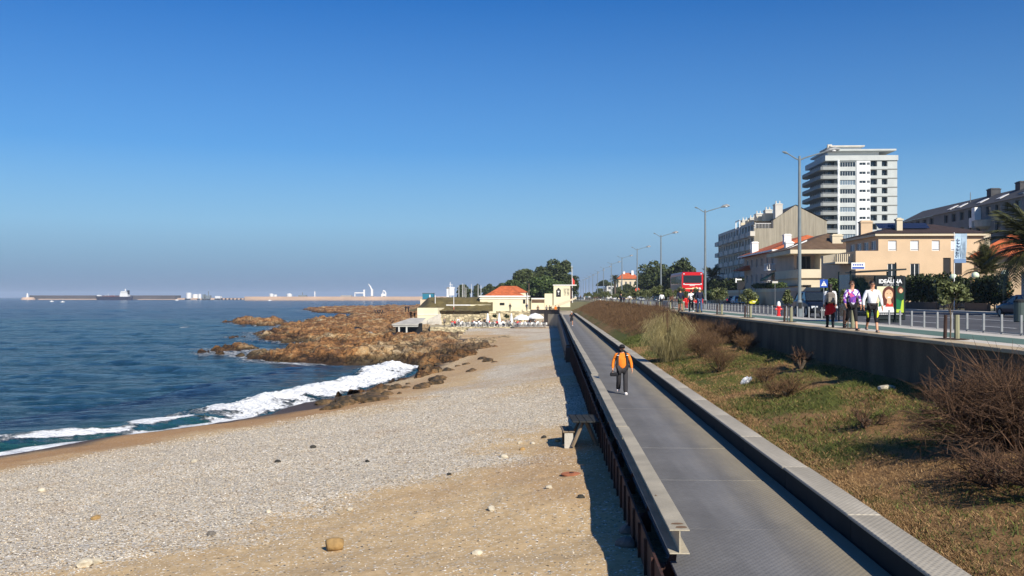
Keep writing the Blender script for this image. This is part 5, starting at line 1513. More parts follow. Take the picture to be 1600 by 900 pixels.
# bank vegetation ------------------------------------------------------
def twig_cloud(n, fn, seed, wmul=1.0):
    """thin three sided twigs; fn(rg, n) -> start, direction*length, radius"""
    rg = np.random.default_rng(seed)
    p, d, r = fn(rg, n); q = p+d
    u = np.cross(d, rand_unit(n, rg)); u /= np.linalg.norm(u, axis=1, keepdims=True)+1e-9
    w = np.cross(d/np.linalg.norm(d, axis=1, keepdims=True), u); r = r[:,None]
    tri = [u, -.5*u+.866*w, -.5*u-.866*w]
    V = np.stack([p+t*r for t in tri]+[q+t*r*.25 for t in tri], 1).reshape(-1, 3)
    b = np.arange(n)[:,None]*6
    F = np.concatenate([b+np.array([[0,1,4,3]]), b+np.array([[1,2,5,4]]), b+np.array([[2,0,3,5]])], 0)
    t = np.repeat(np.clip(rg.normal(.4, .22, n), 0, 1), 6)
    return V, F, t
def branching(rg, L, k1, k2, k3, spread, r0, up=.75):
    """a bare shrub: stems, branches, twigs"""
    P, D, R = [], [], []
    for i in range(k1):
        a = 2*PI*i/k1+rg.uniform(-.5,.5); t = rg.uniform(.1,1)*spread
        d0 = Vector((math.cos(a)*t, math.sin(a)*t, up+rg.uniform(-.15,.25))).normalized()*L*rg.uniform(.45,.62)
        P.append(Vector((math.cos(a)*.06, math.sin(a)*.06, -.05))); D.append(d0); R.append(r0)
        for j in range(k2):
            f = rg.uniform(.35,1); p1 = P[-1] if False else Vector((math.cos(a)*.06, math.sin(a)*.06, -.05))+d0*f
            d1 = (d0.normalized()*.75+Vector((rg.gauss(0,.55),rg.gauss(0,.55),rg.gauss(.15,.4)))).normalized()*L*rg.uniform(.25,.5)
            P.append(p1); D.append(d1); R.append(r0*.5)
            for m in range(k3):
                g = rg.uniform(.2,1); d2 = (d1.normalized()*.7+Vector((rg.gauss(0,.6),rg.gauss(0,.6),rg.gauss(.1,.5)))).normalized()*L*rg.uniform(.12,.32)
                P.append(p1+d1*g); D.append(d2); R.append(r0*.24)
    return np.array([tuple(v) for v in P]), np.array([tuple(v) for v in D]), np.array(R)
def bare_shrub(px, py, z, L, label, seed, k=(9,6,6), spread=1.0, r0=.014, stretch=1.0, cat='shrub', m='twig', stub=False):
    p = gat(px, py, z); p.z = float(bank_h(np.array([p.x]), np.array([p.y]))[0])
    rg = random.Random(seed); P, D, R = branching(rg, L, *k, spread, r0)
    V, F, t = twig_cloud(len(P), lambda g, n: (P, D, R), seed)
    V[:,0] *= stretch
    o = empty('bare_shrub', p, 0, label, cat, 'leafless shrubs on the grass bank')
    link('branches', np_mesh('branches', V, F, M[m], False, dict(tint=t)), o)
    b = MB()
    for i in range(4): a = i*1.7; b.tube([(0,0,-.1),(.05*math.cos(a),.05*math.sin(a),L*.12),(.16*L*math.cos(a),.16*L*math.sin(a),L*.3)], [r0*2.2,r0*1.8,r0*1.1], 6)
    b.build('stem', M['bark'], o)
    if stub:
        b = MB()
        for dx, dz in ((-.06, .98), (.09, 1.0)):
            b.cyl((dx*.4,-.1,.3),(dx,-.16,dz), .05,.05,8)
        b.build('cut_branch', M['bark'], o)
        b = MB()
        for dx, dz in ((-.06, .98), (.09, 1.0)): b.cyl((dx,-.16,dz),(dx*1.02,-.165,dz+.012), .046,.046,8)
        b.build('cut_end', mat('fresh_cut_wood', hexc(226,200,140), .8, .1), o)
bare_shrub(1592, 690, 4.45, 1.95, 'big tangled leafless bush with two pale cut branch ends at the right edge', 1, (34,11,11), 1.7, .024, 1.3, m='twigdark', stub=True)
bare_shrub(1560, 735, 4.3, .8, 'low dark tangle of twigs below the big bush at the right', 21, (16,8,7), 2.2, .02, 1.5, m='twigdark')
bare_shrub(1530, 650, 4.5, 1.35, 'low brown leafless bush against the dark retaining wall', 2, (11,7,8), 1.6, .018, 1.2, m='twigdark')
bare_shrub(1640, 760, 4.3, 1.2, 'leafless bush cut by the lower right edge', 9, (10,7,8), 1.6, .024, m='twigdark')
bare_shrub(1353, 668, 4.1, .58, 'small stubby dark shrub alone in the middle of the lawn', 3, (8,5,5), 1.5, .034, m='twigdark')
bare_shrub(1228, 612, 4.2, .85, 'wide twiggy shrub right of the white bag', 4, (16,7,7), 1.4, .020, 1.25)
bare_shrub(1196, 590, 4.3, .8, 'brown shrub behind the white bag', 5, (12,6,6), 1.0, .022)
bare_shrub(1252, 572, 4.5, .95, 'upright knotty stump near the retaining wall', 6, (6,6,5), .35, .04, m='twigdark')
bare_shrub(1125, 570, 4.3, 1.25, 'thin grey shrub with long stems right of the pampas grass', 7, (16,8,7), .9, .018)
bare_shrub(1098, 548, 4.5, 1.45, 'dense brown shrub just right of the pampas grass', 8, (24,10,9), 1.1, .016)
bare_shrub(1140, 528, 4.8, 1.3, 'dark gnarled shrub standing against the wall top', 10, (14,9,8), .8, .026, m='twigdark')
bare_shrub(1166, 540, 4.7, 1.0, 'rounded twiggy shrub against the retaining wall', 11, (18,9,8), .8, .015)
bare_shrub(1160, 528, 4.9, .9, 'smaller twiggy shrub behind the rounded one', 12, (12,7,7), .8, .015)
# pampas clump
p = gat(1043, 560, 4.05); p.z = float(bank_h(np.array([p.x]), np.array([p.y]))[0])-.05
def pam(rg, n):
    a = rg.random(n)*2*PI; t = np.abs(rg.normal(.22, .3, n)); s = np.stack([np.cos(a)*.22*rg.random(n), np.sin(a)*.22*rg.random(n), np.zeros(n)], 1)
    d = np.stack([np.cos(a)*t, np.sin(a)*t, np.ones(n)*.95], 1); d /= np.linalg.norm(d, axis=1, keepdims=True)
    return s, d*(.9+1.5*rg.random(n)**1.3)[:,None]*(1+.25*np.cos(a*2+.7))[:,None], .006+.005*rg.random(n)
V1, F1, T1 = twig_cloud(3600, pam, 5)
rg = np.random.default_rng(9)
ends = V1.reshape(-1,6,3)[:,3]
def pam2(rg, n):
    i = rg.integers(0, len(ends), n); e = ends[i]*(.85+.15*rg.random((n,1))); o = e*np.array([1,1,0]); o /= np.linalg.norm(o, axis=1, keepdims=True)+.05
    d = o*(.25+.45*rg.random((n,1)))+np.array([0,0,-1])*(.25+.6*rg.random((n,1))); return e, d*(.35+.6*rg.random((n,1))), .004+.004*rg.random(n)
V2, F2, T2 = twig_cloud(5200, pam2, 6)
o = empty('pampas_grass', p, 0, 'tall straw coloured pampas grass clump on the bank', 'grass clump'); o.scale = (.76, .76, .9)
link('leaf_blades', np_mesh('leaf_blades', np.concatenate([V1, V2]), np.concatenate([F1, F2+len(V1)]), M['dryreed'], False, dict(tint=np.concatenate([T1, T2]))), o)
b = MB()
for i in range(9):
    a = i*2.4; t = .15+.4*random.random(); h = 1.3+.6*random.random(); b.tube([(0,0,0),(math.cos(a)*t*.5,math.sin(a)*t*.5,h*.6),(math.cos(a)*t*1.4,math.sin(a)*t*1.4,h)], [.012,.009,.006], 5)

b.build('stalk', mat('pampas_stalk', hexc(204,188,140), .9, .1, 9), o)
# brown scrub over the far bank: nobody could count it
def scrub(rg, n):
    y = 50*(215/50.)**(rg.random(n)**.8); x = 5.5+4.9*rg.random(n)**.75
    near = (y < 70); x = np.where(near, 7.6+2.4*rg.random(n), x)
    z = bank_h(x, y); big = fbm(x*.9, y*.5, 3)
    h = (.25+.85*big)*np.where(y > 100, .8, 1.0)*np.clip((x-4.8)/2.4, .25, 1)
    s = np.stack([x, y, z+h*.35*rg.random(n)], 1)
    d = rand_unit(n, rg)*.75; d[:,2] = np.abs(d[:,2])*.8+.35
    return s, d*h[:,None]*(.55+.5*rg.random((n,1))), (.004+.006*rg.random(n))*(y/55.)
V, F, t = twig_cloud(60000, scrub, 8)
tag(link('brown_scrub', np_mesh('brown_scrub', V, F, M['twig'], False, dict(tint=t))), 'brown leafless scrub covering the far bank', 'scrub', None, 'stuff')
# grass blades on the lawn
def blades(n, seed, fn, m, name, label, hmul):
    rg = np.random.default_rng(seed); p, h = fn(rg, n)
    a = rg.random(n)*2*PI; lean = rg.normal(0, .7, (n, 2))
    w = np.stack([np.cos(a), np.sin(a), np.zeros(n)], 1)*(h*.09+.0014)[:,None]
    tip = p+np.stack([lean[:,0]*h, lean[:,1]*h, h*hmul], 1)
    V = np.stack([p-w, p+w, tip], 1).reshape(-1, 3); F = np.arange(n*3).reshape(n, 3)
    t = np.repeat(np.clip(rg.normal(.45,.25,n), 0, 1), 3)
    tag(link(name, np_mesh(name, V, F, M[m], False, dict(tint=t))), label, 'grass', None, 'stuff')
def lawn(rg, n):
    y = 10.5*(62/10.5)**(rg.random(n)**1.15); x = 4.78+5.3*rg.random(n); bare = (fbm(x*.7+3, y*.55, 4) < .47) & (rg.random(n) < .9); x = np.where(bare, 4.78+.5*rg.random(n), x); z = bank_h(x, y)
    return np.stack([x, y, z-.005], 1), (.03+.05*rg.random(n))*(.6+y/45.)
blades(110000, 31, lawn, 'drygrass', 'dry_grass', 'short dry straw coloured grass on the bank', .75)
def lawng(rg, n):
    y = 10.5*(70/10.5)**rg.random(n); x = 4.78+5.0*rg.random(n)
    g = fbm(x*.55+40, y*.4, 4)+.16*np.exp(-((x-5.5)/.9)**2)*(y > 26); keep = g > .555
    x, y = x[keep], y[keep]; z = bank_h(x, y)
    k = n-len(x); x = np.concatenate([x, x[rg.integers(0, len(x), k)]+rg.normal(0,.1,k)]); y = np.concatenate([y, y[rg.integers(0, len(y), k)]+rg.normal(0,.15,k)])
    x = np.clip(x, 4.78, 10.0); z = bank_h(x, y)
    return np.stack([x, y, z-.005], 1), (.05+.09*rg.random(n))*(.6+y/50.)
blades(34000, 32, lawng, 'greengrass', 'green_grass', 'patches of longer green grass on the bank', .8)

# loose pebbles lying on the shingle and the sand: real stones where the camera is near
def pebbles(n, seed):
    rg = np.random.default_rng(seed)
    y = 11.5*(52/11.5)**(rg.random(n)**1.25); x = -26+27.2*rg.random(n)
    z, S, _ = beach_h(x, y)
    bx = np.interp(y, bnd[:,1], bnd[:,0]); sh = sstep(-3.5, 2.5, bx-x+(fbm(x*.22, y*.2, 5)-.5)*9 + (fbm(x*1.2+9, y*1.2, 3)-.5)*3)
    keep = (S > 8.5) & (rg.random(n) < .10+.9*sh) & (np.abs(x/y) < .75)
    x, y, z = x[keep], y[keep], z[keep]; n = len(x)
    s = (.007+.013*rg.random(n)**2.8)*(.7+y/45.)
    a = rg.random(n)*2*PI; ax = np.stack([np.cos(a), np.sin(a), np.zeros(n)], 1); ay = np.stack([-np.sin(a), np.cos(a), np.zeros(n)], 1)
    p = np.stack([x, y, z+s*.18], 1); s = s[:,None]; up = np.array([[0,0,1.]])
    l = 1.0+.7*rg.random((n,1))
    V = np.stack([p+ax*s*l, p+ay*s, p-ax*s*l, p-ay*s, p+up*s*.62+ax*s*.15, p-up*s*.5], 1).reshape(-1,3)
    b = np.arange(n)[:,None]*6
    F = np.concatenate([b+np.array([[i,j,4]]) for i,j in ((0,1),(1,2),(2,3),(3,0))]+[b+np.array([[j,i,5]]) for i,j in ((0,1),(1,2),(2,3),(3,0))], 0)
    t = np.repeat(rg.random(n), 6)
    m = NT('loose_pebbles'); m.base(m.ramp(m.attr('tint'), [(0, hexc(84,74,62)), (.10, hexc(148,136,118)), (.35, hexc(190,174,148)), (.8, hexc(212,198,172)), (1, hexc(240,234,222))])); m.set(Roughness=.8)
    tag(link('pebbles', np_mesh('pebbles', V, F, m.m, False, dict(tint=t))), 'pale loose pebbles scattered over the near beach', 'pebbles', None, 'stuff')
pebbles(150000, 77)
# ================================================================ street furniture
# lamps: one pole, two arms in a V, long arm over the road and a short one over the walk
LX = 14.75
def lamp_proto():
    t = empty('street_lamp', (LX, 58, PROM_Z-.02), 0, 'nearest tall grey street lamp, standing in front of the tower block', 'street lamp', 'street lamps along the promenade')
    b = MB(); b.lathe([(.16,0),(.16,.9),(.11,1.0),(.105,5),(.075,9.4),(.06,9.6)], (0,0,0), 10); b.build('pole', M['greysteel'], t, smooth=False)
    b = MB(); b.tube([(0,0,9.35),(.35,0,9.5),(1.1,0,9.72),(1.75,0,9.9)], [.05,.045,.04,.035], 6); b.build('arm', M['greysteel'], t)
    b = MB(); b.tube([(0,0,9.35),(-.25,0,9.46),(-.75,0,9.78)], [.045,.04,.03], 6); b.build('arm', M['greysteel'], t)
    b = MB(); b.tube([(1.5,0,9.85),(1.75,0,9.93),(2.1,0,10.0),(2.35,0,9.98)], [.05,.13,.15,.06], 8); h = b.build('lamp_head', M['steel'], t)
    b = MB(); b.sphere((2.0,0,9.9), .15, 8, 6, (1.2,1,.55)); b.build('lens', M['white'], h)
    b = MB(); b.tube([(-.68,0,9.74),(-.85,0,9.82),(-1.02,0,9.86)], [.04,.08,.03], 7); b.build('lamp_head', M['greysteel'], t)
    b = MB(); b.box(-.1,.1,-.175,-.155,.5,.85); b.build('access_door', M['darksteel'], t)
    return t
lamp0 = lamp_proto()
ln = ['second street lamp from the viewer, left of the apartment row', 'third street lamp from the viewer, in front of the trees', 'fourth street lamp from the viewer, just left of the bus trees',
      'fifth street lamp from the viewer, right of the orange roofed villa', 'sixth street lamp from the viewer, in front of the villa', 'seventh street lamp from the viewer, left of the palm trunk']
for i in range(1, 13):
    c = copy_tree(lamp0); c.location.y = 58+36.6*i-(1.2 if i == 1 else 0)
    c['label'] = ln[i-1] if i <= 6 else '%s street lamp from the viewer, small against the far sky' % ('eighth','ninth','tenth','eleventh','twelfth','thirteenth')[i-7]
# low railing of posts between bike lane and road
fn_ = empty('post_railing', (0,0,PROM_Z), 0, 'long low row of grey metal posts between the bike lane and the road', 'railing')
b = MB(); b.cbox(-.035,.035,-.03,.03,0,.62,.008); pm = b.mesh('post', M['steel'])
y = 24.3; k = 0
while y < 330:
    if not (41.0 < y < 47.0):
        if k < 240: link('post', pm, fn_, (14.0, y, 0)); k += 1
    y += 1.25
b = MB(); b.box(13.985,14.015,28.0,33.2,.045,.075); b.box(13.985,14.015,62,260,.05,.08); b.box(13.985,14.015,62,260,.56,.6); b.build('rail', M['steel'], fn_)
# hydrant
t = empty('fire_hydrant', (13.75, 59, PROM_Z), 0, 'red fire hydrant with white cap beside the slender young tree', 'hydrant')
b = MB(); b.lathe([(.13,0),(.13,.08),(.1,.1),(.1,.5),(.14,.52),(.14,.58),(.1,.6)], (0,0,0), 12); b.cyl((-.2,0,.42),(.2,0,.42),.06,.06,8); b.build('body', M['red'], t)
MB().lathe([(.1,.6),(.12,.64),(.11,.78),(.06,.88),(.02,.9)], (0,0,0), 12).build('cap', M['white'], t)
# bus shelter with lit poster
M['shelter'] = mat('dark_green_shelter_frame', hexc(24,34,34), .4, .05)
M['tealglass'] = mat('shelter_glass', hexc(54,84,92), .08, .05, spec=.8)
nt_ = M['tealglass'].node_tree.nodes['Principled BSDF']; nt_.inputs['Alpha'].default_value = .72
SY = 43.6
sx0, sx1 = at(1366, 464, SY).x, at(1413, 464, SY).x
t = empty('bus_shelter', (sx0, at(1366,464,SY).y, PROM_Z), 0, 'dark bus shelter with a lit poster panel showing a smiling woman', 'bus shelter')
wP = sx1-sx0
b = MB(); b.cbox(0, wP, -.1, .1, .12, 2.12, .03); b.cbox(.2, wP-.2, -.05, .05, 0, .12, .01); pn = b.build('poster_panel', M['shelter'], t)
# roof, posts, glass back, stop sign, bench
b = MB(); b.obox((wP/2-.35, .9, 2.36), 2.0, 2.4, .07, rmat(0,-.05,0)); b.build('roof', M['shelter'], t)
for px in (.9,):
    MB().cyl((px,-.16,0),(px,-.16,2.72),.032,.032,8).build('post', M['shelter'], t)
for x, y in ((-1.0,.2),(-1.0,2.0),(wP-.1,2.0)): MB().cyl((x,y,0),(x,y,2.36),.04,.04,8).build('post', M['shelter'], t)
b = MB(); b.box(-1.0, wP-.1, 1.98, 2.0, .25, 2.2); b.build('back_glass', M['tealglass'], t)
b = MB(); b.box(-1.01,-.99,.22,1.96,.25,2.2); b.build('side_glass', M['tealglass'], t)
b = MB(); b.box(-.9, wP-.2, 1.3, 1.65, .45, .5); b.box(-.8,-.75,1.4,1.5,0,.45); b.box(.9,.95,1.4,1.5,0,.45); b.build('bench', M['steel'], t)
b = MB(); b.box(-1.05,-.45,-.1,-.06,2.42,2.72); sgn = b.build('stop_sign', M['white'], t)
M['signblue'] = mat('sign_blue', hexc(20,70,160), .4, .05)
b = MB(); b.box(-1.02,-.48,-.105,-.101,2.44,2.52); b.build('blue_band', M['signblue'], sgn)
b = MB()
for k in range(6): b.box(-.98+k*.08,-.93+k*.08,-.105,-.101,2.58,2.66)
b.build('lettering', M['signblue'], sgn)
# the printed sheet: flat colour areas on a flat poster
def flat(name, poly, z, m, parent, y=-.104):
    b = MB(); b.add([(x, y-z*.0012, q) for x, q in poly], [tuple(range(len(poly)))]); o = b.build(name, m, parent); return o
def ell(cx, cz, rx, rz, n=22, a0=0, a1=2*PI): return [(cx+rx*math.cos(a0+(a1-a0)*i/n), cz+rz*math.sin(a0+(a1-a0)*i/n)) for i in range(n)]
pc = {k: mat('print_'+k, hexc(*c), .35, .0) for k, c in dict(cream=(216,206,170), white=(232,232,230), green=(20,104,62), darkgreen=(12,64,44), brownhair=(92,48,34), skin=(222,176,138), red=(196,54,34), lime=(176,200,60), black=(16,20,22), lips=(190,90,80)).items()}
a, c = .09, wP-.09
z0, z1 = .46, 1.64
w = c-a; fx = lambda u: a+u*w; fz = lambda v: z0+v*(z1-z0)
flat('printed_sheet', [(a,.28),(c,.28),(c,2.06),(a,2.06)], 1, pc['black'], pn)
flat('picture', [(a,z0),(c,z0),(c,z1),(a,z1)], 2, pc['cream'], pn)
flat('green_shape', [(fx(.62),fz(.18)),(fx(1),fz(.05)),(fx(1),fz(1)),(fx(.6),fz(1))], 3, pc['darkgreen'], pn)
flat('second_face', ell(fx(.88),fz(.86),w*.12,.16), 4, pc['brownhair'], pn)
flat('second_face', ell(fx(.9),fz(.83),w*.07,.1), 5, pc['skin'], pn)
flat('dress', [(fx(.04),fz(.1)),(fx(.96),fz(.1)),(fx(.93),fz(.42)),(fx(.7),fz(.55)),(fx(.36),fz(.55)),(fx(.08),fz(.42))], 6, pc['green'], pn)
flat('white_page', [(fx(.0),fz(0)),(fx(.66),fz(0)),(fx(.6),fz(.24)),(fx(.3),fz(.27)),(fx(0),fz(.2))], 7, pc['white'], pn)
flat('lime_shape', [(fx(.7),fz(0)),(fx(1),fz(0)),(fx(1),fz(.5)),(fx(.93),fz(.45)),(fx(.88),fz(.12)),(fx(.7),fz(.12))], 8, pc['lime'], pn)
flat('hair', ell(fx(.44),fz(.72),w*.235,.33)+[], 9, pc['brownhair'], pn)
flat('hair', [(fx(.21),fz(.75)),(fx(.18),fz(.3)),(fx(.34),fz(.26)),(fx(.58),fz(.26)),(fx(.68),fz(.4)),(fx(.675),fz(.75))], 10, pc['brownhair'], pn)
flat('neck', [(fx(.38),fz(.5)),(fx(.52),fz(.5)),(fx(.55),fz(.3)),(fx(.36),fz(.3))], 11, pc['skin'], pn)
flat('face', ell(fx(.44),fz(.68),w*.155,.235), 12, pc['skin'], pn)
flat('smile', ell(fx(.45),fz(.58),w*.06,.03), 13, pc['white'], pn)
for u in (.375, .505): flat('eye', ell(fx(u),fz(.72),w*.022,.014,10), 13, pc['black'], pn)
flat('scarf', [(fx(.3),fz(.22)),(fx(.62),fz(.22)),(fx(.58),fz(.36)),(fx(.48),fz(.3)),(fx(.38),fz(.36))], 14, pc['red'], pn)
def text(body, size, loc, m, parent, rot=(PI/2,0,0), name='lettering', bold=0.0, sx=1.0, ext=.0, shear=0.0):
    cu = bpy.data.curves.new(name, 'FONT'); cu.body = body; cu.size = size; cu.align_x = 'CENTER'; cu.align_y = 'CENTER'; cu.offset = bold; cu.extrude = ext; cu.shear = shear
    tmp = bpy.data.objects.new('tmp', cu); COL.objects.link(tmp); dg = bpy.context.evaluated_depsgraph_get()
    me = bpy.data.meshes.new_from_object(tmp.evaluated_get(dg)); bpy.data.objects.remove(tmp); me.name = name
    me.materials.clear(); me.materials.append(m)
    o = link(name, me, parent, loc); o.rotation_euler = rot; o.scale = (sx,1,1); return o
text('IDEALINA', .25, (wP/2, -.106, 1.86), pc['white'], pn, bold=.008, sx=.95)
b = MB()
for k in range(3): b.box(wP/2-.09+k*.06, wP/2-.05+k*.06, -.107,-.105, 2.0, 2.035)
x = wP*.27
while x < wP*.75: L = random.uniform(.02,.07); b.box(x, x+L, -.107,-.105, 1.69+random.uniform(-.012,.01), 1.715); x += L+.02
x = a+.02
while x < c-.06: L = random.uniform(.03,.08); b.box(x, x+L, -.107,-.105, .37, .40); x += L+.018
b.build('small_print', pc['white'], pn)
# pedestrian crossing sign
q = at(1287, 464, 58)
t = empty('crossing_sign', (q.x, q.y, PROM_Z), 0, 'round-cornered blue pedestrian crossing sign on a thin pole', 'road sign')
zc = 7+(464-443)*58/1500-PROM_Z
MB().cyl((0,0,0),(0,0,zc+.3),.03,.03,7).build('pole', M['steel'], t)
b = MB(); b.cbox(-.24,.24,-.05,-.03,zc-.24,zc+.24,.008); s_ = b.build('plate', M['signblue'], t)
b = MB(); b.add([(-.17,-.056,zc-.14),(.17,-.056,zc-.14),(0,-.056,zc+.17)], [(0,1,2)]); s2 = b.build('triangle', M['white'], s_)
b = MB(); b.add([(x*.16,-.06,zc-.02+z*.16) for x,z in ((-.3,-.6),(-.05,-.1),(-.1,.25),(.08,.3),(.1,-.05),(.3,-.6),(.18,-.6),(.02,-.25),(-.16,-.6))], [tuple(range(9))]); b.add([(x*.035,-.06,zc+.065+z*.035) for x,z in ell(0,0,.7,.7,8)], [tuple(range(8))]); b.build('walking_figure', M['black'], s_)
# litter bin at the right edge of the road
q = at(1595, 464, 49)
t = empty('waste_bin', (q.x, q.y, PROM_Z-.12), 0, 'grey green cylinder waste bin at the right edge by the dark car', 'bin')
MB().lathe([(.3,0),(.33,.05),(.33,1.0),(.3,1.05)], (0,0,0), 16).build('body', mat('bin_grey_green', hexc(74,86,82), .5, .06), t)
MB().lathe([(.34,1.0),(.34,1.1),(.2,1.16),(.02,1.18)], (0,0,0), 16).build('lid', M['darksteel'], t)
# gate posts with globe lamps
M['globe'] = mat('opal_globe', hexc(214,226,196), .3, .02)
M['gatepost'] = mat('gate_post_render', hexc(196,150,100), .85, .12, 2)
for px, d, h, lab in ((1489.5, 86, 2.55, 'globe lamp on the ochre gate post below the banner'), (1524, 82, 2.6, 'globe lamp on the gate post left of the short palm'), (1570.5, 79, 2.7, 'globe lamp half hidden by the plain grey building')):
    q = at(px, 464, d); t = empty('gate_lamp', (q.x, q.y, 5.83), 0, lab, 'lamp', 'globe lamps on the gate posts')
    b = MB(); b.box(-.28,.28,-.28,.28,0,h-.1); b.box(-.34,.34,-.34,.34,h-.1,h); b.build('gate_post', M['gatepost'], t)
    MB().cyl((0,0,h),(0,0,h+.14),.1,.08,8).build('collar', M['darksteel'], t)
    MB().sphere((0,0,h+.4), .31, 16, 10).build('globe', M['globe'], t, smooth=True)
q0, q1 = at(1490, 464, 85.8), at(1523, 464, 82.2)
t = empty('iron_gate', (q0.x, q0.y, 5.83), math.atan2(q1.y-q0.y, q1.x-q0.x), 'dark blue iron gate between the two globe lamp posts', 'gate')
Lg = (q1-q0).xy.length
b = MB(); b.box(.3, Lg-.3, -.03, .03, .15, .25); b.box(.3, Lg-.3, -.03, .03, 1.1, 1.18)
for k in range(12): x = .35+k*(Lg-.7)/11; b.box(x, x+.03, -.012, .012, .1, 1.25)
b.build('gate_bars', M['darksteel'], t)
# banner on its pole
q = at(1491, 464, 83.5)
t = empty('banner', (q.x, q.y, 5.83), 0, 'pale blue vertical banner with dark lettering on a white pole', 'banner')
zb = 7+(464-410.5)*83.5/1500-5.83; zt = 7+(464-365)*83.5/1500-5.83
MB().cyl((-.0,0,0),(.0,0,zt+.1),.05,.035,8).build('pole', M['white'], t)
b = MB(); pts = []
for i in range(9):
    z = zb+(zt-zb)*i/8; dx = .14*i/8; yv = .05*math.sin(i*1.1)
    pts.append([(.02+dx*.6, yv, z), (.5+dx, .1+yv*1.6, z), (.98+dx, yv*.5+.02, z)])
for i in range(8):
    for j in range(2): b.quad(pts[i][j], pts[i][j+1], pts[i+1][j+1], pts[i+1][j])
cl = b.build('cloth', mat('banner_cloth', hexc(168,190,206), .8, .06, 1.5), t, smooth=True)
b = MB(); rr_ = random.Random(5)
z = zb+.55
while z < zt-.4: h = rr_.uniform(.12,.2); f = (z-zb)/(zt-zb)*.14; b.box(.13+f, .36+f, -.05,-.045, z, z+h*.35); b.box(.13+f, .2+f, -.05,-.045, z+h*.35, z+h); z += h+.09
b.box(.50,.53,-.05,-.045, zb+.5, zb+1.5); b.box(.6,.62,-.05,-.045, zb+1.5, zt-.4)
for k in range(3): b.box(.72+k*.1,.74+k*.1,-.05,-.045, zb+.4, zb+1.9)
b.build('lettering', mat('banner_print', hexc(46,62,92), .7, .05), t)
b = MB(); b.box(.0,.98,-.06,-.03,zb-.02,zb+.32); b.build('blue_band', mat('banner_blue', hexc(104,132,168), .7, .05), t)
# small traffic sign down the road, lamp on a short mast near the villa
q = at(996, 464, 255)
t = empty('road_sign', (q.x, q.y, PROM_Z-.1), 0, 'round red road sign on a pole among the far trees', 'road sign')
MB().cyl((0,0,0),(0,0,3.0),.06,.06,6).build('pole', M['steel'], t)
MB().cyl((0,-.08,3.1),(0,-.05,3.1),.62,.62,16).build('disc', mat('sign_orange_red', hexc(206,92,64), .5, .05), t)
# traffic light mast by the garden wall
q = at(1211, 464, 119); t = empty('thin_sign_pole', (q.x, q.y, RD+.14), 0, 'thin pole standing before the cream garden wall', 'pole')
MB().cyl((0,0,0),(0,0,3.1),.03,.03,6).build('pole', M['steel'], t); MB().box(-.35,.35,-.04,.04,2.85,3.1).build('plate', M['offwhite'], t)
q = at(1155, 464, 152); t = empty('traffic_light', (q.x, q.y, RD+.14), 0, 'dark traffic light post with white bracket by the bushes', 'traffic light')
MB().cyl((0,0,0),(0,0,3.6),.07,.06,7).build('pole', M['black'], t); b = MB(); b.box(-.3,.9,-.2,.2,2.3,3.6); b.build('signal_head', M['black'], t)
b = MB(); b.box(-.6,-.4,-.1,.1,3.4,4.1); b.box(-.4,.4,-.05,.05,3.8,4.0); b.build('bracket', M['white'], t)
# flag, masts and poles round the cafe
q = at(894.5, 464, 232); t = empty('flag_pole', (q.x, q.y, 5.6), 0, 'white pole with a small red flag behind the kiosk', 'flag')
MB().cyl((0,0,0),(-.15,0,9.0),.09,.06,6).build('pole', M['white'], t)
b = MB(); b.add([(-.1,-.02,6.2),(.55,.05,5.3),(.5,.1,4.3),(0,0,4.2),(.2,.1,5.6)], [(0,4,1),(3,2,1,4),(0,3,4)]); b.build('flag', mat('red_flag', hexc(200,60,50), .8, .05), t)
for i, (px, yt, yb, d) in enumerate(((680,461,481,214),(709,463,490,209),(704.5,462,478,225),(826.5,443,470,226))):
    p = at(px, yt, d); z0 = at(px, yb, d).z
    t = empty('mast', (p.x, p.y, z0), 0, ['thin white mast on the mound, leftmost by the yellow wall','white pole with red bands in front of the yellow walls','thin pole on the mound left of the banded pole','wooden pole at the right corner of the cafe'][i], 'mast')
    MB().cyl((0,0,0),(0,0,p.z-z0),.09,.07,6).build('pole', M['white'] if i != 3 else M['wood'], t)
    if i == 1: b = MB(); b.cyl((0,0,.4),(0,0,1.4),.1,.1,6); b.build('red_band', mat('faded_red_band', hexc(190,110,90), .7), t)
ml = ['leftmost','second','third','fourth','fifth','sixth','seventh']
for i, (px, yt) in enumerate(((717,446),(722.5,443),(725,444),(736.5,444),(747,445),(751.5,446),(728,449))):
    p = at(px, yt, 330); t = empty('yacht_mast', (p.x, p.y, 5.6), 0, '%s thin white mast before the small round pines' % ml[i], 'mast', 'thin masts beyond the mound')
    MB().cyl((0,0,0),(0,0,p.z-5.6),.11,.07,5).build('pole', M['white'], t)

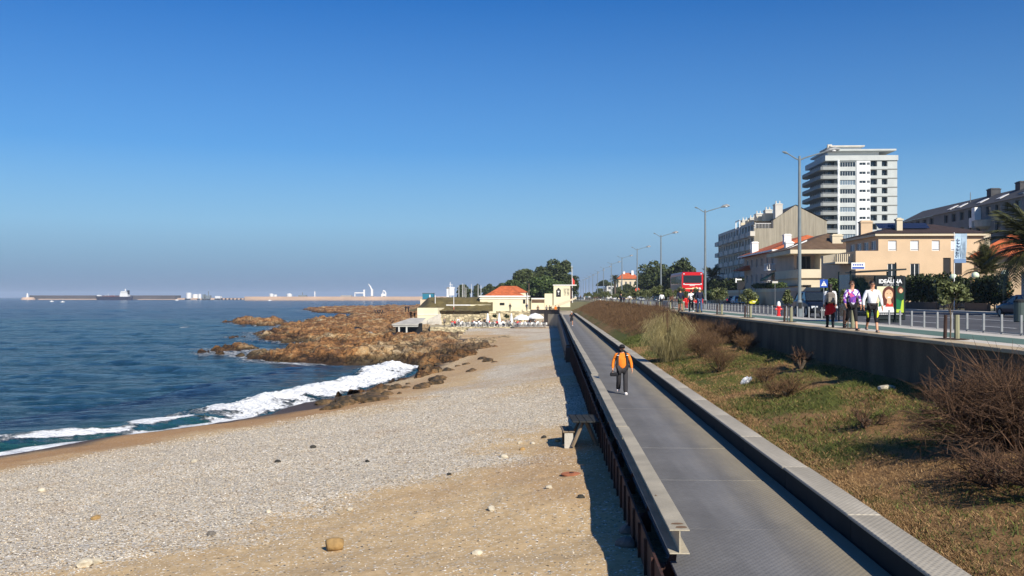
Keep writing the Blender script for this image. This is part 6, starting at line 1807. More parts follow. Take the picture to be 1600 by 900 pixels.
# ---- cafe terrace -------------------------------------------------------
M['canvas'] = mat('white_canvas', (.8,.8,.79), .8, .03)
for px, yt, d, lab in ((815.5, 491, 188, 'left one of the two open white parasols on the deck'), (836.5, 489, 188, 'right one of the two open white parasols on the deck')):
    q = at(px, yt, d); t = empty('open_parasol', (q.x, q.y, 1.25), 0, lab, 'parasol', 'open parasols on the cafe deck')
    h = q.z-1.25
    b = MB(); R = 1.75; n = 8
    rim = [(R*math.cos(2*PI*i/n+.39), R*math.sin(2*PI*i/n+.39), h-.85) for i in range(n)]; mid = [(x*.55,y*.55,h-.28) for x,y,z in rim]; low = [(x*1.0,y*1.0,z-.2) for x,y,z in rim]
    for i in range(n):
        j = (i+1) % n; b.tri((0,0,h), mid[i], mid[j]); b.quad(mid[i], rim[i], rim[j], mid[j]); b.quad(rim[i], low[i], low[j], rim[j])
    b.build('canopy', M['canvas'], t); MB().cyl((0,0,0),(0,0,h-.05),.04,.04,7).build('pole', M['steel'], t)
    b = MB()
    for x,y,z in rim: b.cyl((0,0,h-.12),(x*.97,y*.97,z+.02),.015,.015,4)
    b.build('rib', M['steel'], t); MB().lathe([(.3,0),(.3,.1),(.08,.14)],(0,0,0),10).build('base', M['concrete'], t)
for px, lab in ((762, 'closed white parasol furthest left on the stone terrace'), (780, 'closed white parasol in the middle of the stone terrace'), (799, 'closed white parasol nearest the open parasols')):
    q = at(px, 489.5, 193); t = empty('closed_parasol', (q.x, q.y, TERR), 0, lab, 'parasol', 'closed parasols on the terrace'); h = q.z-TERR
    MB().lathe([(.09,h),(.16,h-.3),(.3,h-1.2),(.38,h-1.85),(.1,h-1.9)],(0,0,0),9).build('canopy', M['canvas'], t); MB().cyl((0,0,0),(0,0,h-1.5),.04,.04,6).build('pole', M['steel'], t); MB().lathe([(.3,0),(.3,.1),(.06,.14)],(0,0,0),9).build('base', M['concrete'], t)
def pot_shrub(px, yb, d, r, h, lab, seed):
    q = at(px, yb, d); t = empty('potted_shrub', (q.x, q.y, max(q.z, TERR)), 0, lab, 'plant')
    C, R = clumps(r*.8, r*.8, h*.45, 8, seed); link('foliage', crown_mesh('foliage', 'hedge', [(a,b_,c+h*.62) for a,b_,c in C], R, 700, .09, seed), t)
    MB().lathe([(r*.45,0),(r*.6,h*.25)],(0,0,0),10).build('pot', M['concrete'], t)
pot_shrub(773, 502, 198, .75, 1.6, 'round potted shrub between the left and middle closed parasols', 3); pot_shrub(792, 503, 198, .8, 1.7, 'round potted shrub left of the right closed parasol', 4); pot_shrub(749.5, 508.5, 193, .55, 1.5, 'dark potted shrub among the terrace tables, left of the closed parasols', 5)
chm = MB()
for x, y in ((-.2,-.2),(.2,-.2),(-.2,.2),(.2,.2)): chm.cyl((x,y,0),(x*.9,y*.9,.44),.02,.02,5)
chm.box(-.23,.23,-.22,.22,.44,.48); chm.box(-.23,.23,.2,.24,.48,.86); chm.box(-.25,-.2,-.2,.22,.62,.66); chm.box(.2,.25,-.2,.22,.62,.66)
chw = chm.mesh('cafe_chair', M['white']); chd = chm.mesh('cafe_chair', M['steel'])
tbm = MB(); tbm.cyl((0,0,0),(0,0,.7),.04,.04,6); tbm.lathe([(.3,0),(.28,.04)],(0,0,0),8); tbm.cyl((0,0,.7),(0,0,.74),.42,.42,12)
tbw = tbm.mesh('cafe_table', M['white'])
SEATS = []
for i, px in enumerate(np.linspace(706, 798, 12)):
    for row, d in enumerate((188.8, 191.5)):
        q = at(px+row*3.5, 464, d); zf = TERR
        o = link('cafe_table', tbw, None, (q.x, q.y, zf)); tag(o, 'small round white cafe table on the stone terrace', 'table', 'tables on the stone terrace')
        for a in (0.2, PI+.1):
            aa = a+i*.7; cxx = q.x+.75*math.sin(aa); cyy = q.y-.75*math.cos(aa); SEATS.append((cxx, cyy, zf, aa+PI))
            o = link('cafe_chair', chw if (i+row) % 2 else chd, None, (cxx, cyy, zf), aa+PI); tag(o, 'light cafe chair at a round table on the stone terrace', 'chair', 'chairs on the stone terrace')
DSEATS = []
for i, px in enumerate(np.linspace(809, 848, 6)):
    q = at(px, 464, 185); zf = 1.25
    o = link('cafe_table', tbw, None, (q.x, q.y, zf)); tag(o, 'small round white cafe table on the deck under the open parasols', 'table', 'tables on the cafe deck')
    for a in (-.9, .9, PI):
        cxx = q.x+.7*math.sin(a); cyy = q.y-.7*math.cos(a); DSEATS.append((cxx, cyy, zf, a+PI))
        o = link('cafe_chair', chw, None, (cxx, cyy, zf), a+PI); tag(o, 'white cafe chair on the deck under the open parasols', 'chair', 'chairs on the cafe deck')

# ================================================================ vehicles
M['chrome'] = mat('chrome_trim', (.5,.5,.5), .2, 0, metal=.9)
M['headlight'] = mat('lamp_glass', (.6,.62,.64), .12, 0, spec=.8)
M['taillight'] = mat('tail_lamp', (.4,.02,.015), .2, 0, spec=.8)
M['plate_white'] = mat('number_plate', (.7,.7,.68), .5, 0)
def loft(mb, secs):
    """secs: list of (y, [(x, z) half outline from bottom centre outwards to top centre])"""
    n = len(secs[0][1]); vs = []; fs = []
    for y, pr in secs:
        vs += [(x, y, z) for x, z in pr]+[(-x, y, z) for x, z in pr[::-1]]
    m = 2*n
    for i in range(len(secs)-1):
        for j in range(m): fs.append((i*m+j, (i+1)*m+j, (i+1)*m+(j+1) % m, i*m+(j+1) % m))
    fs += [tuple(range(m)), tuple((len(secs)-1)*m+j for j in range(m-1,-1,-1))]
    return mb.add(vs, fs)
def car(name, loc_, rz, paint, L, Wd, Hh, label, kind='hatch', cat='car', group=None):
    """nose towards -Y; body loft, glasshouse, roof, pillars, wheels, lights"""
    t = empty(name, loc_, rz, label, cat, group); w = Wd/2; yb = L/2
    belt = .93 if kind != 'suv' else 1.08; clr = .2 if kind != 'suv' else .28; hood = belt-.06
    pr = lambda zt, k=1.0, zb=clr: [(w*.8*k, zb), (w*.97*k, zb+.12), (w*k, .55), (w*.98*k, zt-.12), (w*.9*k, zt)]
    tailz = belt+(.04 if kind != 'sedan' else .0)
    secs = [(-yb, pr(.62, .82, clr+.06)), (-yb+.1, pr(.72,.92)), (-yb+.5, pr(hood-.12)), (-yb+L*.27, pr(hood)), (0, pr(belt)), (yb-L*.2, pr(tailz)), (yb-.12, pr(tailz-.02,.95)), (yb, pr(tailz-.1,.86, clr+.08))]
    b = MB(); loft(b, secs); b.build('body', paint, t, smooth=False)
    fw, rw, rb, rf_ = {'hatch': (-L*.24, -L*.04, L*.43, L*.30), 'suv': (-L*.24, -L*.06, L*.46, L*.40), 'sedan': (-L*.2, 0, L*.38, L*.2)}[kind]
    wt = w*.74
    gl = [(w*.9, fw, belt-.02), (w*.9, rb, belt-.02), (wt, rw, Hh-.06), (wt, rf_, Hh-.06)]
    b = MB(); A = [(-gl[0][0],fw,belt-.02),(gl[0][0],fw,belt-.02),(w*.86,rb,belt-.02),(-w*.86,rb,belt-.02),(-wt,rw,Hh-.06),(wt,rw,Hh-.06),(wt*.95,rf_,Hh-.06),(-wt*.95,rf_,Hh-.06)]
    b.add(A, [(0,1,5,4),(1,2,6,5),(2,3,7,6),(3,0,4,7)]); b.build('windows', M['glass'], t)
    b = MB(); vs = [(-wt,rw,Hh-.07),(wt,rw,Hh-.07),(wt*.95,rf_,Hh-.07),(-wt*.95,rf_,Hh-.07),(-wt*.85,rw+.15,Hh),(wt*.85,rw+.15,Hh),(wt*.8,rf_-.12,Hh),(-wt*.8,rf_-.12,Hh)]
    b.add(vs, [(0,1,5,4),(1,2,6,5),(2,3,7,6),(3,0,4,7),(4,5,6,7)]); b.build('roof', paint, t)
    b = MB()
    for s in (-1, 1):
        for p, q in (((w*.9*s,fw,belt-.02),(wt*s,rw,Hh-.06)), ((w*.86*s,rb,belt-.02),(wt*.95*s,rf_,Hh-.06)), ((w*.895*s,L*.1,belt),(wt*.99*s,L*.1,Hh-.06))): b.cyl(p, q, .04,.04,5)
    b.build('pillar', paint, t)
    r = .31 if kind != 'suv' else .36
    wm = MB(); wm.cyl((-.1,0,0),(.1,0,0),r,r,16); tyre = wm.mesh('tyre', M['rubber'])
    rm = MB(); rm.cyl((-.106,0,0),(.106,0,0),r*.62,r*.62,12); rim = rm.mesh('rim', M['steel'])
    for s in (-1, 1):
        for y in (-L*.31, L*.29):
            o = link('wheel', tyre, t, (s*(w-.1), y, r)); link('rim', rim, o)
    for s in (-1, 1):
        b = MB(); b.obox((s*w*.66,-yb+.12,.66), w*.42,.2,.14); b.build('headlight', M['headlight'], t)
        b = MB(); b.obox((s*w*.82,yb-.07,.8), w*.2,.16,.26); b.build('tail_light', M['taillight'], t)
        b = MB(); b.obox((s*(w+.08), fw+.3, belt+.04), .16,.1,.12); b.build('wing_mirror', paint, t)
    for y, z in ((-yb-.012,.45),(yb+.005,.55)): b = MB(); b.obox((0,y,z), .5,.03,.12); b.build('number_plate', M['plate_white'], t)
    b = MB(); b.obox((0,-yb+.05,.38), Wd*.7,.16,.14); b.build('bumper', M['black'], t)
    return t
def paint(name, c, r=.3): return mat(name, c, r, .02, 1.0, spec=.35)
def onroad(px, d): q = at(px, 464, d); return (q.x, q.y, RD+.004)
car('parked_car', (16.6, 61.5, RD), 0, paint('paint_dark_navy', hexc(24,28,38)), 4.4, 1.82, 1.62, 'dark large car with sloping windscreen passing behind the near lamp post', 'suv')
car('parked_car', (29.6, 61.6, RD), PI, paint('paint_navy', hexc(22,30,54)), 4.4, 1.76, 1.42, 'dark navy saloon parked before the plain grey building', 'sedan')
car('parked_car', onroad(1174.5, 146), PI, paint('paint_yellow', hexc(206,200,60)), 3.6, 1.66, 1.5, 'bright yellow small hatchback seen from behind')
car('parked_car', onroad(1152, 161), PI, paint('paint_pale_blue', hexc(176,196,204)), 3.9, 1.68, 1.45, 'pale blue white car next to the yellow one')
car('parked_car', onroad(1139, 170), PI, paint('paint_dark_blue', hexc(30,38,66)), 4.2, 1.72, 1.42, 'dark blue car parked left of the pale blue one', 'sedan')
car('parked_car', onroad(1028, 215), 0, paint('paint_teal_dark', hexc(40,62,74)), 4.2, 1.72, 1.45, 'dark car far down the road left of the bus')
car('parked_car', onroad(1002, 300), 0, paint('paint_silver', hexc(160,164,168)), 4.2, 1.72, 1.45, 'silver car far away near the road sign')
car('parked_car', onroad(960, 420), 0, paint('paint_white', hexc(220,220,220)), 4.2, 1.72, 1.45, 'white car furthest down the road')
# red double decker, open topped at the rear, coming towards us
q = at(1082, 464, 114)
M['busred'] = mat('bus_red', hexc(196,18,22), .3, .03, 1, spec=.6); M['bussh'] = mat('bus_side_grey', hexc(74,66,72), .4, .06)
t = empty('double_decker_bus', (q.x, q.y, RD), 0, 'red double decker sightseeing bus coming down the road', 'bus')
w = 1.25
b = MB(); loft(b, [(0,[(w*.9,.3),(w,.45),(w,2.1),(w,4.0),(w*.9,4.2)]),(.25,[(w*.96,.28),(w,.4),(w,2.1),(w,4.05),(w*.92,4.25)]),(10.8,[(w*.96,.28),(w,.4),(w,2.1),(w,4.05),(w*.92,4.25)]),(11,[(w*.9,.3),(w,.45),(w,2.1),(w,4.0),(w*.9,4.2)])]); b.build('body', M['busred'], t)
b = MB(); b.box(-1.08,1.08,-.03,.1,2.95,3.85); b.build('upper_windscreen', M['glass'], t)
b = MB(); b.box(-1.12,1.12,-.035,.1,.95,1.9); b.build('windscreen', M['glass'], t)
for s in (-1, 1):
    for y in np.arange(.6, 10.2, 1.65):
        b = MB(); b.box(s*(w+.012)-.012, s*(w+.012)+.012, y, y+1.5, 2.85, 3.8); b.build('side_window', M['glass'], t)
        b = MB(); b.box(s*(w+.012)-.012, s*(w+.012)+.012, y, y+1.5, 1.15, 1.95); b.build('side_window', M['glass'], t)
    b = MB(); b.box(s*(w+.004)-.004, s*(w+.004)+.004, .3, 10.8, 2.1, 2.8); b.build('side_panel', M['bussh'], t)
    b = MB(); b.tube([(s*1.2,-.02,2.15),(s*1.42,-.3,2.1),(s*1.42,-.32,1.7)], .04, 5); b.box(s*1.42-.1,s*1.42+.1,-.38,-.3,1.45,1.85); b.build('mirror', M['black'], t)
    b = MB(); b.obox((s*.92,-.03,.66), .42,.1,.2); b.build('headlight', M['headlight'], t)
    b = MB(); b.obox((s*1.02,-.03,2.82), .16,.08,.16); b.build('marker_light', M['headlight'], t)
    b = MB(); b.obox((s*1.02,-.02,4.02), .16,.1,.12); b.build('marker_light', M['headlight'], t)
    for y in (2.4, 8.2):
        b = MB(); b.cyl((s*1.0,y,.48),(s*1.27,y,.48),.48,.48,16); o = b.build('wheel', M['rubber'], t); b = MB(); b.cyl((s*1.26,y,.48),(s*1.285,y,.48),.27,.27,12); b.build('rim', M['steel'], o)
b = MB(); b.box(-1.2,1.2,-.05,.2,.28,.52); b.build('bumper', M['black'], t)
b = MB(); b.box(-.95,.95,-.04,-.005,2.72,2.8); b.box(-.35,.3,-.04,-.005,2.6,2.66); b.build('destination_strip', M['white'], t)
b = MB(); b.add([(-.85,-.02,2.24),(0,-.02,2.22),(.55,-.02,2.24),(.85,-.02,2.36),(.6,-.02,2.36),(.5,-.02,2.48),(.3,-.02,2.36),(.1,-.02,2.4),(-.1,-.02,2.33),(-.85,-.02,2.3)], [tuple(range(10))]); b.build('painted_emblem', mat('bus_cream', hexc(240,224,170), .5, 0), t)
b = MB(); b.cyl((.0,-.06,1.0),(.5,-.06,1.6),.012,.012,4); b.cyl((-.2,-.06,1.0),(-.7,-.06,1.6),.012,.012,4); b.build('wiper', M['black'], t)
b = MB(); b.obox((0,-.03,.62), .5,.06,.12); b.build('number_plate', M['plate_white'], t)
# ================================================================ people
def cloth(name, c, var=.12): return mat('cloth_'+name, hexc(*c), .85, var, 5, .25, 40)
CL = {k: cloth(k, v) for k, v in dict(orange=(236,128,34), black=(26,26,30), charcoal=(52,50,52), white=(228,228,228), navy=(28,34,56), grey=(120,112,104), red=(206,26,26),
      jeans=(58,78,112), brown=(96,66,52), green=(70,84,60), purple=(104,60,150), teal=(60,110,120), pink=(196,110,120)).items()}
M['skin'] = mat('skin', hexc(206,150,116), .55, .08, 6)
M['skin2'] = mat('skin_tanned', hexc(178,124,92), .55, .08, 6)
M['hair'] = mat('dark_hair', hexc(34,24,20), .5, .2, 12); M['hairbrown'] = mat('brown_hair', hexc(74,48,34), .5, .2, 12); M['hairgrey'] = mat('white_hair', hexc(206,204,198), .6, .1, 12)
M['shades'] = mat('sunglass_lens', (.01,.01,.012), .1, 0, spec=.8)
def floral():
    n = NT('cloth_floral_print'); v = n.n('TexVoronoi'); v.inputs['Scale'].default_value = 15; n.l(n.tc.outputs['Object'], v.inputs['Vector'])
    s = n.n('SeparateColor'); n.l(v.outputs['Color'], s.inputs[0])
    r = n.ramp(s.outputs[0], [(0,hexc(92,52,150)),(.3,hexc(226,222,230)),(.56,hexc(120,60,160)),(.72,hexc(232,228,234)),(.86,hexc(190,70,130))])
    n.t.nodes[-1].id_data.nodes  # keep
    for nd in n.t.nodes:
        if nd.bl_idname == 'ShaderNodeValToRGB': nd.color_ramp.interpolation = 'CONSTANT'
    n.base(r); n.set(Roughness=.8); return n.m
CL['floral'] = floral()

def skin(name, verts, edges, radii, root, m, sub=1):
    """one continuous surface grown over a joint skeleton"""
    me = bpy.data.meshes.new('tmp'); me.from_pydata([tuple(v) for v in verts], edges, [])
    o = bpy.data.objects.new('tmp', me); COL.objects.link(o)
    sk = o.modifiers.new('skin', 'SKIN'); sk.use_smooth_shade = True; sk.branch_smoothing = .25
    lay = me.skin_vertices[0].data
    for i, r in enumerate(radii):
        lay[i].radius = (r, r) if not hasattr(r, '__len__') else r
        lay[i].use_root = (i == root)
    if sub: s = o.modifiers.new('sub', 'SUBSURF'); s.levels = sub; s.render_levels = sub
    dg = bpy.context.evaluated_depsgraph_get()
    out = bpy.data.meshes.new_from_object(o.evaluated_get(dg)); out.name = name
    bpy.data.objects.remove(o); bpy.data.meshes.remove(me)
    out.materials.clear(); out.materials.append(m)
    return out
def joints(h, step=.25, arm=.25, sit=False, bend=(.15,.15), lean=0.0, armspread=.08, wide=1.0):
    k = h/1.75; J = {}
    V3 = lambda x, y, z: Vector((x*k, y*k, z*k))
    pz = .95 if not sit else .52
    if not sit: pz -= .06*abs(step)
    J['pelvis'] = V3(0,0,pz); J['waist'] = V3(0,-.01-lean*.2,pz+.17); J['chest'] = V3(0,-.01-lean*.42,pz+.40); J['neck'] = V3(0,-.0-lean*.52,pz+.54)
    J['jaw'] = V3(0,-.035-lean*.58,pz+.625); J['head'] = V3(0,-.02-lean*.6,pz+.70); J['crown'] = V3(0,-.005-lean*.6,pz+.765)
    for s, n in ((-1,'l'), (1,'r')):
        sg = s
        hip = V3(s*.095*wide,0,pz-.04); J['hip'+n] = hip
        if sit:
            J['knee'+n] = hip+V3(s*.05,-.42,.02); J['ankle'+n] = J['knee'+n]+V3(0,.03,-.42)
        else:
            a = step*sg; kb = bend[0] if sg > 0 else bend[1]
            J['knee'+n] = hip+V3(0,-math.sin(a)*.43,-math.cos(a)*.43); b = a-kb
            J['ankle'+n] = J['knee'+n]+V3(0,-math.sin(b)*.42,-math.cos(b)*.42)
        J['toe'+n] = J['ankle'+n]+V3(s*.02,-.16,-.045); J['heel'+n] = J['ankle'+n]+V3(0,.05,-.045)
        sh = V3(s*.185*wide, -lean*.45, pz+.46); J['sh'+n] = sh
        aa = -arm*sg
        if sit: J['el'+n] = sh+V3(s*.05,-.12,-.25); J['wr'+n] = J['el'+n]+V3(-s*.06,-.22,-.02)
        else:
            J['el'+n] = sh+V3(s*armspread,-math.sin(aa)*.28,-math.cos(aa)*.28); ab = aa+.35+.12*abs(arm)
            J['wr'+n] = J['el'+n]+V3(s*.02,-math.sin(ab)*.25,-math.cos(ab)*.25)
        d = (J['wr'+n]-J['el'+n]).normalized(); J['hand'+n] = J['wr'+n]+d*.075*k; J['_d'+n] = d
    lo = min(J['ankle'+n].z for n in 'lr')-.075*k if not sit else None
    if lo is not None:
        for q in J:
            if not q.startswith('_'): J[q] = J[q]-Vector((0,0,lo))
    return J, k
def person(loc_, rz, h, J, k, outfit, label, group=None, detail=True, name='person'):
    t = empty(name, loc_, rz, label, 'person', group)
    wd = outfit.get('wide', 1.0)
    vs, ed, rd = [], [], []
    ix = {}
    def add(n_, r, par=None):
        ix[n_] = len(vs); vs.append(J[n_] if isinstance(n_, str) and n_ in J else n_); rd.append(r*k)
        if par is not None: ed.append((ix[par], ix[n_]))
    add('pelvis', .125*wd); add('waist', .115*wd, 'pelvis'); add('chest', .13*wd, 'waist'); add('neck', .058, 'chest'); add('jaw', .062, 'neck'); add('head', .088, 'jaw'); add('crown', .066, 'head')
    for n in 'lr':
        add('hip'+n, .088, 'pelvis'); add('knee'+n, .058, 'hip'+n); add('ankle'+n, .04, 'knee'+n); add('toe'+n, .034, 'ankle'+n)
        add('sh'+n, .06, 'chest'); add('el'+n, .043, 'sh'+n); add('wr'+n, .03, 'el'+n); add('hand'+n, .036, 'wr'+n)
        if detail:
            d = J['_d'+n]; side = Vector((0,-1,0)); side = (side-d*side.dot(d)).normalized(); inw = Vector((-1 if n == 'r' else 1, 0, 0))
            for f, (o_, L) in enumerate(((.030,.072),(.011,.08),(-.009,.074),(-.028,.058))):
                b0 = J['hand'+n]+side*o_*k+d*.015*k; b1 = b0+(d+inw*.15)*L*.55*k; b2 = b1+(d+inw*.7)*L*.45*k
                key = 'f%s%d' % (n, f); p_ = 'hand'+n
                for q, (pt, r) in enumerate(((b0,.011),(b1,.009),(b2,.0075))):
                    ix[key+str(q)] = len(vs); vs.append(pt); rd.append(r*k); ed.append((ix[p_], ix[key+str(q)])); p_ = key+str(q)
            tb = J['wr'+n]+(d*.03+side*.034)*k; te = tb+(d*.045+side*.03+inw*.015)*k
            for q, (pt, r, p_) in enumerate(((tb,.013,'wr'+n),(te,.010,'t'+n+'0'))):
                ix['t'+n+str(q)] = len(vs); vs.append(pt); rd.append(r*k); ed.append((ix[p_], ix['t'+n+str(q)]))
    if detail:
        for nm, off, r in (('nose',(0,-.103,-.012),.012),('earl',(-.088,.005,-.01),.016),('earr',(.088,.005,-.01),.016)):
            ix[nm] = len(vs); vs.append(J['head']+Vector(off)*k); rd.append(r*k); ed.append((ix['head'], ix[nm]))
    link('body', skin('body', vs, ed, rd, 0, outfit.get('skin', M['skin'])), t)
    def garment(n_, m, chain, radii, root=0):
        vv = [J[c] if isinstance(c, str) else c for c, p in chain]; ee = [(p, i) for i, (c, p) in enumerate(chain) if p is not None]
        return link(n_, skin(n_, vv, ee, [r*k for r in radii], root, m), t)
    mid = lambda a, b, f: J[a].lerp(J[b], f)
    # top
    top = outfit.get('top')
    if top:
        hem = J['pelvis']+Vector((0,0,-.115*k)); sl = outfit.get('sleeve', 1.0)
        ch = [(hem,None),('waist',0),('chest',1),(mid('chest','neck',.95),2)]; R = [.172*wd,.152*wd,.160*wd,.082]
        for n in 'lr':
            b = len(ch); ch.append(('sh'+n,2)); R.append(.088)
            if sl >= .9: ch.append(('el'+n,b)); R.append(.062); ch.append((mid('el'+n,'wr'+n,.92),b+1)); R.append(.047)
            else: ch.append((mid('sh'+n,'el'+n,.65),b)); R.append(.066)
        garment('jacket' if sl >= .9 else 'shirt', top, ch, R)
    bt = outfit.get('bottom')
    if bt:
        f = outfit.get('leg', .985); ch = [('pelvis',None)]; R = [.13*wd]
        for n in 'lr':
            b = len(ch); ch.append(('hip'+n,0)); R.append(.104)
            if f > .5: ch.append(('knee'+n,b)); R.append(outfit.get('kneer',.074)); ch.append((mid('knee'+n,'ankle'+n,(f-.5)*2)+(Vector((0,0,-.035*k)) if f > .9 else Vector((0,0,0))),b+1)); R.append(outfit.get('cuff',.06))
            else: ch.append((mid('hip'+n,'knee'+n,f*2),b)); R.append(.095)
        garment('trousers', bt, ch, R)
    for n in 'lr':
        garment('shoe', outfit.get('shoes', CL['black']), [('heel'+n,None),(J['ankle'+n]+Vector((0,-.02,-.035))*k,0),('toe'+n,1)], [.056,.066,.054])
    hr = outfit.get('hairm', M['hair'])
    b = MB(); c = J['head']
    if outfit.get('cap'):
        b.sphere(c+Vector((0,.012,.035))*k, .108*k, 12, 8, (1,1.08,.92)); b.obox(c+Vector((0,-.12,.035))*k, .15*k,.12*k,.02*k, rmat(-.2)); b.build('cap', outfit['cap'], t, smooth=True)
    else:
        b.sphere(c+Vector((0,.036,.034))*k, .1*k, 12, 8, (1,1,1.0)); b.build('hair', hr, t, smooth=True)
    if outfit.get('long'):
        b = MB(); b.tube([c+Vector((0,.07,.02))*k, c+Vector((0,.11,-.1))*k, c+Vector((0,.13,-.28))*k, c+Vector((0,.12,-.4))*k], [.07*k,.075*k,.07*k,.03*k], 8); b.build('hair_length', hr, t, smooth=True)
    if detail:
        b = MB()
        if outfit.get('shades'):
            for s in (-1,1): b.obox(c+Vector((s*.034,-.09,.008))*k, .046*k,.02*k,.028*k)
            b.obox(c+Vector((0,-.093,.022))*k, .03*k,.012*k,.008*k)
            for s in (-1,1): b.obox(c+Vector((s*.075,-.04,.018))*k, .008*k,.1*k,.01*k)
            b.build('sunglasses', M['shades'], t)
        else:
            for s in (-1,1): b.sphere(c+Vector((s*.033,-.083,.012))*k, .011*k, 8, 6)
            b.build('eyes', M['black'], t)
        b = MB(); b.obox(c+Vector((0,-.084,-.052))*k, .042*k,.014*k,.01*k); b.build('mouth', CL['pink'], t)
    return t
def ground_at(px, py, z): q = gat(px, py, z); return Vector((q.x, q.y, z))
PZ = PROM_Z+.012
# orange walker
J, k = joints(1.76, .2, -.06, bend=(.1,.42), armspread=.1, wide=1.18)
p = ground_at(972, 616, DECK)
t = person(p, .02, 1.76, J, k, dict(top=CL['orange'], bottom=CL['charcoal'], shoes=CL['white'], cap=CL['black'], wide=1.28, cuff=.085, kneer=.092), 'walker in bright orange top, open dark vest, cap and dark trousers on the walkway')
for s, nm in ((-1,'l'),(1,'r')):
    ch = [J['pelvis']+Vector((s*.175,-.05,-.1))*k, J['waist']+Vector((s*.175,-.085,.02))*k, J['chest']+Vector((s*.165,-.085,.04))*k, J['neck']+Vector((s*.09,-.0,-.02))*k]
    link('vest_panel', skin('vest_panel', ch, [(0,1),(1,2),(2,3)], [(.05*k,.09*k),(.052*k,.11*k),(.052*k,.11*k),(.045*k,.06*k)], 0, CL['charcoal']), t)
    b = MB(); b.obox(J['chest']+Vector((s*.165,-.2,.05))*k, .07*k,.02*k,.02*k); b.build('reflective_strip', M['white'], t)
ch = [J['pelvis']+Vector((0,.07,-.08))*k, J['waist']+Vector((0,.075,0))*k, J['chest']+Vector((0,.06,.03))*k, J['neck']+Vector((0,.03,-.03))*k]
link('vest_back', skin('vest_back', ch, [(0,1),(1,2),(2,3)], [(.17*k,.1*k),(.17*k,.1*k),(.17*k,.11*k),(.07*k,.06*k)], 0, CL['charcoal']), t)
b = MB(); b.tube([J['neck']+Vector((0,.035,.0))*k, J['jaw']+Vector((0,.05,.0))*k], [.075*k,.095*k], 10); b.build('hood', CL['black'], t, smooth=True)
b = MB(); b.obox(J['jaw']+Vector((0,-.058,.0))*k, .1*k,.05*k,.075*k); b.build('dark_beard', M['hair'], t)
q = Vector(p)+Matrix.Rotation(.02,3,'Z') @ (J['handl']+Vector((.0,-.07,-.1))*k)
tb = empty('belt_bag', q, 0, 'dark folded bag held at the hip of the orange walker', 'bag')
b = MB(); b.cbox(-.1,.18,-.05,.05,-.07,.06,.03); b.build('pouch', CL['black'], tb); b = MB(); b.tube([(-.08,0,.05),(.0,.0,.13),(.12,0,.05)], .012, 5); b.build('strap', CL['charcoal'], tb)
# three women on the promenade
J, k = joints(1.62, .12, .05, bend=(.05,.1), armspread=.03)
p = at(1297, 464, 36.2); p.z = PZ
t = person(p, PI-.15, 1.62, J, k, dict(top=CL['white'], bottom=CL['black'], long=1, shoes=CL['black']), 'woman seen from behind with long dark hair, grey backpack and red wrap')
b = MB(); n_ = 18; lo = []; hi = []
for i in range(n_):
    a = 2*PI*i/n_; hi.append(Vector((.165*math.cos(a), .15*math.sin(a), .98))*k); lo.append(Vector((.23*math.cos(a), .21*math.sin(a)+.03, .56-.1*math.cos(a)+.03*math.sin(3*a)))*k)
for i in range(n_): j = (i+1) % n_; b.quad(lo[i], lo[j], hi[j], hi[i])
b.build('wrap', CL['red'], t, smooth=True)
rq = Matrix.Rotation(PI-.15, 3, 'Z')
bp = empty('backpack', p+rq @ (Vector((0,.2,1.22))*k), PI-.15, 'grey backpack worn by the woman with the red wrap', 'backpack')
b = MB(); b.cbox(-.16,.16,-.08,.1,-.22,.2,.07); b.build('pack', CL['grey'], bp); b = MB(); b.cbox(-.11,.11,.1,.14,-.18,.0,.02); b.build('pocket', mat('cloth_pack_pocket', hexc(140,132,120), .8), bp)
for s in (-1,1): b = MB(); b.tube([(s*.1,-.08,.19),(s*.12,-.2,.24),(s*.13,-.34,.1),(s*.11,-.1,-.18)], .016, 5); b.build('strap', CL['charcoal'], bp)
J, k = joints(1.68, .25, .22, bend=(.08,.55), armspread=.12)
person(Vector((*at(1331, 464, 32.8).xy, PZ)), .12, 1.68, J, k, dict(top=CL['floral'], bottom=CL['black'], leg=.74, cuff=.062, shades=1, hairm=M['hairbrown'], shoes=CL['charcoal']), 'woman in purple and white floral jacket, black capri leggings and sunglasses')
J, k = joints(1.68, .36, .12, bend=(.06,.35), armspread=.11)
t = person(Vector((*at(1363, 464, 31.2).xy, PZ)), -.1, 1.68, J, k, dict(top=CL['white'], bottom=CL['black'], leg=.72, cuff=.066, shades=1, shoes=CL['grey']), 'woman in white jacket, black leggings with yellow panels and sunglasses')
lime = cloth('lime', (216,226,60))
for n, s in (('l',-1),('r',1)):
    a, c = J['hip'+n], J['knee'+n]; 
    ch = [a.lerp(c,.3)+Vector((s*.062,-.045,0))*k, a.lerp(c,.62)+Vector((s*.05,-.055,0))*k, a.lerp(c,.98)+Vector((s*.012,-.05,0))*k]
    link('yellow_panel', skin('yellow_panel', ch, [(0,1),(1,2)], [.03*k,.05*k,.02*k], 0, lime), t)
b = MB(); b.lathe([(.15*k,.9*k),(.162*k,.95*k),(.155*k,.99*k)], (0,0,.0), 16); b.build('waistband', CL['charcoal'], t, smooth=True)
# runner on the walkway
J, k = joints(1.75, .45, .5, bend=(.1,1.1), armspread=.07)
for n in 'lr': J['wr'+n] = J['el'+n]+Vector((0,-.2,.06)); J['hand'+n] = J['wr'+n]+Vector((0,-.06,.03)); J['_d'+n] = Vector((0,-.9,.43))
q = ground_at(889, 509, DECK); person((2.35, q.y, DECK), 0, 1.75, J, k, dict(top=CL['black'], sleeve=.5, bottom=CL['black'], leg=.4, skin=M['skin2'], shoes=CL['white'], hairm=M['hairgrey']), 'runner in black shirt and shorts far along the walkway')
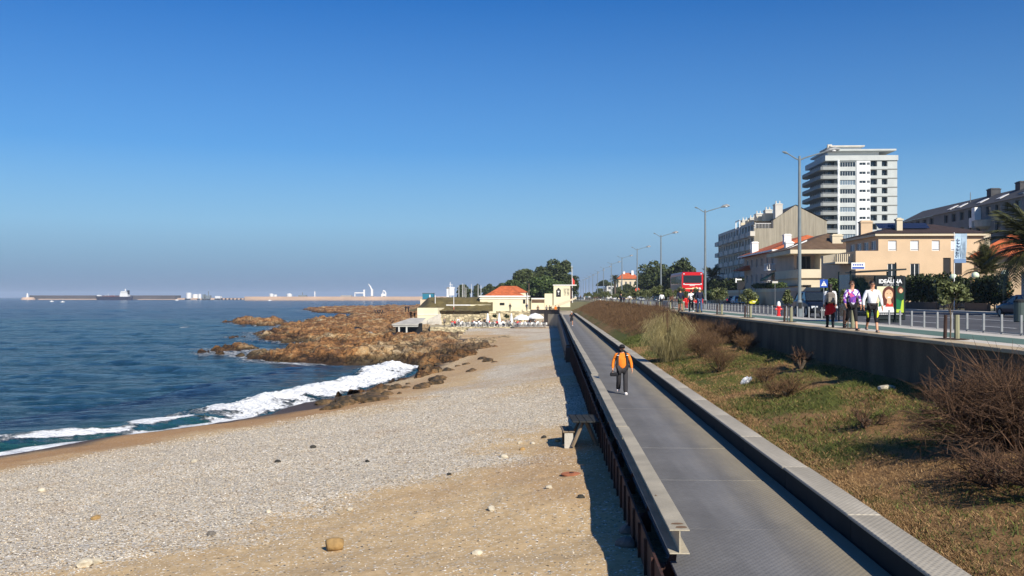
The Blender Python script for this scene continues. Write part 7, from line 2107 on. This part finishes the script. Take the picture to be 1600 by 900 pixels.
# strollers by the bus
def walker(px, d, X, rz, h, outfit, label, step=.25, arm=.2, z=PZ, group='walkers on the promenade', detail=False, **kw):
    J, k = joints(h, step, arm, **kw); q = at(px, 464, d)
    return person((q.x if X is None else X, q.y, z), rz, h, J, k, outfit, label, group, detail)
walker(1063, 75, None, PI, 1.8, dict(top=CL['navy'], bottom=CL['green'], leg=.42, skin=M['skin2'], cap=None), 'man in dark jacket and shorts with bare legs, left of the three strollers')
walker(1080, 73, None, PI+.1, 1.7, dict(top=CL['white'], sleeve=.4, bottom=CL['black'], shoes=CL['white']), 'stroller in white top and black trousers, middle of the three')
walker(1093, 71, None, PI, 1.82, dict(top=CL['navy'], bottom=CL['jeans'], hairm=M['hairgrey'], wide=1.15), 'white haired man in long dark coat and jeans, right of the three strollers')
walker(1072, 92, None, 0, 1.25, dict(top=CL['red'], bottom=CL['red'], shoes=CL['white']), 'child in bright red clothes in front of the bus')
walker(1049, 96, None, .5, 1.6, dict(top=CL['brown'], bottom=CL['charcoal']), 'person in dull brown coat left of the strollers')
walker(1034, 110, None, PI, 1.68, dict(top=CL['white'], bottom=CL['charcoal']), 'person in white top further on beside a young tree')
walker(970.5, 150, None, PI, 1.75, dict(top=CL['navy'], bottom=CL['navy']), 'left one of two people in dark blue under the fifth lamp')
walker(975.5, 149, None, PI, 1.8, dict(top=CL['jeans'], bottom=CL['navy']), 'right one of two people in dark blue under the fifth lamp')
walker(984, 146, None, 0, 1.75, dict(top=CL['white'], bottom=CL['grey']), 'person all in white beside the two in dark blue')
cr = [(899,330,'white','black','walker in white at the left of the far crowd, by the kiosk'),(903,320,'black','black','walker in black close to the kiosk door'),(907,325,'black','jeans','walker in dark top and jeans in the far crowd'),
      (913,310,'grey','white','walker in grey in the middle of the far crowd'),(921,300,'white','black','walker in white top right of the far crowd centre'),(925,290,'black','black','walker in black among the far young trees'),
      (929,280,'brown','brown','walker in reddish brown, left of a pair'),(933,276,'brown','black','walker in brown jacket and black trousers, right of a pair'),(938,262,'charcoal','black','walker in charcoal at the right end of the far crowd'),(955,200,'white','navy','walker in white shirt under the sixth lamp'),(917,340,'teal','black','walker in teal far back in the crowd')]
for px, d, a, c, lab in cr: walker(px, d, None, random.choice((0,PI)), random.uniform(1.62,1.8), dict(top=CL[a], bottom=CL[c]), lab, random.uniform(.1,.35), group='far crowd on the promenade')
# on the landing before the kiosk and by the cafe
for px, d, a, c, lab in ((868,206,'orange','orange','person in bright orange at the bend of the walkway'),(873,207,'black','black','person in black beside the orange one at the bend'),(840.5,207,'brown','black','person standing alone at the curved wall'),
      (854,208,'grey','black','person in grey near the yellow boundary wall'),(859,208,'black','black','person in black leaning at the curved wall'),(797,209,'black','charcoal','person in dark clothes against the cafe wall'),(823,211,'navy','black','person by the right corner of the cafe')):
    walker(px, d, None, random.uniform(-.5,.5), 1.72, dict(top=CL[a], bottom=CL[c]), lab, .08, .05, 3.48 if px > 835 else 3.9, 'people round the cafe')
for px, d, a, lab in ((694.5,190,'grey','person standing alone at the left end of the terrace'),(716,190,'white','person in white standing by the terrace tables'),(757,189,'black','person in black standing among the tables, by the closed parasol')):
    walker(px, d, None, .3, 1.7, dict(top=CL[a], bottom=CL['charcoal']), lab, .05, .05, TERR, 'people on the terrace')
# seated guests: a few prototypes, copied
protos = []
for a, c, hm in (('white','jeans','hair'),('black','black','hairbrown'),('navy','grey','hairgrey'),('red','black','hair'),('grey','navy','hairbrown')):
    J, k = joints(1.7, sit=True); protos.append(person((0,-500,0), 0, 1.7, J, k, dict(top=CL[a], bottom=CL[c], hairm=M[hm]), 'x', None, False))
SL = ['guest in white top', 'guest in black top', 'guest in navy top', 'guest in red top', 'guest in grey top']
used = set(); rg_ = random.Random(12)
def seat_guest(s, lab, grp, i):
    q = i % 5
    o = protos[q] if q not in used else copy_tree(protos[q]); used.add(q)
    o.location = (s[0], s[1], s[2]); o.rotation_euler.z = s[3]; o['label'] = SL[q]+lab; o['group'] = grp
for i, s in enumerate(rg_.sample(SEATS, 26)): seat_guest(s, ' seated at a table on the stone terrace', 'guests seated on the terrace', i)
for i, s in enumerate(rg_.sample(DSEATS, 11)): seat_guest(s, ' seated under the open parasols', 'guests seated on the deck', i+1)
# people among the rocks
for px, py, d, sit, lab in ((586,488,260,1,'person sitting at the left of four on the rock wall'),(590,488,260,1,'second of four people sitting on the rock wall'),(594,488,260,1,'third of four people sitting on the rock wall'),(598,488,260,1,'person sitting at the right of four on the rock wall'),
      (634,485,240,0,'person standing on the rocks, left of a small group'),(638,485,240,0,'person standing on the rocks in the middle of a small group'),(642,495,215,0,'person in dark clothes by the yellow corner wall, left of two'),(648,496,215,0,'person in dark clothes by the yellow corner wall, right of two')):
    q = at(px, py, d); z = float(rock_h(np.array([q.x]), np.array([q.y]))[0])
    J, k = joints(1.7, .1, .1, sit=bool(sit)); person((q.x, q.y, max(z, q.z-.4)), random.uniform(-1,1), 1.7, J, k, dict(top=CL[random.choice(('black','navy','charcoal'))], bottom=CL['black']), lab, 'people on the rocks', False)

# ================================================================ small things on the beach and the bank
def beach_z(x, y): return float(beach_h(np.array([x]), np.array([y]))[0][0])
def on_beach(px, py):
    z = 2.5
    for _ in range(12):
        q = gat(px, py, z); z = beach_z(q.x, q.y)
    return Vector((q.x, q.y, z))
def stone_mesh(seed, sx, sy, sz, m, name='stone', flat=False):
    rg = random.Random(seed); bm = bmesh.new(); bmesh.ops.create_icosphere(bm, subdivisions=2, radius=1)
    dirs = [Vector((rg.gauss(0,1),rg.gauss(0,1),rg.gauss(0,1))).normalized() for _ in range(7)]; cut = [rg.uniform(.62,.9) for _ in dirs]
    for v in bm.verts:
        for d, c in zip(dirs, cut):
            q = v.co.dot(d)
            if q > c: v.co -= d*(q-c)
        v.co += Vector((rg.gauss(0,.02),)*3); v.co = Vector((v.co.x*sx, v.co.y*sy, v.co.z*sz))
    me = bpy.data.meshes.new(name); bm.to_mesh(me); bm.free(); me.materials.append(m); return me
M['whitestone'] = mat('white_beach_stone', hexc(190,180,158), .85, .2, 6, .3, 20); M['ochrestone'] = mat('ochre_beach_stone', hexc(156,126,80), .85, .25, 8, .3, 20)
M['greystone'] = mat('grey_beach_stone', hexc(110,104,96), .85, .2, 6, .3, 20); M['darkstone'] = mat('dark_beach_stone', hexc(52,50,44), .85, .2, 6, .3, 20)
SG = 'loose stones on the beach'
for i, (px, py, s, m, lab) in enumerate(((66,768,.14,'whitestone','square white stone alone on the shingle at the left'),(133,884,.17,'whitestone','large white stone at the bottom left, left of a pair'),(153,880,.12,'whitestone','smaller white stone at the bottom left, right of a pair'),
      (150,811,.12,'ochrestone','yellowish stone on the grey shingle at the left'),(768,797,.12,'whitestone','pale flat stone in the middle of the sand'),(746,866,.1,'whitestone','small white stone at the bottom of the sand'),(303,722,.13,'whitestone','pale stone high on the shingle'),
      (788,715,.14,'whitestone','cream stone on the sand, left of the picnic table'),(813,693,.1,'whitestone','small cream stone nearest left of the picnic bench'),(833,694,.1,'whitestone','small white stone left of the picnic bench'),(816,703,.1,'ochrestone','ochre stone below the small cream one'),
      (872,690,.12,'ochrestone','ochre stone beside the picnic bench'),(858,763,.1,'whitestone','white stone near the rust disc'),(982,832,.24,'greystone','grey boulder in the shadow under the walkway'),(978,853,.2,'greystone','darker boulder in the shadow under the walkway, lower one'),
      (489,700,.12,'darkstone','dark stone on the pale shingle'),(574,722,.09,'darkstone','small dark stone in the centre of the shingle'),(434,722,.1,'darkstone','dark flat stone on the shingle at the left'),(702,742,.08,'darkstone','small dark stone where shingle meets sand'),
      (908,778,.09,'darkstone','dark stone at the edge of the walkway shadow'),(850,684,.1,'darkstone','dark stone above the ochre one by the bench'),(420,800,.09,'whitestone','pale stone at the border of sand and shingle'),(330,836,.1,'greystone','grey weathered stick like stone in the sand'),(547,797,.08,'whitestone','tiny pale stone left of the sand middle'))):
    q = on_beach(px, py); o = link('stone', stone_mesh(i+3, s, s*.8, s*.6, M[m]), None, q+Vector((0,0,s*.22)), i*1.3); tag(o, lab, 'stone', SG)
q = on_beach(524, 860); t = empty('log_stump', q, .35, 'short ochre log with a dark hollow end lying on the sand', 'log')
b = MB(); prof = [(.0,0)]; b.tube([(-.15,0,.1),(-.05,.01,.11),(.05,0,.11),(.13,0,.1)], [.1,.115,.112,.095], 12); b.build('log', M['ochrestone'], t, smooth=True)
b = MB(); b.cyl((.131,0,.1),(.135,0,.1),.075,.07,12); b.build('hollow_end', M['black'], t)
q = on_beach(893, 742); t = empty('rusty_lid', q, .2, 'flat rust brown disc lying at the edge of the walkway shadow', 'lid')
MB().lathe([(.24,0),(.25,.025),(.21,.04),(.02,.045)], (0,0,0), 20).build('disc', mat('rust_disc', hexc(168,104,70), .8, .2, 6), t)
MB().lathe([(.06,.04),(.05,.065),(.01,.07)], (0,0,0), 10).build('knob', M['rust'], t)
# picnic table and bench
q = on_beach(912, 694); t = empty('picnic_table', q, PI/2+.06, 'dark picnic table standing in the walkway shadow', 'table')
for i in range(4): MB().cbox(-.75,.75,-.38+i*.19,-.2+i*.19,.7,.745,.008).build('plank', M['darksteel'], t)
for s in (-.45,.45): b = MB(); b.tube([(s,-.35,0),(s,-.05,.7)], .05, 6); b.tube([(s,.35,0),(s,.05,.7)], .05, 6); b.build('leg', M['wood'], t)
q = on_beach(888, 699); t = empty('picnic_bench', q, PI/2+.06, 'wooden bench with one leg coloured pale as if sunlit beside the picnic table', 'bench')
for i in range(2): MB().cbox(-.22,.9,-.16+i*.17,.0+i*.17,.44,.485,.008).build('plank', M['wood'], t)
for s in (-.15,.8): MB().box(s-.04,s+.04,-.12,.12,0,.438).build('leg', M['paleconc'] if s < 0 else M['wood'], t)  # the end leg is coloured pale to paint sunlight on it
# litter on the bank
q = gat(1166, 590, 4.25); q.z = float(bank_h(np.array([q.x]), np.array([q.y]))[0])
bm = bmesh.new(); bmesh.ops.create_icosphere(bm, subdivisions=3, radius=1)
for v in bm.verts:
    n_ = float(fbm(np.array([v.co.x*2.2+5]), np.array([v.co.y*2.2+v.co.z*1.7]), 3)[0]); v.co = Vector((v.co.x*.15+v.co.z*.12, v.co.y*.12, (v.co.z+.7)*.2))*(.3+1.1*n_)
me = bpy.data.meshes.new('plastic_bag'); bm.to_mesh(me); bm.free(); me.materials.append(M['canvas'])
tag(link('plastic_bag', me, None, q), 'crumpled white plastic bag caught in the shrubs on the bank', 'bag')
q = gat(1386, 607, 4.5); q.z = float(bank_h(np.array([q.x]), np.array([q.y]))[0])
tag(link('concrete_lump', stone_mesh(91, .3, .22, .09, M['whitestone'], 'concrete_lump'), None, q+Vector((0,0,.04)), .4), 'pale broken concrete slab lying on the grass near the retaining wall', 'concrete')

# dark weedy rocks lying along the waterline below the surf
M['weedrock'] = mat('dark_weedy_rock', hexc(52,47,34), .85, .4, 2.2, .8, 9, col2=hexc(112,88,58), fine=.25)
rg_ = random.Random(44)
for i in range(48):
    u = rg_.random(); px = 505+u*190; py = 629-u*36+rg_.uniform(-4, 9)+(5 if u < .5 else 0)
    q = on_beach(px, py); s = .16+.5*rg_.random()**1.6
    o = link('waterline_rock', stone_mesh(200+i, s*rg_.uniform(1.1,1.9), s*rg_.uniform(.8,1.2), s*.62, M['weedrock'], 'waterline_rock'), None, (q.x, q.y, q.z+s*.08), rg_.uniform(.6, 1.5))
    tag(o, 'dark weedy rock low on the sand just below the broken white wave', 'rock', 'dark rocks at the waterline')
for i in range(16):
    px = 668+rg_.random()*110; py = 582-(px-668)*.2+rg_.uniform(-9, 12)
    q = on_beach(px, py); s = .16+.45*rg_.random()**1.4
    o = link('waterline_rock', stone_mesh(260+i, s*1.5, s*.9, s*.5, M['weedrock'], 'waterline_rock'), None, (q.x, q.y, q.z+s*.06), rg_.uniform(.6, 1.5))
    tag(o, 'dark rock scattered on the pale sand right of the end of the wave', 'rock', 'dark rocks right of the wave')
